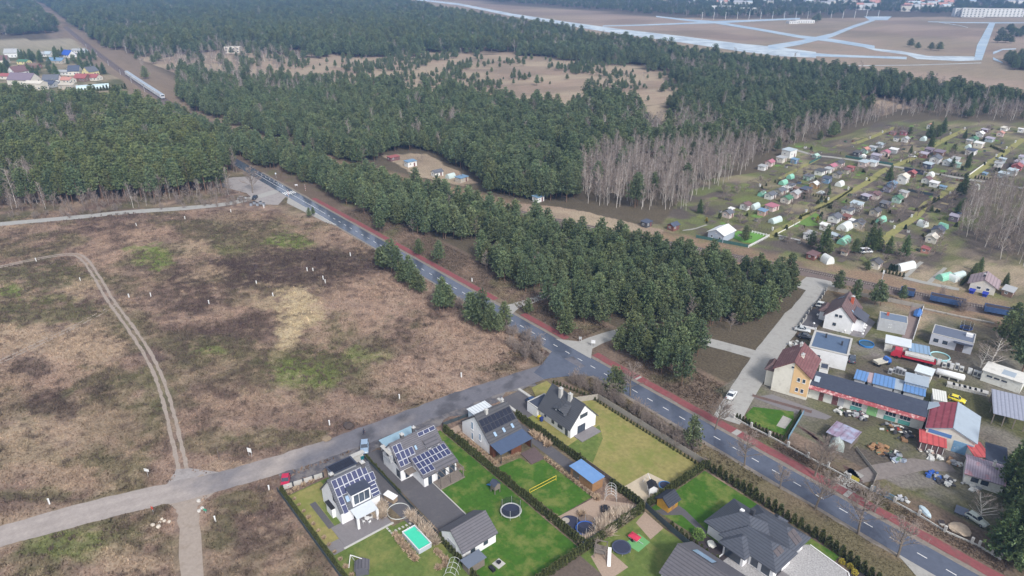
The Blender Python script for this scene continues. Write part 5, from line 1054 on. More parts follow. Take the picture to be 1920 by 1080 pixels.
def frame_pool(label, x0, y0, x1, y1, h=1.05):
    cx, cy = (x0 + x1) / 2, (y0 + y1) / 2; t = thing('frame_pool', label, 'pool', (cx, cy, 0)); a, b = (x1 - x0) / 2, (y1 - y0) / 2; m = mat('pool_liner', lin(186, 192, 202), rough=.5, var=.06)
    mb = MB().box(-a, -b, 0, -a + .16, b, h).box(a - .16, -b, 0, a, b, h).box(-a + .16, -b, 0, a - .16, -b + .16, h).box(-a + .16, b - .16, 0, a - .16, b, h); mb.build('basin', m, t); MB().box(-a + .16, -b + .16, 0, a - .16, b - .16, h - .18).build('water', turq, t)
    mb = MB(); mb.tube([(-a, -b, h), (a, -b, h), (a, b, h), (-a, b, h), (-a, -b, h)], .07, 5); mb.build('rim', frame_w, t)
    for i in range(7):
        for sg in (-1, 1): MB().tube([(-a + 2 * a * (i + .5) / 7, sg * (b + .3), 0), (-a + 2 * a * (i + .5) / 7, sg * b, h * .8)], .03, 4).build('strut', alu, t)
    mb = MB(); mb.tube([(-a - .1, -.2, 0), (-a - .1, -.2, 1.3), (-a + .2, -.2, 1.3)], .03, 4).tube([(-a - .1, .2, 0), (-a - .1, .2, 1.3), (-a + .2, .2, 1.3)], .03, 4); mb.build('ladder', frame_w, t); return t
frame_pool('rectangular above-ground pool with turquoise water', -3.8, -28.8, 1.9, -26.1)
def ring(label, loc, r, col, h=.25, rt=.06, fillc=None, name='paddling_pool', cat='pool', sy_=1.0):
    t = thing(name, label, cat, (loc[0], loc[1], .02)); t.scale = (1, sy_, 1); m = mat('ring_%d_%d_%d' % col, lin(*col), rough=.5)
    MB().tube([(math.cos(i * math.pi / 12) * r, math.sin(i * math.pi / 12) * r, h) for i in range(25)], rt, 6, False).build('rim', m, t); MB().lathe([(r, 0), (r, h), (r - .03, h), (r - .03, .02)], 24, 0, 0, False).build('wall', m, t)
    if fillc: MB().lathe([(r - .05, .02), (r - .05, h * .6), (.05, h * .6)], 24).build('cover', mat('fill_%d_%d_%d' % fillc, lin(*fillc), rough=.4), t)
    return t
ring('white pool ring lying on the lawn beside the dark fence', Q4(995, 265), 2.2, (206, 210, 206), .12, .06)
ring('oval blue paddling pool beside the flat white building', K4(868, 450), 1.9, (62, 130, 196), .45, .1, (60, 90, 110))
ring('pale turquoise pool ring in the yard with stacked machines', Q8(730, 425), 2.3, (168, 214, 220), .5, .16, (120, 116, 100))
def post_net(label, a, b, h, col):
    t = thing('volleyball_net', label, 'net', (a[0], a[1], 0)); dx, dy = b[0] - a[0], b[1] - a[1]; m = mat('net_yellow', lin(*col), rough=.6)
    for p in ((0, 0), (dx, dy)): MB().tube([(*p, 0), (*p, h)], .04, 6).build('post', m, t)
    mb = MB(); mb.tube([(0, 0, h), (dx, dy, h)], .05, 4).tube([(0, 0, h - .8), (dx, dy, h - .8)], .05, 4); mb.build('band', m, t)
    mb = MB()
    for i in range(1, 22): k = i / 22; mb.tube([(dx * k, dy * k, h - .8), (dx * k, dy * k, h)], .012, 3, False)
    mb.build('net', mat('net_dark', lin(120, 110, 50), rough=.8), t)
post_net('yellow volleyball net across the lawn', K2(264, 646), K2(405, 572), 1.3, (226, 200, 70))
def playhouse(label, loc, rz, wm, rm, legs=.0, w=1.6, d=1.5, hh=1.5, slide=None, swing=0, name='playhouse'):
    t = thing(name, label, 'playhouse', (loc[0], loc[1], 0), rz); z = legs
    if legs:
        for x in (-w / 2 + .08, w / 2 - .08):
            for y in (-d / 2 + .08, d / 2 - .08): MB().box(x - .06, y - .06, 0, x + .06, y + .06, z).build('leg', wm, t)
        MB().box(-w / 2, -d / 2, z - .1, w / 2, d / 2, z).build('floor', wm, t)
    mb = MB(); mb.add([(-w / 2, -d / 2, z), (-w / 2, d / 2, z), (-w / 2, d / 2, z + hh), (-w / 2, 0, z + hh + .55), (-w / 2, -d / 2, z + hh), (w / 2, -d / 2, z), (w / 2, d / 2, z), (w / 2, d / 2, z + hh), (w / 2, 0, z + hh + .55), (w / 2, -d / 2, z + hh)], [(0, 4, 3, 2, 1), (5, 6, 7, 8, 9), (0, 5, 9, 4), (6, 1, 2, 7)]); mb.build('wall', wm, t)
    mb = MB()
    for sg in (-1, 1): mb.slab([(-w / 2 - .15, 0, z + hh + .65), (w / 2 + .15, 0, z + hh + .65), (w / 2 + .15, sg * (d / 2 + .2), z + hh - .08), (-w / 2 - .15, sg * (d / 2 + .2), z + hh - .08)], .07)
    mb.build('roof', rm, t); MB().box(-.3, -d / 2 - .03, z + .4, .3, -d / 2 - .01, z + 1.1).build('window', glass, t)
    if slide: MB().slab([(w / 2, -.25, z), (w / 2, .25, z), (w / 2 + 2.0, .25, .15), (w / 2 + 2.0, -.25, .15)], .06).build('slide', mat('slide_%d_%d_%d' % slide, lin(*slide), rough=.4), t)
    if swing:
        mb = MB().tube([(-w / 2, 0, z + 1.2), (-w / 2 - swing, 0, z + 1.2)], .06, 5); mb.tube([(-w / 2 - swing, -.9, 0), (-w / 2 - swing, 0, z + 1.2), (-w / 2 - swing, .9, 0)], .06, 5); mb.build('swing_frame', wm, t)
        MB().tube([(-w / 2 - swing / 2, 0, z + 1.15), (-w / 2 - swing / 2, 0, .5)], .02, 4).box(-w / 2 - swing / 2 - .2, -.1, .45, -w / 2 - swing / 2 + .2, .1, .5).build('swing_seat', black, t)
    return t
playhouse('white raised playhouse with black roof and swing on the sandpit', Q5(990, 320), R(-35), frame_w, black, .9, 1.8, 1.6, 1.3, None, 2.6)
playhouse('grey timber play tower with blue slide beside the tall hedge', G(929, 922), R(180), woodg, MATS['roof_felt'], 1.1, 1.4, 1.4, 1.1, (70, 130, 200), 0)
playhouse('small grey cottage playhouse on the pool lawn', Q4(540, 1020), R(-30), mat('grey_boards', lin(96, 96, 106), rough=.8, var=.1), rtile2, 0, 2.0, 2.2, 1.5)
t = thing('swing', 'white A-frame swing on the pool lawn', 'swing', (*Q4(400, 930), 0), R(30)); MB().tube([(-.0, -.9, 0), (0, 0, 2.2), (0, .9, 0)], .07, 5).build('frame', frame_w, t); MB().tube([(0, 0, 2.2), (2.3, 0, 2.2), (2.3, .8, 0)], .07, 5).build('beam', frame_w, t); MB().tube([(1.1, 0, 2.2), (1.1, 0, .5)], .03, 4).box(.85, -.12, .45, 1.35, .12, .5).build('swing_seat', black, t)
t = thing('slide', 'white slide on the climbing frame of the lower play area', 'slide', (*Q5(600, 900), 0), R(-48)); MB().slab([(-.6, -.3, 1.6), (-.6, .3, 1.6), (2.4, .3, .1), (2.4, -.3, .1)], .06).build('chute', frame_w, t)
t = thing('climbing_frame', 'grey timber climbing frame on the lower play area', 'climbing frame', (*Q5(520, 880), 0), R(35))
for x, y in ((-1, -1), (1, -1), (1, 1), (-1, 1)): MB().box(x - .07, y - .07, 0, x + .07, y + .07, 2.3).build('post', woodg, t)
MB().box(-1.1, -1.1, 2.15, 1.1, -.95, 2.3).box(-1.1, .95, 2.15, 1.1, 1.1, 2.3).box(-1.1, -.95, 2.15, -.95, .95, 2.3).box(.95, -.95, 2.15, 1.1, .95, 2.3).build('rail', woodg, t); MB().box(-1, -1, 1.1, 1, 1, 1.2).build('platform', woodg, t)
def hoops(label, loc, rz, L, W, H, col, n=4, cover=None, name='hoop_frame', cat='greenhouse', group=None):
    t = thing(name, label, cat, (loc[0], loc[1], 0), rz, group); m = mat('hoop_%d_%d_%d' % col, lin(*col), rough=.5)
    if cover is None or n:
        for i in range(n):
            x = -L / 2 + L * i / max(1, n - 1); MB().tube([(x, W / 2 * math.cos(a), H * math.sin(a)) for a in np.linspace(0, math.pi, 9)], .035, 4).build('hoop', m, t)
        if n: MB().tube([(-L / 2, 0, H), (L / 2, 0, H)], .03, 4).tube([(-L / 2, W * .36, H * .7), (L / 2, W * .36, H * .7)], .03, 4).tube([(-L / 2, -W * .36, H * .7), (L / 2, -W * .36, H * .7)], .03, 4).build('purlin', m, t)
    if cover is not None:
        mb = MB(); A_ = np.linspace(0, math.pi, 11)
        for x in (-L / 2 - .03, L / 2 + .03): mb.v += [(x, (W / 2 + .03) * math.cos(a), (H + .03) * math.sin(a) - .02) for a in A_]
        mb.f = [(i, i + 1, i + 12, i + 11) for i in range(10)] + [tuple(range(10, -1, -1)), tuple(range(11, 22))]; mb.build('cover', cover, t)
    return t
hoops('white hooped garden frame beside the play area hedge', Q5(615, 340), R(-48), 3.2, 2.4, 1.9, (214, 216, 216), 5)
hoops('white hooped garden frame at the foot of the pool garden', Q4(1680, 1020), R(-50), 3.4, 2.4, 1.6, (206, 210, 210), 4)
t = thing('picnic_table', 'dark picnic table with benches on the gravel play area', 'table', (*Q5(565, 480), 0), R(-42)); MB().box(-.9, -.4, .7, .9, .4, .76).build('table_top', black, t)
for y in (-.75, .75): MB().box(-.9, y - .14, .42, .9, y + .14, .47).build('bench', black, t)
for x in (-.6, .6): MB().tube([(x, -.85, 0), (x, -.2, .72)], .05, 4).tube([(x, .85, 0), (x, .2, .72)], .05, 4).box(x - .04, -.8, .36, x + .04, .8, .42).build('leg', black, t)
t = thing('trailer', 'small trailer under a red tarpaulin on the green mat', 'trailer', (*Q5(830, 745), 0), R(5)); MB().box(-.9, -.6, .4, .9, .6, .8).build('tub', alu, t); mb = MB(); hip(-1.0, -.7, 1.0, .7, .85, 1.15, mb); mb.build('tarpaulin', mat('red_tarp', lin(200, 62, 86), rough=.6), t); MB().tube([(.9, 0, .4), (2.0, 0, .35)], .05, 4).build('drawbar', alu, t)
for s in (-1, 1): MB().tube([(0, s * .62, .3), (0, s * .78, .3)], .3, 10).build('wheel', tyre, t)
def bench_set(label, loc):
    t = thing('fire_bowl', label, 'fire bowl', (loc[0], loc[1], 0)); MB().cbox(0, 0, .04, 1.7, 1.7, .09, .1).build('paving', concm, t); MB().lathe([(.2, .08), (.25, .3), (.45, .5), (.38, .5), (.1, .34)], 12).build('bowl', black, t)
bench_set('dark fire bowl on square pale paving on the lawn', K1(1180, 1015)); tag(MB().box(-.6, -.35, 0, .6, .35, .55).build('storage_box', black, None, False, (*K1(1145, 1047), 0)), 'dark garden storage box on the lawn near the fire bowl', 'box')
# terrace furniture, bins, stones
def table_set(label, loc):
    t = thing('garden_table', label, 'table', (loc[0], loc[1], .1)); MB().lathe([(.5, .72), (.5, .76), (.05, .76)], 14).build('table_top', frame_w, t); MB().tube([(0, 0, 0), (0, 0, .72)], .05, 6).build('leg', frame_w, t)
def chair(label, loc, rz, grp):
    t = thing('garden_chair', label, 'chair', (loc[0], loc[1], .1), rz, grp); MB().box(-.22, -.22, .42, .22, .22, .46).build('seat', frame_w, t); MB().box(-.22, .2, .46, .22, .24, .9).build('backrest', frame_w, t)
    for x in (-.19, .19):
        for y in (-.19, .19): MB().tube([(x, y, 0), (x, y, .42)], .02, 4).build('leg', frame_w, t)
table_set('white table under the terrace canopy', (-11.2, -32.0))
for a in (0, 90, 180, 270): chair('white chair at the table under the terrace canopy', (-11.2 + .8 * math.cos(R(a)), -32 + .8 * math.sin(R(a))), R(a - 90), 'chairs under the canopy')
def bin_(label, loc, col, grp=None):
    t = thing('wheelie_bin', label, 'bin', (loc[0], loc[1], 0), 0, grp); m = mat('bin_%d_%d_%d' % col, lin(*col), rough=.5); MB().add([(-.25, -.28, .08), (.25, -.28, .08), (.25, .28, .08), (-.25, .28, .08), (-.3, -.36, 1.0), (.3, -.36, 1.0), (.3, .36, 1.0), (-.3, .36, 1.0)], [(0, 3, 2, 1), (4, 5, 6, 7), (0, 1, 5, 4), (1, 2, 6, 5), (2, 3, 7, 6), (3, 0, 4, 7)]).build('body', m, t); MB().box(-.32, -.38, 1.0, .32, .4, 1.07).build('lid', m, t)
    MB().tube([(-.28, .3, .1), (.28, .3, .1)], .1, 8).build('wheel', tyre, t)
bin_('teal bin beside the short pale wall', K1(452, 462), (30, 110, 120)); bin_('yellow bin at the wall of the plain steep-roofed house', (-14.8, 14.6), (220, 200, 40)); bin_('blue bin at the wall of the plain steep-roofed house', (-14.0, 14.6), (50, 70, 140))
def rock(name, label, loc, s, col, sq=.6, grp=None, seed=1):
    rg = np.random.default_rng(seed); me = bpy.data.meshes.new(name); import bmesh as bmm
    bm = bmm.new(); bmm.ops.create_icosphere(bm, subdivisions=2, radius=1)
    for v in bm.verts: v.co = Vector((v.co.x * s, v.co.y * s * .85, max(-.1, v.co.z * s * sq + s * sq * .5))) * float(rg.uniform(.86, 1.12))
    bm.to_mesh(me); bm.free(); return tag(obj(name, me, mat('stone_%d_%d_%d' % col, lin(*col), rough=.9, var=.2, scale=3, bump=.4), None, (loc[0], loc[1], 0)), label, 'stone', grp)
rock('boulder', 'white ornamental boulder on the dark mulch bed', K3(383, 885), .9, (222, 222, 214))
for i, (x, y) in enumerate([(860, 795), (893, 805), (900, 780), (912, 762), (924, 773), (952, 777)]): rock('boulder', 'pale boulder in the grass by the sign at the dirt road fork', G(x / 3, 720 + y / 3), random.uniform(.35, .55), (206, 196, 182), .6, 'boulders at the fork', i)
for i, (x, y) in enumerate([(1122, 716), (1137, 700), (1118, 660)]): rock('boulder', 'pale boulder at the corner of the branching dirt road', G(x / 3, 720 + y / 3), .45, (196, 192, 186), .6, 'boulders at the branch', 20 + i)
for x, y in ((1210, 995), (1260, 1025), (1290, 1063)):
    t = thing('yellow_shrub', 'small round yellow shrub in the dark bed by the pebble yard', 'shrub', (*K3(x, y), 0), 0, 'yellow shrubs in the dark bed'); m_ = cone_crown(x, .7, .55, 120, (.5, .42, .08), 4, .22, .45); m_.materials.append(leafm); obj('foliage', m_, None, t)
t = thing('green_shrub', 'light green leafy shrub at the corner of the dark mulch bed', 'shrub', (*K3(300, 830), 0)); m_ = cone_crown(77, 1.6, 1.2, 260, (.2, .3, .09), 4, .3, .4); m_.materials.append(leafm); obj('foliage', m_, None, t)
t = thing('wood_stack', 'stack of firewood under a pale sheet beside the white box dormer house', 'wood stack', (-13.5, -25.6, 0), R(15)); MB().box(-1.3, -.6, 0, 1.3, .6, 1.1).build('logs', mat('log_ends', lin(150, 132, 112), rough=.9, var=.45, scale=5, bump=.5), t); MB().slab([(-1.4, -.7, 1.15), (1.4, -.7, 1.15), (1.4, .7, 1.3), (-1.4, .7, 1.3)], .05).build('sheet', frame_w, t)
# ================================================================ FIELD MARKERS AND SIGNS
def pillar(u, v, h=1.25, w=.34):
    t = thing('utility_pillar', 'white utility pillar standing in the open field', 'utility pillar', (*G(u, v), 0), random.uniform(-.3, .3), 'utility pillars in the field'); MB().box(-w / 2, -w * .35, 0, w / 2, w * .35, h).build('cabinet', frame_w, t); MB().box(-w / 2 - .03, -w * .35 - .03, h, w / 2 + .03, w * .35 + .03, h + .05).build('cap', frame_w, t)
for u, v in [(68, 490), (151, 527), (242, 558), (283, 556), (392, 570), (481, 533), (512, 556), (576, 508), (587, 509), (606, 524), (610, 531), (495, 390), (433, 398), (347, 411), (256, 424), (657, 480), (618, 797), (865, 707), (749, 748), (93, 945), (404, 978), (1350, 600), (885, 528), (505, 920)]: pillar(u, v)
def sign(label, loc, rz, w, h, z, col, posts=1, col2=None, name='sign_board', text=None):
    t = thing(name, label, 'sign', (loc[0], loc[1], 0), rz)
    for x in ([0] if posts == 1 else [-w * .35, w * .35]): MB().tube([(x, 0, -.1), (x, 0, z + h)], .04, 5).build('post', alu, t)
    MB().box(-w / 2, -.07, z, w / 2, -.045, z + h).build('board', mat('sign_%d_%d_%d' % col, lin(*col), rough=.5), t)
    if col2: MB().box(-w * .3, -.08, z + h * .3, w * .3, -.071, z + h * .7).build('panel', mat('sign_%d_%d_%d' % col2, lin(*col2), rough=.5), t)
    return t
FACE = math.atan2(-(CY + 30), -(CX + 40)) - R(90)
sign('white advertising board on posts beside the dirt road', G(470, 856), R(30), 1.1, 1.1, 1.2, (232, 232, 230), 2)
sign('white board on a leaning post in the dry grass beside the dirt road', G(278, 893), R(35), 1.2, .7, 1.3, (228, 228, 226))
sign('white notice board at the mouth of the side street', G(1112, 650), R(40), 1.1, 1.0, 1.1, (226, 228, 230), 2)
sign('grey notice board across the mouth of the side street', G(1088, 640), R(40), .8, .8, .7, (180, 182, 184), 2)
sign('thin red and white sign on a pole at the dirt road fork', G(288, 962), R(35), .5, .7, 1.0, (190, 80, 60))
sign('small green sign among boulders at the branching dirt road', G(386, 962), R(35), .8, .5, .6, (70, 160, 130))
sign('yellow board on the garden fence by the main road', K3(1292, 482), R(0), 1.6, .8, .4, (222, 206, 92), 2)
for lb, u, v in (('red and white crossing post on the near side of the road', 541, 368), ('red and white crossing post on the far side of the road', 573, 358)):
    t = thing('crossing_post', lb, 'post', (*G(u, v), 0), 0)
    for i in range(7): MB().tube([(0, 0, i * .45), (0, 0, i * .45 + .449)], .07, 6).build('band', mat('post_red', lin(196, 70, 50), rough=.5) if i % 2 else frame_w, t)
sign('round sign on a grey post where the road leaves the wood', G(518, 334), R(60), .7, .7, 2.0, (206, 214, 226))
sign('white town sign on the verge of the main road', G(556, 350), R(50), 1.4, .6, .6, (222, 222, 226), 2)
for i in range(5):
    t = thing('recycling_bin', 'grey recycling container beside the forecourt', 'bin', (*G(471 + i * 6, 386 - (i % 2) * 3), 0), R(40), 'recycling containers'); MB().box(-.45, -.4, .05, .45, .4, 1.3).build('body', mat('grey_bin', lin(150, 156, 166), rough=.5), t); MB().box(-.5, -.45, 1.3, .5, .45, 1.42).build('lid', black, t)
tag(MB().tube([(-.05, 0, 0), (.12, .05, 3.4)], .07, 6).build('wooden_post', woodg, None, False, (*G(411, 862), 0)), 'bare wooden stake beside the dirt road near the advertising board', 'post')
rock('dirt_heap', 'dark heap of earth beside the dirt road', G(654, 800), 1.5, (84, 74, 70), .4, None, 51)
rock('dirt_heap', 'low sandy heap beside the dirt road', G(612, 823), 1.2, (140, 124, 104), .3, None, 52)
# ================================================================ THE YARDS RIGHT OF THE MAIN ROAD
Q7 = lambda x, y, z=0: G(1420 + x / 6, 600 + y / 6, z)
redsheet = mat('red_roof_sheet', lin(196, 92, 92), rough=.5, var=.12, scale=.8, corr=.9, dirt=lin(220, 150, 146), dirt_amt=.4, dirt_scale=.6)
wornred = mat('flaking_red_paint', lin(158, 82, 86), rough=.7, var=.18, scale=2, dirt=lin(216, 190, 186), dirt_amt=.9, dirt_scale=1.3, dirt_cut=.56)
greysheet = mat('blue_grey_sheet', lin(164, 176, 188), rough=.45, var=.06, scale=.8, dirt=lin(140, 150, 160), dirt_amt=.3)
bluecont = mat('blue_container_roof', lin(104, 144, 196), rough=.5, var=.1, scale=.8, corr=1.1, dirt=lin(140, 160, 184), dirt_amt=.4)
corrm = mat('grey_corrugated', lin(156, 160, 176), rough=.7, var=.1, corr=1.25, bump=.5)
asb = mat('lilac_asbestos_sheet', lin(166, 154, 168), rough=.85, var=.1, corr=2.2, dirt=lin(204, 120, 116), dirt_amt=.7, dirt_scale=.5, dirt_cut=.6)
stained = mat('stained_white_wall', lin(222, 222, 216), rough=.9, var=.08, dirt=lin(168, 162, 150), dirt_amt=.6, dirt_scale=.7)
teal = mat('teal_panel', lin(94, 164, 158), rough=.7, var=.15, dirt=lin(150, 170, 160), dirt_amt=.5, dirt_scale=1.5)
greendoor = mat('green_door', lin(140, 190, 130), rough=.7, var=.1)
bluedoor = mat('faded_blue_door', lin(126, 166, 200), rough=.7, var=.15, dirt=lin(170, 190, 204), dirt_amt=.6, dirt_scale=1.4)
def fit(c):
    c = [np.array(p) for p in c]; m = sum(c) / 4; e = ((c[1] - c[0]) + (c[2] - c[3])) / 2; f = ((c[3] - c[0]) + (c[2] - c[1])) / 2
    return float(m[0]), float(m[1]), float(np.hypot(*e)), float(abs(e[0] * f[1] - e[1] * f[0]) / np.hypot(*e)), math.atan2(e[1], e[0])
def roofbox(name, label, cat, c, h, wm, rm, par=0.0, slope=0.0, shrink=.3, **k):
    x, y, L, W, rz = fit(c); return flat_house(name, label, cat, x, y, L - shrink, W - shrink, h, rz, wm, rm, par, slope=slope, **k), L - shrink, W - shrink
h = House('house', 'tall white and orange house with worn maroon roof at the street corner', 'house', 14.8, 73.6, 10.2, 8.4, 6.5, 9.6, R(108), offwhite, rmetal, oh=.5, og=.4)
MB().box(-5.16, -4.15, .8, -5.1, -.2, 6.4).add([(-5.16, -4.15, 6.4), (-5.16, -.2, 6.4), (-5.16, -.2, 9.1), (-5.1, -4.15, 6.4), (-5.1, -.2, 6.4), (-5.1, -.2, 9.1)], [(0, 1, 2), (3, 5, 4), (0, 3, 4, 1), (1, 4, 5, 2), (2, 5, 3, 0)]).build('orange_wall', orange, h.root)
for p, z in ((-1.7, 4.4), (-2.9, 4.4), (-1.7, 1.6), (-2.9, 1.6)): win(h.root, 10.32, 8.4, 'W', p, z, .75, 1.15, fm=frame_w)
h.win('W', .1, 7.6, .6, .5); h.chimney(-.6, -1.0, 1.0, .7, 9.6, offwhite); h.chimney(3.4, .3, .6, .6, 10.4, concm)
MB().box(-3.6, 4.2, -.1, 0.6, 6.2, 4.6).build('stair_wing', offwhite, h.root); mb = MB(); hip(-4.0, 3.9, 1.0, 6.7, 4.7, 6.4, mb); mb.build('wing_roof', rbrown, h.root)
r = flat_house('workshop', 'long low workshop with dark felt roof and flaking red eaves', 'workshop', 30.6, 78.6, 24.6, 6.6, 3.7, R(18), stained, felt, 0)
MB().slab([(-12.4, -3.3, 3.75), (12.4, -3.3, 3.75), (12.4, -4.6, 3.15), (-12.4, -4.6, 3.15)], .12).build('eaves', wornred, r)
for p, w in ((-6.3, 1.3), (-4.9, 1.2)): door(r, 24.6, 6.6, 'S', p, w, 2.3, mat('brown_door', lin(120, 84, 84), rough=.7) if p < -5 else greyw)
door(r, 24.6, 6.6, 'S', -9.4, 1.0, 2.2, MATS['brown_door']); door(r, 24.6, 6.6, 'S', 1.8, 2.2, 2.5, greendoor, 'gate_door')
for p in (-1.6, 5.6, 8.6):
    win(r, 24.6, 6.6, 'S', p, 1.3, 2.3, 1.2, mull=3, fm=frame_w); lo = -3.3 - .05; MB().box(p - 1.2, -3.36, .1, p + 1.2, -3.31, 1.15).build('apron_panel', teal, r)
MB().slab([(-11.8, -2.2, 4.2), (-10.6, -2.2, 4.2), (-10.6, -1.0, 5.1), (-11.8, -1.0, 5.1)], .08).build('solar_collector', mat('collector', lin(176, 186, 196), rough=.2), r)
h = House('barn', 'gabled barn with one red and one pale grey roof slope', 'barn', 48.2, 81.6, 11.2, 9.2, 3.9, 5.8, R(106), offwhite, greysheet, oh=.35, og=.3)
A = 5.6 + .3; MB().slab([h.P(1, -A, .02, .02), h.P(1, A, .02, .02), h.P(1, A, 5.3, .02), h.P(1, -A, 5.3, .02)], .03).build('red_slope', wornred if False else mat('dull_red_sheet', lin(156, 76, 88), rough=.6, var=.15, scale=.8, courses=2.0, dirt=lin(176, 104, 112), dirt_amt=.5), h.root)
door(h.root, 11.2, 9.2, 'W', -2.6, 3.6, 2.9, bluedoor, 'gate_door'); MB().box(-5.66, -.2, 3.0, -5.61, 4.2, 3.9).build('blue_band', mat('blue_band', lin(96, 140, 196), rough=.6), h.root)
MB().slab([(5.9, 5.4, 3.9), (5.9, 1.2, 5.2), (2.0, 5.4, 4.0)], .06).build('valley_sheet', greysheet, h.root)
r, L, W = roofbox('shed', 'open lean-to shed with bright red roof full of furniture', 'shed', [K5(765, 272, 2.3), K5(925, 312, 2.3), K5(945, 240, 2.9), K5(790, 205, 2.9)], 2.4, mat('dark_interior_boards', lin(104, 84, 84), rough=.9, var=.2), redsheet, slope=.3)
for i in range(5): MB().box(-L / 2 + .2 + i * (L - .4) / 4 - .05, -W / 2 - .12, 0, -L / 2 + .2 + i * (L - .4) / 4 + .05, -W / 2 - .02, 2.1).build('post', frame_w, r)
h = House('shed', 'low white shed with lilac corrugated roof stained red', 'shed', 58.3, 71.6, 6.6, 6.6, 2.5, 3.5, R(18), stained, asb, oh=.4)
h.chimney(1.2, .6, .45, .45, 4.6, offwhite); h.chimney(2.6, -.6, .5, .4, 3.9, offwhite)
for p in (-1.5, .2): h.win('S', p, .9, 1.3, 1.1, mull=2)
roofbox('shed', 'small shed with pink-red sheet roof behind the lilac-roofed shed', 'shed', [K5(1070, 350, 3), K5(1160, 360, 3), K5(1182, 280, 3), K5(1085, 278, 3)], 2.5, offwhite, redsheet, slope=.15)
roofbox('shed', 'shed with black felt roof behind the lilac-roofed shed', 'shed', [K5(1165, 362, 3), K5(1285, 408, 3), K5(1318, 312, 3), K5(1185, 288, 3)], 2.5, offwhite, felt, slope=.15)
r = flat_house('flat_building', 'flat-roofed white building with dark blue roof and two vents', 'house', 13.4, 93.5, 9.6, 10.4, 4.3, R(21), white, mat('blue_felt', lin(86, 104, 130), rough=.35, var=.12, scale=.8), .3, pt=.5)
for x, y in ((-1.6, 2.6), (2.6, .2)): MB().box(x - .22, y - .22, 4.3, x + .22, y + .22, 5.5).build('vent', frame_d, r)
win(r, 9.6, 10.4, 'S', -2.2, 1.6, 1.1, 1.1); win(r, 9.6, 10.4, 'E', 1.6, 1.6, .7, 1.2); win(r, 9.6, 10.4, 'E', -2.0, 1.6, .7, 1.2); door(r, 9.6, 10.4, 'E', 4.0)
roofbox('annex', 'small white annex between the tall house and the flat building', 'shed', [K4(545, 600, 3), K4(620, 615, 3), K4(630, 575, 3), K4(570, 560, 3)], 2.7, white, felt, .2)
h = House('house', 'white house with brown tiled roof and red brick chimney behind the garden wall', 'house', 5.9, 114.8, 11.5, 7.4, 4.4, 8.0, R(106), white, rbrown, oh=.6)
h.chimney(1.6, -1.6, .8, .8, 8.6, mat('red_brick', lin(186, 96, 72), rough=.9, var=.15)); h.win('W', .9, 1.5, .9, .9); h.win('W', -.3, 4.4, .8, .8); h.win('W', .8, 4.4, .8, .8)
for x, t in ((2.6, 1.0), (3.6, 2.3), (-2.4, 3.2)): h.skylight(1 if t < 3 else -1, x, t)
mb = MB().box(-2.5, -6.3, 0, 2.2, -3.7, 3.6); mb.build('wing', white, h.root); MB().slab([(-3, -6.8, 3.5), (2.7, -6.8, 3.5), (2.7, -3.0, 5.4), (-3, -3.0, 5.4)], .2).build('wing_roof', mat('panel_roof', lin(78, 80, 92), rough=.3), h.root)
MB().box(-1, 3.7, 0, 3.6, 6.0, 3.0).build('porch', white, h.root); mb = MB(); hip(-1.4, 3.4, 4.0, 6.4, 3.1, 4.6, mb); mb.build('porch_roof', rbrown, h.root)
flat_poly('terrace', [K4(700, 345), K4(770, 390), K4(850, 405), K4(930, 300), K4(860, 250)], slate, .05, .1)
flat_poly('paved_yard', [K4(430, 320), K4(530, 345), K4(620, 240), K4(540, 195), K4(480, 240)], darkp, .04)
for x, y in ((838, 400), (845, 380), (855, 360), (862, 345), (765, 380), (720, 380), (515, 330), (540, 272)): tag(MB().lathe([(.05, 0), (.05, .9), (.28, 1.0), (.34, 1.2), (.2, 1.45), (.02, 1.5)], 10).build('globe_lamp', frame_w, None, True, (*K4(x, y), 0)), 'white globe garden lamp around the brown-roofed house', 'lamp', 'globe lamps of the brown-roofed house')
r = flat_house('garage', 'plain light grey box garage with slanting dark roof and two slit windows', 'garage', 16.8, 122.9, 7.2, 5.0, 3.6, R(24), greyw, mat('slate_blue_felt', lin(112, 126, 146), rough=.4, var=.1), .15, pt=.2)
for p in (-.8, -.3): win(r, 7.2, 5.0, 'S', p, 1.5, .25, 1.0, fm=frame_w)
MB().box(-1.8, 0.6, 3.6, -1.2, 1.2, 4.5).build('chimney', MATS['red_brick'], r)
flat_poly('drive', [K4(1105, 400), K4(1175, 415), K4(1245, 205), K4(1170, 190)], mat('brown_setts', lin(138, 122, 118), rough=.9, var=.12), .04)
r = flat_house('house', 'flat pale grey house with slate blue roof and covered entrance', 'house', 31.6, 126.5, 10.0, 6.4, 3.3, R(15), mat('pale_grey_render', lin(192, 194, 204), rough=.9, var=.06), mat('slate_roof', lin(104, 112, 130), rough=.6, var=.1), .2, pt=.2)
win(r, 10, 6.4, 'S', -3.6, 1.0, 1.2, 1.1); win(r, 10, 6.4, 'S', -1.4, 1.0, 1.2, 1.1); MB().box(.4, -4.2, 2.7, 4.9, -3.15, 2.85).build('canopy', felt, r); door(r, 10, 6.4, 'S', 2.1, 1.8, 2.2, mat('dark_brown_door', lin(96, 84, 80), rough=.7)); MB().box(2.8, .4, 3.3, 4.4, 1.4, 4.1).build('chimney', white, r)
r, L, W = roofbox('shed', 'white shed with patched pale roof beside the red truck', 'shed', [Q8(105, 240, 2.8), Q8(395, 300, 2.8), Q8(432, 222, 2.8), Q8(150, 160, 2.8)], 2.5, stained, mat('pale_patched_sheet', lin(214, 220, 224), rough=.5, var=.08, scale=.6)); door(r, L, W, 'S', -.6, 1.1, 2.0, MATS['brown_door'])
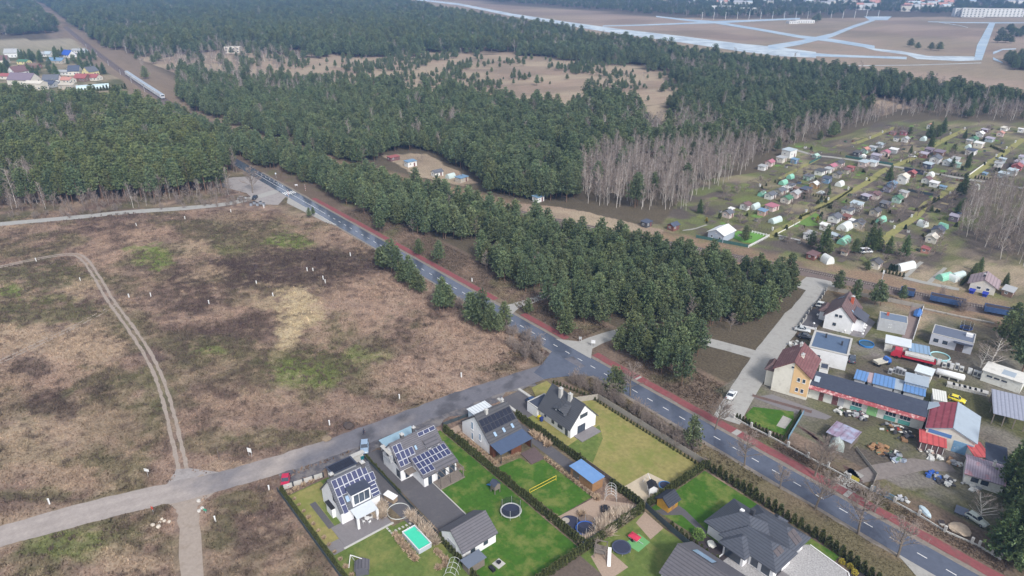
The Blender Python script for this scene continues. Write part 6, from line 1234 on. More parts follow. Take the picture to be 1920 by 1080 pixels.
roofbox('shed', 'long shed with blue ribbed roof ending in a red strip', 'shed', [Q8(370, 325, 2.6), Q8(600, 378, 2.6), Q8(640, 292, 2.6), Q8(405, 255, 2.6)], 2.3, stained, mat('blue_ribbed', lin(136, 164, 192), rough=.45, var=.06, corr=1.0))
for i, (c, lb) in enumerate([([Q7(1100, 655, 2.4), Q7(1222, 690, 2.4), Q7(1255, 592, 2.4), Q7(1112, 556, 2.4)], 'blue ribbed container roof closest to the tall orange house'), ([Q7(1297, 708, 2.4), Q7(1530, 768, 2.4), Q7(1556, 656, 2.4), Q7(1322, 600, 2.4)], 'blue ribbed container roof in the middle of the workshop row'), ([Q8(318, 792, 2.4), Q8(555, 855, 2.4), Q8(588, 745, 2.4), Q8(346, 688, 2.4)], 'blue ribbed container roof by the striped canopy')]): roofbox('storage_container', lb, 'container', c, 2.3, greyw, bluecont)
roofbox('storage_container', 'pale pink container roof between two blue ones', 'container', [Q7(1228, 690, 2.2), Q7(1292, 705, 2.2), Q7(1316, 602, 2.2), Q7(1260, 592, 2.2)], 2.1, greyw, mat('dull_pink_sheet', lin(176, 156, 160), rough=.7, var=.1))
roofbox('storage_container', 'pale grey container roof between two blue ones', 'container', [Q7(1535, 768, 2.2), Q8(312, 790, 2.2), Q8(340, 688, 2.2), Q7(1562, 658, 2.2)], 2.1, greyw, greysheet)
roofbox('canopy_roof', 'white and grey striped canopy behind the workshop', 'canopy', [Q8(645, 880, 2.3), Q8(795, 910, 2.3), Q8(820, 808, 2.3), Q8(670, 772, 2.3)], 2.1, greyw, mat('striped_sheet', lin(222, 222, 216), rough=.6, var=.05, corr=2.0))
roofbox('storage_container', 'stacked grey container beside the white site cabin', 'container', [Q8(345, 690, 3.4), Q8(598, 742, 3.4), Q8(620, 652, 3.4), Q8(352, 575, 3.4)], 3.2, mat('grey_container', lin(164, 172, 178), rough=.6, var=.1, corr=1.5), greysheet)
r, L, W = roofbox('site_cabin', 'white site cabin standing behind the stacked container', 'cabin', [Q8(462, 560, 2.8), Q8(645, 622, 2.8), Q8(690, 545, 2.8), Q8(482, 490, 2.8)], 2.5, white, mat('cabin_roof', lin(214, 222, 226), rough=.6)); win(r, L, W, 'S', -.6, 1.1, 1.3, .8)
r, L, W = roofbox('depot_shed', 'long white depot shed with patched flat roof and loading bench', 'shed', [Q8(1238, 560, 3.2), Q8(1700, 720, 3.2), Q8(1720, 600, 3.2), Q8(1262, 458, 3.2)], 3.0, stained, mat('patched_white_roof', lin(216, 214, 208), rough=.8, var=.1, dirt=lin(150, 146, 140), dirt_amt=.6, dirt_scale=.35))
for p in (-2.6, -1.0, .6): win(r, L, W, 'S', p, 1.6, 1.2, .5)
MB().slab([(-.6, -1.6, 3.14), (2.2, -1.6, 3.14), (2.2, 1.2, 3.14), (-.6, 1.2, 3.14)], .02).build('roof_patch', greysheet, r)
x, y, L, W, rz = fit([Q8(1305, 1040, 3), Q8(1690, 1130, 3), Q8(1720, 890, 3), Q8(1338, 796, 3)]); t = thing('open_barn', 'open barn with grey corrugated roof on posts', 'barn', (x, y, 0), rz)
MB().slab([(-L / 2, -W / 2, 2.9), (L / 2, -W / 2, 2.9), (L / 2, W / 2, 3.5), (-L / 2, W / 2, 3.5)], .08).build('roof', corrm, t); MB().box(-L / 2 + .2, W / 2 - .5, 0, L / 2 - .2, W / 2 - .3, 3.35).build('back_wall', woodg, t)
for i in range(4):
    for yy, zz in ((-W / 2 + .2, 2.85), (0, 3.12)): MB().box(-L / 2 + .3 + i * (L - .6) / 3 - .1, yy - .1, 0, -L / 2 + .3 + i * (L - .6) / 3 + .1, yy + .1, zz).build('post', woodg, t)
# tank, truck, pick-up, machines
p = Q8(835, 660); t = thing('storage_tank', 'long white cylindrical tank lying on cradles', 'tank', (*p, 0), R(18)); MB().tube([(-3.2, 0, 1.3), (-3.0, 0, 1.3), (3.0, 0, 1.3), (3.2, 0, 1.3)], [.5, .85, .85, .5], 14).build('tank', frame_w, t, True)
for x in (-2, 0, 2): MB().box(x - .15, -.7, 0, x + .15, .7, .8).build('cradle', concm, t)
def truck(label, loc, rz, col, L, bed=None, W=2.3, H=2.6, z=0, name='truck'):
    t = thing(name, label, 'truck', (loc[0], loc[1], z), rz); pm = mat('truck_%d_%d_%d' % col, lin(*col), rough=.35, spec=.5); a = L / 2
    cl = L * .24; mb = MB(); mb.add([(a - cl, -W / 2, .6), (a, -W / 2, .6), (a, W / 2, .6), (a - cl, W / 2, .6), (a - cl, -W / 2, H * .62), (a, -W / 2, H * .55), (a, W / 2, H * .55), (a - cl, W / 2, H * .62), (a - cl, -W * .45, H), (a - cl * .3, -W * .45, H), (a - cl * .3, W * .45, H), (a - cl, W * .45, H)], [(0, 3, 2, 1), (0, 1, 5, 4), (1, 2, 6, 5), (2, 3, 7, 6), (3, 0, 4, 7), (4, 5, 9, 8), (6, 7, 11, 10), (7, 4, 8, 11), (8, 9, 10, 11)]); mb.build('cab', pm, t)
    MB().add([(a + .01, -W * .44, H * .57), (a + .01, W * .44, H * .57), (a - cl * .29, W * .4, H * .97), (a - cl * .29, -W * .4, H * .97)], [(0, 1, 2, 3)]).build('windscreen', carglass, t)
    bm_ = mat('bed_%d_%d_%d' % bed, lin(*bed), rough=.6, var=.1); mb = MB().box(-a, -W / 2, .85, a - cl - .15, W / 2, 1.0)
    for s in (-1, 1): mb.box(-a, s * W / 2 - .03, 1.0, a - cl - .15, s * W / 2 + .03, 1.4)
    mb.box(-a, -W / 2, 1.0, -a + .06, W / 2, 1.4); mb.build('load_bed', bm_, t); MB().box(-a + .2, -.4, .5, a - .3, .4, .85).build('chassis', black, t)
    for x in ([-a + .8, a - cl * .6] if L < 6 else [-a + .9, -a + 2.1, a - cl * .6]):
        for s in (-1, 1): MB().tube([(x, s * (W / 2 - .3), .45), (x, s * W / 2 - .0, .45)], .45, 12).build('wheel', tyre, t)
    return t
tr_ = truck('red flatbed recovery truck loaded with pale slabs', Q8(420, 455), R(200), (184, 52, 70), 10.5, (190, 50, 70)); MB().box(-4.8, -1.0, 1.45, 2.0, .9, 2.0).build('cargo', mat('pale_slabs', lin(196, 194, 190), rough=.8, var=.2, scale=1.5), tr_)
truck('small blue pick-up with empty pale bed', Q8(75, 500), R(70), (62, 112, 190), 4.6, (196, 192, 180), 1.8, 1.9, name='pickup_truck')
for i, (x, y, lb) in enumerate([(715, 500, 0), (775, 525, 0), (820, 530, 0), (860, 548, 0), (915, 555, 0), (970, 572, 0), (1062, 600, 0), (1122, 625, 0), (1165, 640, 0), (170, 600, 1), (222, 590, 1), (250, 600, 1), (282, 610, 1), (318, 618, 1)]):
    t = thing('old_machine', 'discarded white box machine in the row along the depot shed' if not lb else 'discarded grey box machine with dark opening behind the container roofs', 'machine', (*Q8(x, y), 0), R(18 + random.uniform(-6, 6)), 'discarded machines by the shed' if not lb else 'discarded machines by the containers')
    hh = random.uniform(1.2, 1.9); MB().box(-.45, -.45, 0, .45, .45, hh).build('case', mat('machine_white', lin(208, 208, 204), rough=.5, var=.08) if not lb else greyw, t); MB().box(-.32, -.48, .35, .32, -.451, hh - .25).build('front', mat('machine_dark', lin(96, 98, 104), rough=.5) if lb or i % 3 else frame_w, t); MB().box(-.3, -.3, hh, .3, .3, hh + .06).build('top_plate', greyw, t)
p = K4(1210, 250); t = thing('covered_boat', 'boat under a blue cover at the end of the sett drive', 'boat', (*p, 0), R(105)); mb = MB(); prof = [(-2.6, .5, .7), (-2.4, .95, .95), (0, 1.1, 1.25), (1.8, .85, 1.15), (2.9, .15, .9)]
for x, w, z in prof: mb.v += [(x, -w, .55), (x, -w, z * .8), (x, 0, z + .35), (x, w, z * .8), (x, w, .55)]
for i in range(4):
    for k in range(4): mb.f.append((i * 5 + k, i * 5 + 5 + k, i * 5 + 6 + k, i * 5 + k + 1))
mb.f += [(0, 1, 2, 3, 4), (24, 23, 22, 21, 20)]; mb.build('cover', mat('blue_tarp', lin(70, 116, 182), rough=.5, var=.12), t); MB().box(-2, -.5, .2, 2, .5, .55).build('hull', frame_w, t)
for s in (-1, 1): MB().tube([(-.4, s * .9, .3), (-.4, s * 1.05, .3)], .3, 10).build('wheel', tyre, t)
# concrete slab row and pallets in the yard
for i in range(7):
    p = Q8(850 + i * 62, 745 + i * 15); t = thing('slab_pile', 'pile of pale concrete slabs in the row beside the long tank', 'slab pile', (*p, 0), R(18), 'slab piles beside the tank')
    for k in range(3): MB().cbox(random.uniform(-.1, .1), random.uniform(-.1, .1), .15 + k * .3, 1.7, 1.5, .26, random.uniform(-.1, .1)).build('slab', concm, t)
def heap(name, label, loc, n, r, cols, hmax=1.0, seed=0):
    rg = random.Random(seed); t = thing(name, label, 'scrap heap', (loc[0], loc[1], 0))
    for i in range(n):
        a, q = rg.uniform(0, 6.28), r * math.sqrt(rg.random()); c = rg.choice(cols); s = rg.uniform(.3, 1.0); z = rg.uniform(.1, hmax * (1 - q / r * .6))
        o = MB().cbox(0, 0, 0, s * 1.3, s * .8, s * rg.uniform(.25, .6)).build('scrap_piece', mat('scrap_%d_%d_%d' % c, lin(*c), rough=.7, var=.15), t); o.location = (math.cos(a) * q, math.sin(a) * q, max(.12, z)); o.rotation_euler = (rg.uniform(-.35, .35), rg.uniform(-.35, .35), rg.uniform(0, 6.28))
    return t
WH, DK, RD, BL, BR, GN, GY = (214, 214, 210), (74, 74, 78), (176, 70, 62), (72, 112, 186), (150, 118, 90), (96, 128, 104), (160, 162, 166)
heap('scrap_heap', 'heap of scrap with white fridge parts by the teal workshop windows', K5(640, 225), 34, 3.2, [WH, DK, RD, DK, BR, GY], 1.2, 1)
heap('scrap_heap', 'round brown heap of planks with green barrels', K5(535, 325), 30, 1.9, [BR, BR, GN, (176, 138, 100)], .8, 2)
heap('scrap_heap', 'collapsed glasshouse frame and white sheets beside the brown heap', K5(620, 370), 26, 2.1, [GY, WH, DK, GN, (150, 160, 176)], 1.0, 3)
heap('scrap_heap', 'heap under a bright blue tarpaulin in the scrap yard', K5(865, 485), 16, 1.5, [BL, BL, (56, 96, 180), GY], 1.1, 4)
heap('scrap_heap', 'dark scrap with a pale car shell beside the blue tarpaulin', K5(935, 520), 22, 1.9, [DK, WH, GY, DK], 1.0, 5)
heap('scrap_heap', 'discarded white furniture in front of the red lean-to shed', K5(840, 350), 18, 2.4, [WH, GY, (190, 170, 160), WH], .8, 6)
heap('scrap_heap', 'pale stones and boxes by the wall of the lilac-roofed shed', K5(980, 410), 16, 1.3, [WH, BR, GY, (206, 176, 140)], .8, 7)
heap('scrap_heap', 'dinghy and boards in front of the lilac-roofed shed', K5(1075, 545), 12, 1.5, [WH, GY, (206, 196, 120)], .5, 8)
heap('scrap_heap', 'white wreck and green drums by the workshop corner', K5(315, 105), 16, 1.6, [WH, WH, GN, DK], 1.0, 9)
heap('scrap_heap', 'pile of bicycles and boxes by the green workshop door', K5(420, 125), 24, 1.8, [DK, GY, (150, 120, 130), WH], 1.0, 10)
heap('scrap_heap', 'small pile of crates inside the yard gate', K5(675, 625), 10, 1.0, [WH, GY, BL, (206, 206, 214)], .7, 11)
heap('scrap_heap', 'grey rubble beside the saloon parked by the wall', K4(400, 455), 26, 2.3, [GY, (140, 134, 128), WH], .8, 12)
p = K5(810, 700); t = thing('rowing_boat', 'upturned pale blue rowing boat in the grass by the garden wall', 'boat', (*p, 0), R(-35)); mb = MB(); prof = [(-1.6, .35, .3), (-1, .62, .5), (0, .7, .55), (1, .55, .48), (1.7, .08, .25)]
for x, w, z in prof: mb.v += [(x, -w, 0), (x, -w * .7, z * .8), (x, 0, z), (x, w * .7, z * .8), (x, w, 0)]
for i in range(4):
    for k in range(4): mb.f.append((i * 5 + k, i * 5 + 5 + k, i * 5 + 6 + k, i * 5 + k + 1))
mb.f += [(0, 1, 2, 3, 4), (24, 23, 22, 21, 20)]; mb.build('hull', mat('pale_blue_hull', lin(196, 212, 220), rough=.5), t); MB().tube([(-1.6, 0, .32), (1.7, 0, .27)], .04, 4).build('keel', greyw, t)
roofbox('cold_frame', 'square concrete trough near the garden wall', 'trough', [K5(885, 765, .5), K5(925, 772, .5), K5(935, 750, .5), K5(895, 742, .5)], .5, concm, darkmulch, .08)
roofbox('lean_to_sheet', 'tilted slate blue sheet lying by the old car', 'sheet', [K5(985, 690, .6), K5(1055, 718, .6), K5(1065, 690, .6), K5(1000, 665, .6)], .5, woodg, MATS['slate_roof'], slope=.2)
rock('sand_heap', 'heap of pale sand inside the garden wall', K5(1010, 805), 2.0, (186, 168, 148), .3, None, 61)
# vegetable garden and front garden by the road
roofbox('shed', 'rusty shed with purple and blue sheet roof in the vegetable garden', 'shed', [K3(1130, 165, 2.2), K3(1278, 245, 2.2), K3(1325, 158, 2.4), K3(1165, 100, 2.4)], 2.1, woodg, mat('purple_blue_sheet', lin(150, 132, 152), rough=.6, var=.1, corr=.8, dirt=lin(170, 182, 206), dirt_amt=.8, dirt_scale=.3, dirt_cut=.5), slope=.15)
hoops('weathered grey glasshouse in the vegetable garden', K3(1180, 250), R(110), 4.4, 3.0, 2.1, (190, 194, 190), 0, mat('dull_glass', lin(176, 186, 182), rough=.3, var=.15), name='greenhouse')
for i in range(6): mb = MB(); a_, b_ = K3(1215 + i * 10, 380 + i * 13), K3(1290 + i * 10, 415 + i * 13); ribbon(dense([a_, b_], .6), .28, .03, .05, mb); struct('garden_bed', mb, mat('dark_bed', lin(104, 84, 78), rough=.95, var=.25, scale=3))
for i in range(4): mb = MB(); a_, b_ = K3(930 + i * 30, 130 + i * 22), K3(1040 + i * 22, 190 + i * 22); ribbon(dense([a_, b_], .6), .3, .03, .05, mb); struct('garden_bed', mb, MATS['dark_bed'])
flat_poly('lawn', [K3(650, 10), K3(905, 40), K3(905, 95), K3(850, 195), K3(620, 105), K3(600, 60)], lawn_g, .03)
flat_poly('patio', [K3(838, 65), K3(895, 90), K3(850, 150), K3(795, 130)], mat('weathered_slab', lin(168, 164, 158), rough=.9, var=.15), .045)
hedge('clipped box hedge round the front lawn of the tall orange house', [K3(545, 75), K3(640, 130), K3(840, 225), K3(910, 110), K3(945, 55)], .8, .62, 'box_hedge')
flat_poly('garden_path', [K4(110, 800), K4(240, 780), K4(520, 880), K4(640, 930), K4(600, 950), K4(380, 905)], slate, .028)
wposts = [K3(x, y) for x, y in ((525, 82), (635, 140), (750, 197), (868, 262), (992, 330), (1120, 392), (1255, 467), (1395, 542))] + [K5(625, 640), K5(770, 720), K5(925, 815), K5(1085, 885), K5(1128, 905), K5(1203, 950), K5(1253, 980)]
root = thing('garden_wall', 'low concrete wall with pale pillars along the cycle path', 'wall', (0, 0, 0))
for p in wposts: MB().box(p[0] - .22, p[1] - .22, 0, p[0] + .22, p[1] + .22, 1.35).build('pillar', concm, root)
for a_, b_ in zip(wposts[:-1], wposts[1:]):
    if abs(a_[0] - K3(1395, 542)[0]) < .01: continue
    d = math.hypot(b_[0] - a_[0], b_[1] - a_[1]); MB().cbox((a_[0] + b_[0]) / 2, (a_[1] + b_[1]) / 2, .15, d - .46, .2, .36, math.atan2(b_[1] - a_[1], b_[0] - a_[0])).build('plinth', concm, root)
a_, b_ = K3(1395, 542), K5(625, 640); t = thing('metal_gate', 'blue metal double gate of the scrap yard', 'gate', (a_[0], a_[1], 0), math.atan2(b_[1] - a_[1], b_[0] - a_[0])); d = math.hypot(b_[0] - a_[0], b_[1] - a_[1]); gm_ = mat('gate_blue', lin(92, 140, 178), rough=.5)
for k in range(2):
    o = MB().box(.3 + k * d / 2, -.03, .15, d / 2 - .1 + k * d / 2 - .1, .03, .25).box(.3 + k * d / 2, -.03, 1.35, d / 2 - .2 + k * d / 2, .03, 1.45).build('leaf_frame', gm_, t)
    for i in range(9): MB().box(.4 + k * d / 2 + i * (d / 2 - .7) / 8 - .03, -.025, .25, .4 + k * d / 2 + i * (d / 2 - .7) / 8 + .03, .025, 1.35).build('bar', gm_, o)
fence('side_wall', 'crooked pale concrete wall between the vegetable garden and the scrap yard', 'wall', [K3(1300, 280), K3(1430, 450), K3(1395, 540)], .8, fpanel, fpanel, 2.4)
fence('blue_fence', 'pale blue mesh fence beside the front lawn', 'fence', [K3(965, 55), K3(870, 215)], 1.1, mat('pale_blue_mesh', lin(128, 160, 176), rough=.6), gm_, 2.4)
fence('garden_wall', 'dark brown wall between the tall orange house and the lawn', 'wall', [K4(110, 795), K4(500, 905)], .7, mat('brown_wall', lin(128, 108, 102), rough=.9, var=.12), MATS['brown_wall'], 2.6)
fence('street_wall', 'pale pillared wall of the brown-roofed house along the street', 'wall', [K4(425, 325), K4(500, 215), K4(555, 165), K4(600, 90)], 1.0, frame_d, concm, 2.6, .35)
fence('street_wall', 'white wall between the brown-roofed house and the flat building', 'wall', [K4(430, 330), K4(530, 352)], .7, white, white, 2.6, .3)
fence('back_wall', 'long grey concrete wall between the yards and the railway', 'wall', [K4(610, 85), K4(1030, 165), K4(1245, 210)], 1.4, fpanel, fpanel, 2.8, .2)
fence('back_wall', 'pale sand-coloured kerb wall beyond the sett drive', 'wall', [K4(1250, 212), K4(1480, 262), K4(1720, 310)], .4, fpanel, fpanel, 2.8, .2, .6)
fence('side_wall', 'white wall beside the sett drive with the covered boat', 'wall', [K4(1245, 212), K4(1180, 415)], 1.0, frame_w, frame_w, 2.8, .2)
# big spruces at the right edge, roadside trees
SPR = [(pine_trunk(400 + i, 14, 3, .04, .2), pine_crown(410 + i, 14, 3.3, .04, per=10, nw=17, tint=(.85, .95, .8), flat=.8)) for i in range(2)]
for a_, b_ in SPR: a_.materials.append(bark); b_.materials.append(needles)
src = {}
for i, (u, v, s) in enumerate([(1890, 1030, .95), (1915, 1000, 1.0), (1872, 1040, .75), (1935, 1050, 1.1), (1905, 960, 1.0), (1890, 920, .9), (1925, 900, 1.05), (1912, 1062, .9), (1945, 960, 1.1)]):
    t = thing('spruce_tree', 'dark spruce in the dense stand beside the scrap yard', 'spruce tree', (*G(u, v), 0), i * 1.3, 'spruces beside the scrap yard'); t.scale = (s, s, s); obj('trunk', SPR[i % 2][0], None, t); obj('crown', SPR[i % 2][1], None, t)
ROADT = [bare_tree(500 + i, h_, sp_, 26, .24, 9, up=.75, first=.26, tw_r=.04) for i, (h_, sp_) in enumerate([(9.5, 4.2), (10.5, 4.6), (8.5, 3.8)])]
for a_, b_ in ROADT: a_.materials.append(mat('oak_bark', lin(122, 112, 102), rough=.95, var=.2, scale=3)); b_.materials.append(twigm)
for i, (u, v, s, lb) in enumerate([(1341, 805, .85, 'between the street mouth and the cycle path'), (1396, 874, .8, 'on the verge below the front lawn of the tall orange house'), (1462, 916, .6, 'thin, on the verge before the bungalow hedge'), (1528, 955, .95, 'on the verge opposite the vegetable garden'), (1609, 1001, 1.0, 'on the verge opposite the blue gate'), (1683, 1044, .95, 'on the verge by the slip road'), (1527, 893, 1.0, 'between the cycle path and the vegetable garden'), (1182, 742, .85, 'on the verge beside the garden fence corner'), (1640, 960, .75, 'beside the cycle path near the blue gate')]):
    t = thing('roadside_tree', 'leafless roadside tree ' + lb, 'bare tree', (*G(u, v), 0), i * 2.1); t.scale = (s, s, s); obj('trunk', ROADT[i % 3][0], None, t); obj('branches', ROADT[i % 3][1], None, t)
for i, (u, v, s, lb) in enumerate([(1852, 690, 1.25, 'leafless white birch beside the flat pale house'), (1838, 975, .85, 'thin white birch beside the old car in the scrap yard'), (1838, 690, .9, 'slender white birch leaning beside the depot shed')]):
    t = thing('birch_tree', lb, 'birch tree', (*G(u, v), 0), i * 2.1); t.scale = (s, s, s * .8); a_, b_ = bare_tree(520 + i, 10, 4.0, 24, .13, 5, True, .8, .15, .026); a_.materials.append(mat('white_birch_bark', lin(216, 210, 202), rough=.8, var=.1)); b_.materials.append(btwigm); obj('trunk', a_, None, t); obj('branches', b_, None, t)
for i, (u, v, s) in enumerate([(474, 362, 1.0)]):
    t = thing('dead_tree', 'gnarled pale bare oak at the corner of the wood by the forecourt', 'bare tree', (*G(u, v), 0), .4); t.scale = (1.25, 1.25, 1.15); a_, b_ = ROADT[1]; obj('trunk', a_, None, t); obj('branches', b_, None, t)
scr = []
for u0, v0, u1, v1, n in [(930, 600, 1020, 660, 26), (1060, 715, 1150, 750, 22), (1140, 745, 1300, 850, 40), (960, 650, 1030, 690, 12), (800, 560, 960, 610, 10), (1200, 790, 1320, 880, 14), (1760, 560, 1830, 590, 8), (200, 392, 480, 380, 26), (0, 410, 200, 400, 12)]:
    for k in range(n): t_ = random.random(); scr.append((u0 + (u1 - u0) * t_ + random.uniform(-10, 10), v0 + (v1 - v0) * t_ + random.uniform(-6, 6)))
n_ = 0
for u, v in scr:
    x, y = G(u, v)
    if 37 < y < 48 or (y < 31 and -32 < x < 60 and y > -42) : continue
    a_, b_ = BUSH[n_ % 3]; n_ += 1; s = random.uniform(.7, 1.25); t = thing('bare_bush', 'leafless brown thicket bush along the road verges', 'bush', (x, y, 0), random.uniform(0, 6.28), 'bare bushes along the verges'); t.scale = (s, s, s); obj('stems', a_, None, t); obj('twigs', b_, None, t)
# ================================================================ ALLOTMENT GARDENS
ZA = {1: (1280, 300, 6.0), 2: (1420, 270, 7.2), 3: (1600, 220, 6.0), 4: (1480, 380, 6.75), 5: (1680, 380, 4.908), 9: (0, 0, 1.0)}
def Z(k, x, y, z=0): u0, v0, s = ZA[k]; return G(u0 + x / s, v0 + y / s, z)
pa, pb = Z(2, 470, 1060), Z(2, 1500, 520); LANE = math.atan2(pb[1] - pa[1], pb[0] - pa[0])
COLN = {'white': (228, 228, 226), 'cream': (222, 212, 190), 'beige': (196, 182, 160), 'pink': (222, 190, 180), 'salmon': (206, 156, 134), 'blue': (96, 148, 196), 'paleblue': (172, 194, 206), 'grey': (170, 174, 178), 'slate': (96, 102, 116), 'navy': (70, 82, 112), 'dark': (82, 82, 88), 'red': (186, 76, 76), 'maroon': (128, 82, 86), 'rose': (200, 96, 120), 'green': (66, 136, 92), 'mint': (160, 206, 188), 'orange': (206, 146, 76), 'brown': (140, 100, 80), 'purple': (128, 108, 130), 'lilac': (170, 160, 184), 'coral': (218, 130, 110), 'brick': (150, 80, 66)}
COLN = {k: tuple(int(min(235, (c * .62 + .38 * sum(v) / 3) * .94 + 10)) for c in v) for k, v in COLN.items()}
def cabin(k, x, y, w, d, wc, rc, kind='g', h=2.3, rot=0.0, where='in the allotment gardens'):
    px, py = Z(k, x, y); w *= .84; d *= .84; h *= .92; a = LANE + R(rot) + R(random.uniform(-5, 5)); wm = mat('cabin_wall_' + wc, lin(*COLN[wc]), rough=.85, var=.1, dirt=tuple(c * .7 for c in lin(*COLN[wc])), dirt_amt=.4, dirt_scale=.8); rm = mat('cabin_roof_' + rc, lin(*COLN[rc]), rough=.7, var=.14, scale=1.2, dirt=tuple(c * .75 + .03 for c in lin(*COLN[rc])), dirt_amt=.5, dirt_scale=.7)
    nm = {'paleblue': 'pale blue', 'navy': 'navy blue', 'slate': 'slate grey', 'mint': 'mint green', 'rose': 'rose red', 'maroon': 'maroon', 'dark': 'black'}
    big = 'large ' if w >= 6.3 else 'tiny ' if w <= 3 else ''
    label = f"{big}{nm.get(wc, wc)} cabin with {nm.get(rc, rc)} {'pitched' if kind == 'g' else 'flat'} roof {where}"; grp = 'cabins ' + where
    if kind == 'g':
        hs_ = House('garden_cabin', label, 'cabin', px, py, w, d, h, h + d * .27, a, wm, rm, oh=.35, og=.3, t=.12, group=grp); root = hs_.root
    else: root = flat_house('garden_cabin', label, 'cabin', px, py, w, d, h, a, wm, rm, 0, grp, slope=.12)
    for f, p in (('S', -w * .22), ('W', d * .1)): win(root, w, d, f, p, h * .42, .9, .8, fm=frame_w, mull=2, sill=False)
    door(root, w, d, 'S', w * .22, .85, min(1.9, h - .2), MATS['brown_door']); return root
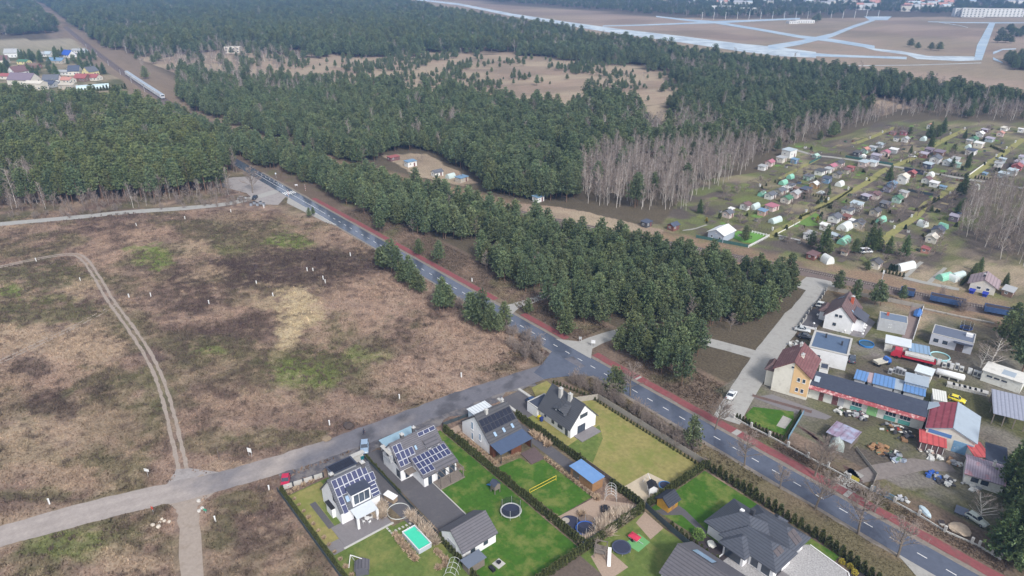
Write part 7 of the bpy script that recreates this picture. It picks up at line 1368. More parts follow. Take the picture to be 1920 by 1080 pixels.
for c in [(1, 505, 640, 4, 4, 'pink', 'slate'), (1, 705, 550, 4.5, 4, 'white', 'maroon'), (1, 895, 615, 4.5, 3.5, 'salmon', 'blue', 'f'), (1, 1000, 560, 6, 4.5, 'pink', 'rose', 'f'), (1, 980, 430, 5, 4, 'white', 'slate'), (1, 1090, 385, 5, 4, 'beige', 'slate'), (1, 1165, 475, 5.2, 4.4, 'cream', 'green'), (1, 1262, 415, 6, 4, 'pink', 'grey'), (1, 545, 575, 3, 2, 'white', 'white', 'f', 1.4),
          (2, 420, 170, 8.5, 6, 'white', 'paleblue', 'f', 4.4), (2, 320, 240, 6, 4.5, 'cream', 'grey', 'f', 2.8), (2, 500, 255, 4, 3.5, 'blue', 'blue', 'f', 2.4), (2, 165, 290, 6, 4, 'pink', 'rose'), (2, 70, 345, 5, 4, 'white', 'grey', 'f'), (2, 1095, 300, 7, 4.5, 'pink', 'dark'), (2, 1000, 345, 6, 4, 'beige', 'rose'), (2, 850, 405, 7, 4.5, 'white', 'dark', 'f'), (2, 960, 380, 5, 3.5, 'white', 'grey', 'f'), (2, 690, 480, 6, 4, 'mint', 'slate', 'f'), (2, 1070, 450, 4, 4, 'beige', 'dark'), (2, 1190, 390, 5, 4, 'beige', 'maroon', 'f'), (2, 1255, 360, 4, 3.5, 'red', 'red', 'f'), (2, 930, 515, 6, 4, 'blue', 'navy', 'f', 2.6), (2, 765, 590, 4.2, 4, 'orange', 'white'), (2, 650, 655, 7, 4, 'brown', 'navy', 'f'), (2, 525, 650, 4, 3, 'brick', 'brown', 'f'),
          (2, 1330, 880, 6, 5, 'white', 'paleblue', 'f', 3.2), (2, 1215, 945, 6, 4.5, 'white', 'slate', 'f', 2.6), (2, 1200, 1010, 4.5, 3, 'brick', 'brick', 'f', 1.6), (2, 1040, 1040, 6, 4.6, 'white', 'slate'), (2, 1440, 295, 8.5, 4.5, 'pink', 'paleblue', 'f', 2.8), (2, 1555, 290, 6, 4.5, 'white', 'paleblue', 'f', 2.5), (2, 785, 178, 4, 3, 'mint', 'mint', 'g', 1.3), (2, 1450, 115, 5, 4, 'mint', 'coral'), (2, 1345, 155, 6, 3.5, 'dark', 'dark', 'f'), (2, 1415, 195, 3.5, 3, 'white', 'white', 'g', 1.6), (2, 455, 600, 4.5, 3, 'white', 'slate', 'f'), (2, 385, 640, 3.5, 3, 'white', 'white', 'f'), (2, 1560, 730, 5, 4, 'pink', 'maroon'), (2, 1460, 750, 5, 3.5, 'dark', 'lilac', 'f'),
          (3, 250, 475, 6, 5, 'lilac', 'lilac', 'f', 3.0), (3, 355, 430, 5.5, 4.5, 'pink', 'rose'), (3, 300, 335, 6, 4, 'grey', 'paleblue', 'f'), (3, 215, 370, 5, 4, 'paleblue', 'grey', 'f'), (3, 450, 395, 6, 4.5, 'grey', 'white', 'f'), (3, 580, 275, 5, 4, 'white', 'grey'), (3, 440, 195, 6, 3.5, 'red', 'maroon', 'f', 1.9), (3, 570, 195, 6, 4, 'rose', 'maroon', 'f', 2.2), (3, 480, 265, 4, 3, 'white', 'dark', 'f'), (3, 548, 735, 6.5, 5, 'white', 'cream', 'g', 3.6), (3, 650, 665, 5, 4, 'brick', 'red'), (3, 430, 785, 4.2, 3.8, 'blue', 'blue'), (3, 385, 830, 5, 3.6, 'lilac', 'navy'), (3, 560, 890, 4.4, 3.8, 'cream', 'grey', 'f', 2.6), (3, 490, 950, 5, 4, 'mint', 'green'), (3, 250, 910, 6, 3.5, 'cream', 'maroon'), (3, 820, 735, 5, 4, 'white', 'maroon'), (3, 905, 775, 5, 4, 'white', 'white', 'f'), (3, 1005, 800, 3.5, 3, 'paleblue', 'blue', 'f', 1.2), (3, 835, 570, 6, 4.5, 'navy', 'paleblue', 'f', 2.8), (3, 920, 505, 8, 5.5, 'white', 'slate', 'g', 2.8), (3, 785, 445, 7, 4.5, 'brick', 'lilac', 'f', 2.4), (3, 965, 430, 8.5, 5, 'brown', 'purple', 'f', 2.8), (3, 850, 395, 7.5, 4, 'purple', 'purple', 'f', 2.4),
          (3, 1320, 415, 7.5, 5, 'white', 'navy', 'f', 2.9), (3, 1405, 335, 6.5, 5, 'cream', 'white', 'f', 2.9), (3, 1345, 275, 6, 4.5, 'mint', 'green'), (3, 1420, 215, 5.5, 4.5, 'white', 'white'), (3, 1530, 270, 6.5, 4.5, 'paleblue', 'lilac', 'f'), (3, 1475, 170, 6, 4, 'maroon', 'lilac', 'f'), (3, 1145, 500, 7, 4, 'white', 'grey', 'f'), (3, 1050, 535, 5, 4, 'white', 'paleblue'), (3, 1165, 555, 4, 3.5, 'mint', 'mint', 'f', 2.2), (3, 1300, 295, 4, 3.5, 'beige', 'grey', 'f'), (3, 1630, 550, 7, 4, 'white', 'grey', 'f'), (3, 1670, 505, 4.5, 3.5, 'paleblue', 'paleblue', 'f'), (3, 1835, 585, 6.5, 5, 'red', 'red', 'g', 2.2), (3, 1860, 540, 7, 4.5, 'lilac', 'lilac', 'f'), (3, 1680, 670, 6, 4.5, 'paleblue', 'paleblue', 'f', 2.3), (3, 1780, 645, 7, 4.5, 'white', 'paleblue', 'f', 2.8), (3, 1480, 645, 3.4, 2.2, 'blue', 'blue', 'f', 1.0), (3, 1880, 165, 4, 3.5, 'white', 'white', 'f'), (3, 1700, 145, 7.5, 4, 'white', 'cream', 'f', 2), (3, 1650, 210, 5, 4, 'pink', 'coral'), (3, 855, 125, 4, 3, 'white', 'coral', 'g', 2.6), (3, 1900, 480, 6, 4, 'white', 'lilac', 'f'), (3, 680, 625, 11, 2.2, 'navy', 'dark', 'f', 2.2, 88),
          (4, 440, 335, 4, 3.5, 'white', 'white', 'f'), (4, 870, 310, 6, 4.2, 'beige', 'slate'), (4, 1080, 155, 5, 4, 'beige', 'dark'), (4, 1205, 55, 6, 4, 'dark', 'slate', 'f'), (4, 255, 445, 6, 4, 'white', 'grey', 'f'), (4, 560, 460, 3.2, 3, 'paleblue', 'paleblue', 'f', 2.2), (4, 1080, 815, 4.6, 4, 'cream', 'dark'), (4, 295, 700, 5.4, 3.4, 'brick', 'maroon', 'f', 2.0), (4, 700, 655, 3.2, 2.4, 'beige', 'brown', 'f', 1.6), (4, 805, 270, 3.4, 3, 'white', 'white', 'f', 1.8),
          (5, 530, 165, 5, 3.8, 'purple', 'lilac', 'f', 2.5), (5, 380, 290, 6, 4.6, 'grey', 'navy'), (5, 325, 358, 5, 4.2, 'cream', 'cream'), (5, 270, 455, 3.6, 3.0, 'coral', 'red', 'f', 1.9), (5, 1030, 840, 6, 3.4, 'brown', 'grey', 'f', 2.0)]: cabin(*c)
for c in [(9, 1262, 430, 4.6, 3.6, 'brick', 'navy'), (9, 1212, 424, 4.6, 3.4, 'dark', 'navy', 'f')]: cabin(*c, where='on the strip beside the railway')
for c in [(9, 770, 311, 6.5, 4.5, 'white', 'blue', 'f', 3.0), (9, 820, 329, 6, 4, 'white', 'slate'), (9, 866, 340, 6.5, 4.5, 'beige', 'blue', 'f', 2.6), (9, 738, 300, 7, 4, 'maroon', 'red', 'f', 2.2), (9, 1058, 321, 7, 5, 'beige', 'slate'), (9, 1009, 377, 5, 4, 'white', 'blue', 'f', 2.6)]: cabin(*c, where='in the clearing of the pine wood')
r = House('garden_cabin', 'large light grey cabin with bright white roof behind the railway', 'cabin', *Z(1, 430, 875), 8.6, 6.6, 3.0, 4.5, LANE + R(0), mat('cabin_grey_blue', lin(176, 186, 200), rough=.85, var=.05), mat('bright_white_roof', lin(226, 230, 232), rough=.5, var=.03), oh=.5)
for p in (-1.8, 1.6): r.win('W', p, 1.0, .9, .9, fm=frame_w)
r.win('W', 0, 3.0, .5, .5, fm=frame_w)
h = House('garden_house', 'cream house with mauve pitched roof and blue terrace benches by the railway', 'house', *Z(5, 795, 790), 8.0, 7.0, 2.7, 4.6, LANE + R(8), mat('cabin_wall_cream', lin(222, 212, 190)), mat('mauve_roof', lin(160, 142, 146), rough=.6, var=.08, scale=1.2, courses=2), oh=.8); h.win('W', 1, 1, 1.2, 1, fm=frame_w); h.win('W', -1.5, 1, 1, 1, fm=frame_w); h.chimney(-.5, .5, .6, .6, 5.2, frame_d)
for x, y in ((700, 805), (820, 835)): roofbox('garden_bench', 'bright blue covered garden bench by the mauve-roofed house', 'bench', [Z(5, x - 28, y, 1), Z(5, x + 22, y + 12, 1), Z(5, x + 36, y - 8, 1), Z(5, x - 12, y - 20, 1)], .9, mat('bench_blue', lin(48, 66, 166), rough=.6), MATS['bench_blue'], group='blue benches')
GH = {'green': mat('green_film', lin(140, 200, 176), rough=.3, var=.12), 'pale': mat('pale_film', lin(196, 212, 210), rough=.3, var=.1), 'white': mat('white_film', lin(222, 226, 224), rough=.4, var=.08)}
for k, x, y, L, W, H, c, dr in [(1, 1210, 205, 3.6, 2.6, 2, 'green', 0), (1, 1130, 270, 4.6, 2.8, 2, 'green', 0), (1, 890, 400, 3.8, 2.6, 2, 'green', 0), (1, 810, 540, 5, 2.8, 2.1, 'pale', 0), (1, 1040, 695, 6, 2.8, 2, 'pale', -8), (2, 1110, 560, 4.4, 3, 2.2, 'white', 0), (2, 855, 660, 3.2, 3, .7, 'white', 0), (4, 1160, 240, 5, 2.8, 2.1, 'green', 0), (4, 690, 505, 6, 3.2, 2.3, 'green', 0), (4, 700, 330, 6.5, 4.2, 2.6, 'white', 0), (4, 475, 755, 3.6, 3.2, 2.8, 'white', 60), (4, 1460, 830, 7.5, 3, 2.2, 'white', -20), (5, 440, 700, 5, 2.8, 2.1, 'green', -20), (5, 522, 715, 3, 2.4, 2, 'white', 70), (5, 242, 215, 3.2, 3, 2.4, 'white', 70), (5, 430, 235, 3, 2.6, 2.2, 'green', 70), (3, 785, 260, 4, 3, 2.4, 'pale', 0), (3, 1375, 805, 3.4, 3, 2.2, 'white', 0), (3, 865, 665, 4, 3, 2.2, 'white', 0), (3, 1290, 345, 4, 2.6, 2, 'pale', 0), (9, 845, 333, 4.4, 3, 2.2, 'pale', 0), (9, 1795, 520, 5, 2.8, 2, 'pale', -20), (3, 100, 465, 4, 2.6, 1.8, 'pale', 0)]:
    hoops({'green': 'green film tunnel greenhouse among the allotment plots', 'pale': 'pale film tunnel greenhouse among the allotment plots', 'white': 'white film tunnel greenhouse among the allotment plots'}[c], Z(k, x, y), LANE + R(dr), L, W, H, (206, 210, 208), 2, GH[c], 'tunnel_greenhouse', 'greenhouse', {'green': 'green tunnel greenhouses', 'pale': 'pale tunnel greenhouses', 'white': 'white tunnel greenhouses'}[c])
# lanes, beds and lawns of the colony
lane_m = mat('grass_lane', lin(146, 142, 92), rough=.95, var=.2, scale=.8, spec=.1, dirt=lin(122, 132, 76), dirt_amt=.6, dirt_scale=.15); gl = mat('grey_lane', lin(160, 158, 152), rough=.95, var=.1, scale=.8)
for pts, w, m_ in [([Z(1, 960, 870), Z(1, 1320, 660), Z(2, 960, 780), Z(2, 1230, 660), Z(2, 1490, 520), Z(3, 300, 620), Z(3, 400, 570)], 1.6, lane_m), ([Z(4, 1160, 520), Z(4, 1330, 350), Z(4, 1620, 180), Z(3, 800, 980), Z(3, 950, 900), Z(3, 1130, 790)], 1.6, lane_m), ([Z(2, 300, 470), Z(2, 600, 310), Z(2, 830, 200)], 1.1, lane_m), ([Z(2, 440, 60), Z(2, 800, 160), Z(2, 1050, 180), Z(3, 440, 550), Z(3, 800, 610), Z(3, 1280, 700), Z(3, 1600, 740), Z(3, 1920, 800)], 1.7, gl), ([Z(3, 460, 550), Z(3, 700, 450), Z(3, 960, 280), Z(3, 1240, 150)], 1.8, lane_m), ([Z(3, 1290, 690), Z(3, 1500, 540), Z(3, 1700, 400), Z(3, 1920, 240)], 1.8, lane_m), ([Z(3, 0, 300), Z(3, 200, 230), Z(3, 470, 110)], 1.6, lane_m), ([Z(5, 70, 690), Z(5, 300, 745), Z(5, 580, 800)], 1.2, gl), ([Z(5, 300, 740), Z(5, 455, 600)], .7, gl), ([Z(5, 90, 680), Z(5, 235, 545)], .7, gl), ([Z(1, 0, 795), Z(1, 120, 780), Z(1, 270, 730)], .5, gl)]:
    mb = MB(); ribbon(dense(smooth_line(pts, 1), 3), w, .05 + random.random() * .02, .15, mb); struct('garden_lane', mb, m_)
PLOTM = [mat('plot_soil', lin(102, 93, 86), rough=.95, var=.2, scale=1.2), mat('plot_grass', lin(112, 118, 72), rough=.95, var=.2, scale=.8), mat('plot_lush', lin(104, 134, 66), rough=.95, var=.15, scale=.8), mat('plot_dry', lin(140, 128, 100), rough=.95, var=.2, scale=1), mat('plot_dark', lin(84, 75, 72), rough=.95, var=.2, scale=1.4)]
AL = [(1300, 428), (1330, 372), (1430, 330), (1480, 275), (1590, 258), (1670, 232), (1990, 238), (1990, 350), (1880, 350), (1810, 372), (1800, 440), (1770, 490), (1640, 505), (1450, 455)]
cl_, sn_ = math.cos(LANE), math.sin(LANE); o0 = Z(2, 800, 600); n_ = 0
for i in range(-24, 40):
    for j in range(-22, 22):
        X, Y = i * 6.2 + random.uniform(-1.5, 1.5), j * 5.4 + random.uniform(-1.5, 1.5); x, y = o0[0] + X * cl_ - Y * sn_, o0[1] + X * sn_ + Y * cl_; u, v = UV(x, y)
        if not bool(inpoly([float(u)], [float(v)], AL)[0]) or random.random() < .45: continue
        mb = MB(); w, d = random.uniform(2, 5.4), random.uniform(1.4, 4); mb.cbox(0, 0, .0, w, d, .05 + .02 * random.random(), 0); o = struct('garden_plot', mb, random.choices(PLOTM, [4, 3, 1.3, 2, 3])[0]); o.location = (x, y, .004 + .012 * random.random()); o.rotation_euler.z = LANE + R(random.uniform(-2, 2)); n_ += 1
flat_poly('lawn', [Z(1, 530, 860), Z(1, 620, 800), Z(1, 770, 810), Z(1, 930, 850), Z(1, 790, 935), Z(1, 690, 930)], mat('plot_lawn', lin(104, 152, 70), rough=.95, var=.12), .075)
flat_poly('lawn', [Z(4, 100, 265), Z(4, 330, 130), Z(4, 480, 220), Z(4, 400, 290), Z(4, 230, 300)], PLOTM[2], .075)
fence('panel_fence', 'dark green fence along the railway side of the white-roofed cabin', 'fence', [Z(1, 150, 875), Z(1, 740, 985)], 1.2, mat('green_fence', lin(70, 104, 100), rough=.7), MATS['green_fence'], 3.0)
fence('picket_fence', 'white picket fence round the lawn of the white-roofed cabin', 'fence', [Z(1, 740, 985), Z(1, 970, 865), Z(1, 780, 820)], .9, frame_w, frame_w, 1.0, .25, .03, .12, None, .5)
fence('low_fence', 'low white fence round the bare plot beside the lane', 'fence', [Z(1, 1320, 910), Z(1, 1045, 845), Z(1, 1320, 700)], .5, frame_w, frame_w, 3.0)
fence('panel_fence', 'white wall beside the lane crossing of the gardens', 'fence', [Z(3, 1275, 675), Z(3, 1490, 520)], .9, frame_w, frame_w, 3.0)
fence('panel_fence', 'dark green fence at the top corner of the gardens', 'fence', [Z(2, 700, 270), Z(2, 860, 190)], 1.3, MATS['green_fence'], MATS['green_fence'], 3.0)
fence('panel_fence', 'dark fence across the plots below the cream cabin', 'fence', [Z(3, 610, 830), Z(3, 965, 900)], 1.2, mesh_d, mesh_d, 3.0)
fence('panel_fence', 'teal fence behind the pink and blue cabins', 'fence', [Z(2, 1190, 180), Z(3, 440, 540)], 1.2, MATS['green_fence'], MATS['green_fence'], 3.0)
hedge('dark hedge along the grass lane of the gardens', [Z(2, 590, 990), Z(2, 1000, 810), Z(2, 1280, 620)], 1.1, .5, 'garden_hedge'); hedge('dark hedge at the second garden lane', [Z(3, 740, 1050), Z(3, 960, 930)], 1.1, .7, 'garden_hedge'); hedge('dark hedge between two garden plots near the crossing', [Z(3, 600, 510), Z(3, 780, 530)], 1.2, .6, 'garden_hedge'); hedge('dark hedge by the blue-roofed pool cabins', [Z(3, 1370, 690), Z(3, 1800, 740)], 1.2, .8, 'garden_hedge'); hedge('clipped hedge row beside the upper grass lane', [Z(3, 1540, 330), Z(3, 1690, 400)], 1.3, .7, 'garden_hedge'); hedge('row of small conifers behind the garden lawn', [Z(2, 640, 680), Z(2, 940, 745)], 1.2, .6, 'garden_hedge'); hedge('row of small conifers by the second lawn', [Z(3, 1020, 640), Z(3, 1260, 670)], 1.5, .55, 'garden_hedge'); hedge('dark hedge near the mauve-roofed house', [Z(5, 600, 760), Z(5, 700, 650)], .9, .9, 'garden_hedge'); hedge('dark hedge between tunnel and railway', [Z(4, 1170, 880), Z(4, 1440, 940)], 1.0, .7, 'garden_hedge')
for i, (k, x, y, s) in enumerate([(1, 700, 915, .62), (1, 190, 600, .45), (4, 430, 640, .8), (4, 270, 560, .6), (4, 1010, 600, .75), (4, 1090, 610, .65), (4, 830, 640, .55), (4, 1250, 650, .5), (4, 1450, 680, .6), (4, 480, 660, .6), (3, 395, 710, .55), (3, 1220, 880, .75), (3, 1180, 870, .55), (3, 870, 340, .6), (3, 640, 410, .35), (3, 930, 240, .8), (3, 850, 230, .7), (3, 1000, 180, .7), (3, 1115, 430, .6), (3, 1280, 570, .55), (3, 1250, 240, .4), (3, 630, 200, .5), (3, 1110, 560, .4), (5, 760, 640, .4), (5, 720, 660, .4), (5, 1000, 770, .35), (2, 950, 690, .4), (5, 320, 90, .3), (5, 560, 100, .4), (5, 600, 70, .4), (4, 990, 860, .35)]):
    t = thing('garden_conifer', 'dark conifer growing between the allotment cabins', 'conifer', (*Z(k, x, y), 0), i, 'conifers of the allotment gardens'); t.scale = (s, s, s); a_, b_ = SPR[i % 2] if i % 3 else PINES[2]; obj('trunk', a_, None, t); obj('crown', b_, None, t)
for k, x, y, c, s, lb in [(4, 350, 250, (.42, .36, .05), 2.6, 'golden yellow cypress on the small garden lawn'), (1, 268, 690, (.42, .32, .06), 1.5, 'golden yellow cypress in front of the pine wood'), (4, 395, 225, (.06, .09, .04), 3.6, 'tall dark columnar cypress beside the golden one'), (4, 1465, 335, (.05, .08, .04), 1.8, 'dark columnar cypress at the second garden lane'), (4, 785, 80, (.05, .08, .04), 2.2, 'dark columnar cypress before the pale blue cabin roof'), (4, 1275, 850, (.06, .09, .05), 2.2, 'dark cypress, first of three beside the long white tunnel'), (4, 1310, 860, (.06, .09, .05), 2.2, 'dark cypress, middle of three beside the long white tunnel'), (4, 1345, 870, (.06, .09, .05), 2.3, 'dark cypress touching the long white tunnel'), (1, 410, 660, (.08, .1, .04), 2.4, 'olive columnar cypress beside the pink cabin')]:
    t = thing('cypress', lb, 'cypress', (*Z(k, x, y), 0)); m_ = cone_crown(int(x), s, s * .24, 200, c, 4, .3, .55); m_.materials.append(leafm); obj('foliage', m_, None, t)
FR = [bare_tree(600 + i, 3.4, 1.7, 15, .1, 7, up=.7, first=.25, tw_r=.036) for i in range(3)]
for a_, b_ in FR: a_.materials.append(greybark); b_.materials.append(twigm)
n_ = 0
while n_ < 235:
    u, v = random.uniform(1300, 1920), random.uniform(235, 505)
    if not bool(inpoly([u], [v], AL)[0]): continue
    t = thing('fruit_tree', 'small leafless fruit tree in the allotment plots', 'fruit tree', (*G(u, v), 0), random.uniform(0, 6.28), 'fruit trees of the allotments'); s = random.uniform(.8, 1.4); t.scale = (s, s, s); obj('trunk', FR[n_ % 3][0], None, t); obj('branches', FR[n_ % 3][1], None, t); n_ += 1
for i, (k, x, y) in enumerate([(2, 35, 575), (2, 655, 920), (2, 955, 760), (2, 1225, 615), (2, 1470, 490), (4, 212, 120), (4, 1325, 330), (4, 1545, 185), (3, 1085, 870), (3, 1605, 440), (3, 1720, 355), (3, 1820, 285), (3, 830, 335), (3, 690, 410), (3, 530, 495), (3, 1090, 190), (3, 1250, 135), (1, 1010, 790), (3, 185, 240), (3, 325, 175), (1, 865, 298)]):
    tag(MB().box(-.3, -.2, 0, .3, .2, 1.2).box(-.36, -.26, 1.2, .36, .26, 1.3).build('meter_box', frame_w, None, False, (*Z(k, x, y), 0)), 'white meter box beside the garden lanes', 'meter box', 'meter boxes of the gardens')

n_ = 0
while n_ < 110:                                  # low evergreen shrubs and compost bays between the plots
    u, v = random.uniform(1300, 1920), random.uniform(240, 500)
    if not bool(inpoly([u], [v], AL)[0]): continue
    t = thing('evergreen_shrub', 'small dark evergreen shrub between the allotment plots', 'shrub', (*G(u, v), 0), random.uniform(0, 6.28), 'evergreen shrubs of the allotments'); s = random.uniform(.5, 1.0); t.scale = (s * 1.5, s * 1.5, s); obj('foliage', THUJA[n_ % 4], None, t); n_ += 1
n_ = 0
while n_ < 46:                                   # plot fences running along and across the lanes
    u, v = random.uniform(1320, 1900), random.uniform(245, 490)
    if not bool(inpoly([u], [v], AL)[0]): continue
    x, y = G(u, v); a = LANE + (R(90) if n_ % 3 else 0); L_ = random.uniform(8, 18); x2, y2 = x + L_ * math.cos(a), y + L_ * math.sin(a); u2, v2 = UV(x2, y2)
    if not bool(inpoly([float(u2)], [float(v2)], AL)[0]): continue
    root = thing('plot_fence', 'low grey wire fence between two allotment plots', 'fence', (x, y, 0), a, 'plot fences of the allotments')
    for k in range(int(L_ / 2.5) + 1): MB().box(k * 2.5 - .05, -.05, 0, k * 2.5 + .05, .05, 1.0).build('post', woodg, root)
    MB().box(0, -.02, .1, L_, .02, .14).box(0, -.02, .5, L_, .02, .54).box(0, -.02, .88, L_, .02, .92).build('rail', woodg, root); n_ += 1
n_ = 0
while n_ < 60:                                   # water butts, compost boxes, heaps
    u, v = random.uniform(1310, 1910), random.uniform(245, 500)
    if not bool(inpoly([u], [v], AL)[0]): continue
    c = random.choice([(120, 112, 104), (150, 150, 148), (86, 104, 130), (130, 104, 86), (200, 200, 196), (90, 110, 92)]); t = thing('compost_box', 'low slatted compost box between the allotment plots', 'box', (*G(u, v), 0), LANE + random.uniform(-.2, .2), 'compost boxes of the allotments'); m_ = mat('box_%d_%d' % c[:2], lin(*c), rough=.8, var=.15)
    w = random.uniform(.8, 1.6); hh = random.uniform(.5, 1.1); MB().box(-w / 2, -w / 2, 0, w / 2, w / 2, hh).build('bin', m_, t); MB().box(-w / 2 + .1, -w / 2 + .1, hh, w / 2 - .1, w / 2 - .1, hh + .05).build('fill', darkmulch, t); n_ += 1
# ================================================================ TRAINS
blu = mat('wagon_blue', lin(66, 92, 136), rough=.7, var=.25, scale=1, dirt=lin(60, 66, 84), dirt_amt=.6, dirt_scale=.6)
def on_rail(x): (px, py), a = rail_at(x); return px, py, a
for i, x in enumerate((9.5, 20, 33.5, 43.5, 52)):
    px, py, a = on_rail(x); L = 9.4 if i else 4.0; lb = ['short blue brake wagon at the end of the freight wagons', 'open blue freight wagon next to the brake wagon', 'open blue freight wagon with rust-brown scrub beside it', 'open blue freight wagon below the mauve-roofed house', 'open blue freight wagon half behind the pines'][i]
    t = thing('freight_wagon', lb, 'freight wagon', (px - 2.2 * math.sin(a) * -1, py - 2.6, 0), a); MB().box(-L / 2, -1.4, 1.1, L / 2, -1.28, 2.7).box(-L / 2, 1.28, 1.1, L / 2, 1.4, 2.7).box(-L / 2, -1.28, 1.1, -L / 2 + .12, 1.28, 2.7).box(L / 2 - .12, -1.28, 1.1, L / 2, 1.28, 2.7).build('side', blu, t); MB().box(-L / 2 + .12, -1.28, 1.1, L / 2 - .12, 1.28, 2.55).build('load', mat('dark_load', lin(70, 62, 64), rough=.95, var=.3, scale=2), t)
    for k in range(int(L / 1.3)): MB().box(-L / 2 + .5 + k * 1.3, -1.48, 1.1, -L / 2 + .6 + k * 1.3, -1.401, 2.7).build('rib', blu, t)
    for xx in (-L * .32, L * .32): MB().box(xx - .9, -1.1, .75, xx + .9, 1.1, 1.1).build('bogie', black, t)
    for xx in (-L * .32 - .6, -L * .32 + .6, L * .32 - .6, L * .32 + .6):
        for s in (-.75, .75): MB().tube([(xx, s - .07, 1.0), (xx, s + .07, 1.0)], .42, 10).build('wheel', black, t)
tw = mat('train_white', lin(226, 230, 234), rough=.35, var=.03); xs_ = -523.0; t0 = thing('passenger_train', 'white multiple-unit passenger train on the railway', 'train', (0, 0, 0))
for i in range(7):
    px, py, a = on_rail(xs_ - i * 23); c, s_ = math.cos(a), math.sin(a)
    def car_part(nm, m_, boxes):
        mb = MB()
        for (x0, y0, z0, x1, y1, z1) in boxes:
            o = len(mb.v); mb.box(x0, y0, z0, x1, y1, z1); mb.v[o:] = [(px + v[0] * c - v[1] * s_, py + v[0] * s_ + v[1] * c, v[2]) for v in mb.v[o:]]
        return mb.build(nm, m_, t0)
    car_part('carriage', tw, [(-11.2, -1.45, 1.5, 11.2, 1.45, 4.2)]); car_part('carriage_roof', greysheet, [(-11, -1.1, 4.2, 11, 1.1, 4.5)]); car_part('window_band', carglass, [(-9, -1.43, 2.6, 9, -1.405, 3.5), (-9, 1.405, 2.6, 9, 1.43, 3.5)]); car_part('underframe', black, [(-9, -1.2, .8, 9, 1.2, 1.5)])
    if i == 0: car_part('cab_nose', greyw, [(11.2, -1.2, 1.5, 12.2, 1.2, 3.0)]); car_part('windscreen', carglass, [(11.2, -1.1, 3.0, 11.7, 1.1, 3.9)])
for x in (-452, -560, -620, -680, -760, -850, -960, 2, 47):
    px, py, a = on_rail(x); t = thing('signal_mast', 'slender grey mast beside the railway', 'mast', (px + 4.5 * math.sin(a), py - 4.5 * math.cos(a), 0), a, 'masts beside the railway'); hh = 6.5 if x < -400 else 8; MB().tube([(0, 0, 0), (0, 0, hh)], .11, 6).build('pole', alu, t); MB().box(-.25, -.12, hh - 1.2, .25, .12, hh).build('head', black if x < -400 else frame_w, t)
# ================================================================ VILLAGE BEYOND THE LEFT WOOD
ZA[8] = (0, 80, 8.0)
def vhouse(x, y, w, d, e, r_, wc, rc, rz, label, k=8):
    px, py = Z(k, x, y); wm = mat('cabin_wall_' + wc, lin(*COLN[wc]), rough=.85, var=.1); rm = mat('cabin_roof_' + rc, lin(*COLN[rc]), rough=.7, var=.14, scale=1.2)
    h = House('village_house', label, 'house', px, py, w, d, e, r_, R(rz), wm, rm, oh=.5)
    for p in (-.3, .1, .35): h.win('S', p * w, 1, 1.3, 1.3, fm=frame_w, sill=False)
    for p in (-.25, .2): h.win('W', p * d, 1, 1.2, 1.3, fm=frame_w, sill=False); h.win('W', p * d, e + .3, 1, 1, fm=frame_w, sill=False)
    for p in (-.25, .2): h.win('E', p * d, 1, 1.2, 1.3, fm=frame_w, sill=False)
    h.chimney(w * .2, .6, .7, .7, r_ + .9); return h
COLN['royal'] = (58, 98, 190); COLN['yellow'] = (216, 204, 150)
for a in [(200, 215, 14, 10, 5, 9, 'white', 'grey', 60, 'large white village house with silver grey roof'), (1040, 215, 15, 9, 3, 7.5, 'white', 'royal', 20, 'village house with royal blue roof beside the field'), (870, 305, 18, 9, 3, 5.5, 'beige', 'blue', 40, 'village hall with light blue roof'), (60, 310, 10, 9, 4, 8, 'cream', 'maroon', 70, 'village house with dark red roof at the wood edge'), (370, 320, 12, 7, 3, 4.6, 'yellow', 'green', 40, 'yellow village shed with green front'), (290, 500, 14, 10, 4.5, 9, 'white', 'maroon', 120, 'white gabled village house with red annex'), (150, 545, 16, 6, 3, 5, 'cream', 'red', 40, 'low village building with bright red roof'), (380, 620, 24, 12, 4.5, 9.5, 'cream', 'purple', 40, 'big village house with purple hipped roof above the pines'), (560, 700, 16, 8, 5.5, 7, 'cream', 'cream', 40, 'cream flat block of the village above the pines'), (800, 610, 13, 9, 4, 7.5, 'white', 'slate', 60, 'white village house with slate grey roof'), (770, 660, 11, 8, 3, 5.2, 'grey', 'navy', 40, 'small village house with navy roof'), (1000, 600, 14, 8, 3, 5, 'cream', 'coral', 40, 'low village house with coral roof'), (1250, 570, 12, 9, 3, 6, 'brown', 'red', 40, 'village barn with red edge roof'), (1400, 560, 14, 8, 3, 5.4, 'cream', 'red', 40, 'village barn with grey and red roof'), (1370, 490, 11, 9, 4, 8, 'yellow', 'slate', 120, 'yellow gabled village house by the conifers'), (1140, 480, 10, 9, 4, 8.5, 'cream', 'navy', 60, 'village house with steep navy roof'), (980, 480, 14, 6, 3, 4.4, 'white', 'grey', 40, 'long white village outbuilding'), (1030, 690, 14, 6, 3.4, 4.6, 'beige', 'beige', 40, 'beige village shed by the long greenhouse'), (740, 205, 9, 7, 3, 5.5, 'white', 'paleblue', 40, 'pale village house with light blue roof by the field'), (650, 205, 7, 6, 3, 5, 'white', 'grey', 40, 'small white village house by the field'), (1160, 150, 10, 6, 3, 4.6, 'white', 'grey', 40, 'white row of village garages by the field'), (1260, 150, 8, 6, 3, 4.6, 'paleblue', 'grey', 40, 'pale village garage by the field'), (500, 380, 16, 6, 3, 4.6, 'brick', 'brown', 40, 'long brown village barn between conifers')]: vhouse(*a)
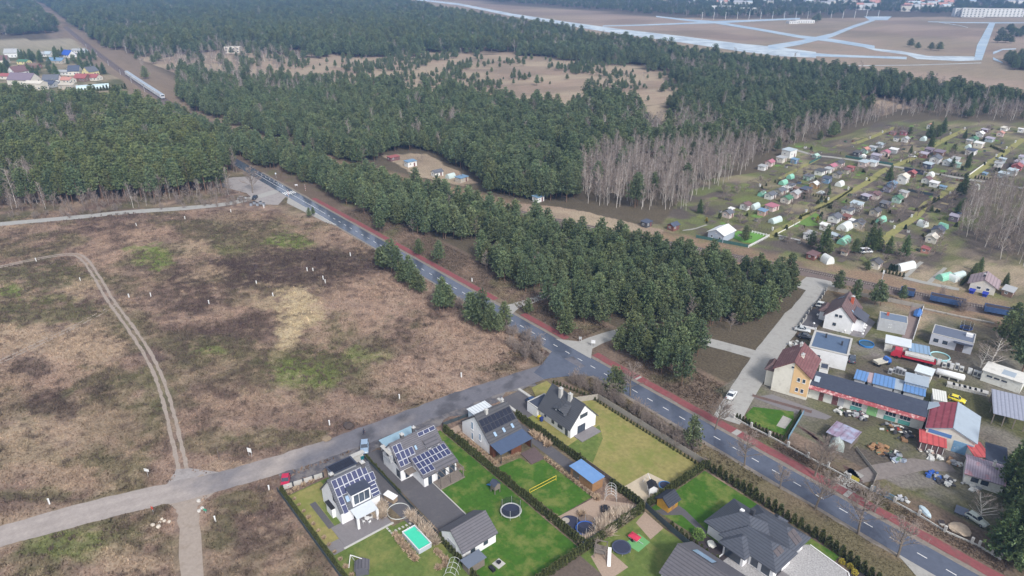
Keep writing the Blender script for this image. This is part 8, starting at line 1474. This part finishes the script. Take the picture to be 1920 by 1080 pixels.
(x, y), (x2, y2) = Z(8, 1150, 705), Z(8, 1640, 668); hoops('long pale film greenhouse behind the village hedge', ((x + x2) / 2, (y + y2) / 2), math.atan2(y2 - y, x2 - x), math.hypot(x2 - x, y2 - y), 7, 3.4, (214, 220, 220), 2, mat('pale_film2', lin(186, 206, 212), rough=.3, var=.08), 'long_greenhouse')
hedge('dense dark hedge behind the long village greenhouse', [Z(8, 1000, 770), Z(8, 1880, 690)], 2.2, 1.9, 'village_hedge')
for i in range(95):
    x, y = random.choice([(random.uniform(300, 620), random.uniform(220, 300)), (random.uniform(380, 900), random.uniform(420, 540)), (random.uniform(0, 150), random.uniform(380, 520)), (random.uniform(1180, 1600), random.uniform(410, 480)), (random.uniform(820, 960), random.uniform(200, 240)), (random.uniform(640, 1300), random.uniform(270, 340)), (random.uniform(1180, 1440), random.uniform(200, 290))])
    t = thing('village_conifer', 'dark conifer among the houses of the village', 'conifer', (*Z(8, x, y), 0), i, 'conifers of the village'); s = random.uniform(.45, .9); t.scale = (s, s, s); a_, b_ = SPR[i % 2] if i % 3 else PINES[i % 5]; obj('trunk', a_, None, t); obj('crown', b_, None, t)
# ================================================================ FAR BUILDINGS
def far_block(u, v, w, d, hh, rz, label, rows=2, name='far_building', wc='white', rc='grey', ncol=None):
    px, py = G(u, v); wm = mat('cabin_wall_' + wc, lin(*COLN[wc]), rough=.85, var=.1); rm = mat('cabin_roof_' + rc, lin(*COLN[rc]), rough=.7, var=.14)
    r = flat_house(name, label, 'building', px, py, w, d, hh, rz, wm, rm, .3)
    n = ncol or max(2, int(w / 4))
    for i in range(n):
        for k in range(rows): win(r, w, d, 'S', -w / 2 + w * (i + .5) / n, .9 + k * (hh - .6) / rows, w / n * .45, (hh - .6) / rows * .5, fm=frame_w, sill=False)
    return r
FZ = HEAD - R(90)
far_block(438, 99, 18, 8, 7, FZ, 'derelict cream two-storey block above the birches', 2, wc='cream', rc='cream', ncol=4)
r = far_block(1850, 31, 128, 14, 15, FZ - R(8), 'long white five-storey apartment block beyond the airfield', 5, 'apartment_block', ncol=18)
r2 = far_block(1822, 32, 40, 13, 16.5, FZ - R(20), 'taller end of the white apartment block beyond the airfield', 5, 'apartment_block', ncol=6)
for u, v, w, hh, lb in [(1352, 17, 60, 7, 'long white industrial hall beyond the airfield trees'), (1402, 21, 40, 7, 'white industrial hall beside the longer one beyond the airfield'), (1506, 43, 34, 5, 'low white hangar on the airfield grass'), (1485, 44, 16, 4, 'small white hut beside the low hangar')]: far_block(u, v, w, 16, hh, FZ, lb, 1)
TOWN = [('white', 'coral'), ('cream', 'coral'), ('white', 'grey'), ('cream', 'maroon'), ('white', 'paleblue'), ('cream', 'grey')]
for i in range(90):
    u, v = random.choice([(random.uniform(1320, 1580), random.uniform(1, 14)), (random.uniform(1580, 1800), random.uniform(4, 22)), (random.uniform(1560, 1920), random.uniform(0, 12)), (random.uniform(1180, 1330), random.uniform(0, 5))]); wc, rc = TOWN[i % 6]; px, py = G(u, v)
    h = House('town_house', f"far {wc} town house with {dict(coral='coral', grey='grey', maroon='dark red', paleblue='pale blue')[rc]} roof among the trees", 'house', px, py, random.uniform(14, 30), 11, random.uniform(8, 12), random.uniform(12, 15), FZ + random.uniform(-.5, .5), mat('cabin_wall_' + wc, lin(*COLN[wc])), mat('cabin_roof_' + rc, lin(*COLN[rc])), group=f'far {wc} houses with {rc} roofs')
    for p in (-.3, 0, .3): h.win('S', p * h.L, 3.2, 1.8, 1.8, fm=frame_w, sill=False)
for i, (u, v, lb) in enumerate([(700, 60, 'first'), (757, 60, 'second'), (816, 55, 'third'), (884, 57, 'fourth')]):   # aircraft shelters in the far wood
    px, py = G(u, v); t = thing('aircraft_shelter', ['pale mound-shaped shelter beside the widest apron in the far wood', 'pale mound-shaped shelter between two birch groups in the far wood', 'small pale mound-shaped shelter standing higher in the far wood', 'pale mound-shaped shelter beside the long pale apron in the far wood'][i], 'shelter', (px, py, 0), FZ); mb = MB(); n = 9
    for x, sc in ((-14, .55), (-8, 1), (8, 1), (14, .55)): mb.v += [(x * 1.0, 9 * math.cos(a) * sc, 11 * math.sin(a) * sc) for a in np.linspace(0, math.pi, n)]
    for q in range(3):
        for k in range(n - 1): mb.f.append((q * n + k, q * n + k + 1, (q + 1) * n + k + 1, (q + 1) * n + k))
    mb.f += [tuple(range(n)), tuple(range(4 * n - 1, 3 * n - 1, -1))]; mb.build('mound', mat('shelter_sand', lin(206, 200, 176), rough=.9, var=.1, scale=.2), t); MB().box(-4, -9.6, 0, 4, -8.2, 5).build('gate', greyw, t)
px_strip('shelter_apron', [(665, 62, 1.2), (700, 64, 1.6), (760, 64, 1), (800, 62, .6)], taxi, .1); px_strip('shelter_apron', [(860, 57, 1.2), (900, 56, 1.6), (925, 55, 1)], taxi, .1)
for i in range(16):
    u = 1316 + i * 22; v = 37 - i * .25; t = thing('light_mast', 'pale floodlight mast along the airfield apron', 'mast', (*G(u, v), 0), 0, 'floodlight masts of the airfield'); MB().tube([(0, 0, 0), (0, 0, 13)], .35, 5).build('pole', frame_w, t); MB().box(-.8, -.5, 12.4, .8, .5, 13.4).build('lamp_head', concm, t)
for u, v, s in [(1525, 42, 1.0), (1533, 41, 1.3), (1706, 88, .9), (1720, 92, .7), (1745, 94, .8), (1760, 95, .9), (1875, 66, 1), (1880, 72, .9), (1895, 60, .8), (1915, 62, .9), (1870, 80, 1.), (1885, 80, 1.), (1895, 81, .8)]:
    t = thing('airfield_tree', 'dark lone tree standing on the airfield grass', 'tree', (*G(u, v), 0), s * 9, 'lone trees on the airfield'); t.scale = (s * 1.7, s * 1.7, s); obj('trunk', PINES[0][0], None, t); obj('crown', PINES[0][1], None, t)
# ================================================================ FIELD VEGETATION
def tufts(name, n, region, hgt, wid, bright=1.0, seed=5):
    rg = np.random.default_rng(seed); xs = rg.uniform(region[0], region[2], n); ys = rg.uniform(region[1], region[3], n); u, v = UV(xs, ys)
    k = (u > -30) & (u < 1950) & (v > 395) & (v < 1110) & (seg_dist(xs, ys, DIRT) > 3.6) & (seg_dist(xs, ys, DIRTB) > 2.6) & (seg_dist(xs, ys, TRACK) > 1.5) & (seg_dist(xs, ys, FORESTRD) > 3) & ~inpoly(xs, ys, [(-32.5, -42.6), (70, -42.6), (70, 31.4), (-27, 31.4), (-30, 20)]) & ~inpoly(xs, ys, [(-262, 20), (-206, 22), (-166, 38), (-262, 38)]) & ~((xs > -36) & (xs < -20) & (ys > 26))
    k &= ~((ys > 37) & (ys < 47.6)) & (seg_dist(xs, ys, STREET) > 4) & (seg_dist(xs, ys, SIDE_ST) > 3.2)
    dens = fbm(xs, ys, 9, 2); k &= rg.random(n) < .25 + 1.1 * np.clip(dens - .25, 0, 1)
    xs, ys = xs[k], ys[k]; m = len(xs); col = ground_colour(xs, ys) * rg.uniform(.85, 1.15, (m, 1)) * bright * (.5 + .62 * vnoise(xs, ys, .8, 3) + .42 * vnoise(xs + 9, ys, 2.1, 0))[:, None]
    per = 3; c = np.repeat(np.stack([xs, ys, np.full(m, -.02)], 1), per, 0); a = rg.uniform(0, 6.283, m * per); H_ = np.repeat(hgt * rg.uniform(.4, 1.3, m) * (.5 + np.clip(fbm(xs, ys, 7, 1), 0, 1)), per); W_ = wid * rg.uniform(.6, 1.4, m * per); le = rg.normal(0, .3, (m * per, 2)) * H_[:, None]
    s = np.stack([np.cos(a), np.sin(a), np.zeros(m * per)], 1) * W_[:, None]; top = c + np.stack([le[:, 0], le[:, 1], H_], 1)
    V = np.stack([c - s, c + s, top], 1).reshape(-1, 3); me = np_mesh(name, V, np.arange(len(V)).reshape(-1, 3), np.repeat(np.repeat(col, per, 0), 3, 0), 3); me.materials.append(mat('dry_tufts', attr=True, rough=.95, var=.12, scale=2, spec=.08))
    o = obj(name, me, None); o['kind'] = 'stuff'; o['label'] = 'dry grass and dead weeds covering the open fields'; return m
print('TUFTS', tufts('field_grass', 330000, (-260, -125, 30, 40), .42, .16, 1.08, 5), tufts('verge_grass', 50000, (-240, 47, 9, 60), .35, .14, 1.0, 6), tufts('verge_grass', 9000, (9, 47.4, 70, 51.5), .2, .12, 1.1, 7), tufts('verge_grass', 9000, (-24, 31.5, 66, 37.6), .1, .12, 1.35, 8))
def weeds():
    rg = np.random.default_rng(9); n = 9000; xs = rg.uniform(-240, 10, n); ys = rg.uniform(-115, 36, n); u, v = UV(xs, ys); g = ground_colour(xs, ys).sum(1)
    k = (u > -30) & (u < 1200) & (v > 400) & (v < 1100) & (g < np.percentile(g, 45)) & (seg_dist(xs, ys, DIRT) > 4.5) & (seg_dist(xs, ys, DIRTB) > 3.5) & (seg_dist(xs, ys, TRACK) > 2.6) & ~inpoly(xs, ys, [(-33.5, -43.5), (70, -43.5), (70, 31.4), (-27, 31.4), (-31, 20)])
    xs, ys = xs[k][:2600], ys[k][:2600]; m = len(xs); c = np.stack([xs, ys, np.zeros(m)], 1); c = np.repeat(c, 6, 0) + rg.normal(0, .35, (m * 6, 3)) * [1, 1, 0]; d = rg.normal(0, .35, (m * 6, 3)) + [0, 0, 1]; d /= np.linalg.norm(d, axis=1)[:, None]
    me = blades_mesh('weed_clumps', c, d, np.full(m * 6, .75), np.full(m * 6, .07), .25, np.repeat(np.array([[.15, .115, .09]]), m * 6, 0), 3, 3); me.materials.append(MATS['dry_tufts']); o = obj('weed_clumps', me, None); o['kind'] = 'stuff'; o['label'] = 'dark dead weed clumps scattered over the field'
weeds()
# ================================================================ HAZE
hz = MB().box(-5600, -2600, -1.2, 3100, 5600, 140).build('haze', None); hz['kind'] = 'stuff'
hm = bpy.data.materials.new('haze_air'); hm.use_nodes = True; nt = hm.node_tree; nt.nodes.remove(nt.nodes['Principled BSDF'])
pv = nt.nodes.new('ShaderNodeVolumePrincipled'); pv.inputs['Color'].default_value = (.28, .52, 1.0, 1); pv.inputs['Density'].default_value = 0.00022; pv.inputs['Anisotropy'].default_value = 0.0
nt.links.new(pv.outputs[0], nt.nodes['Material Output'].inputs['Volume']); hz.data.materials.append(hm)
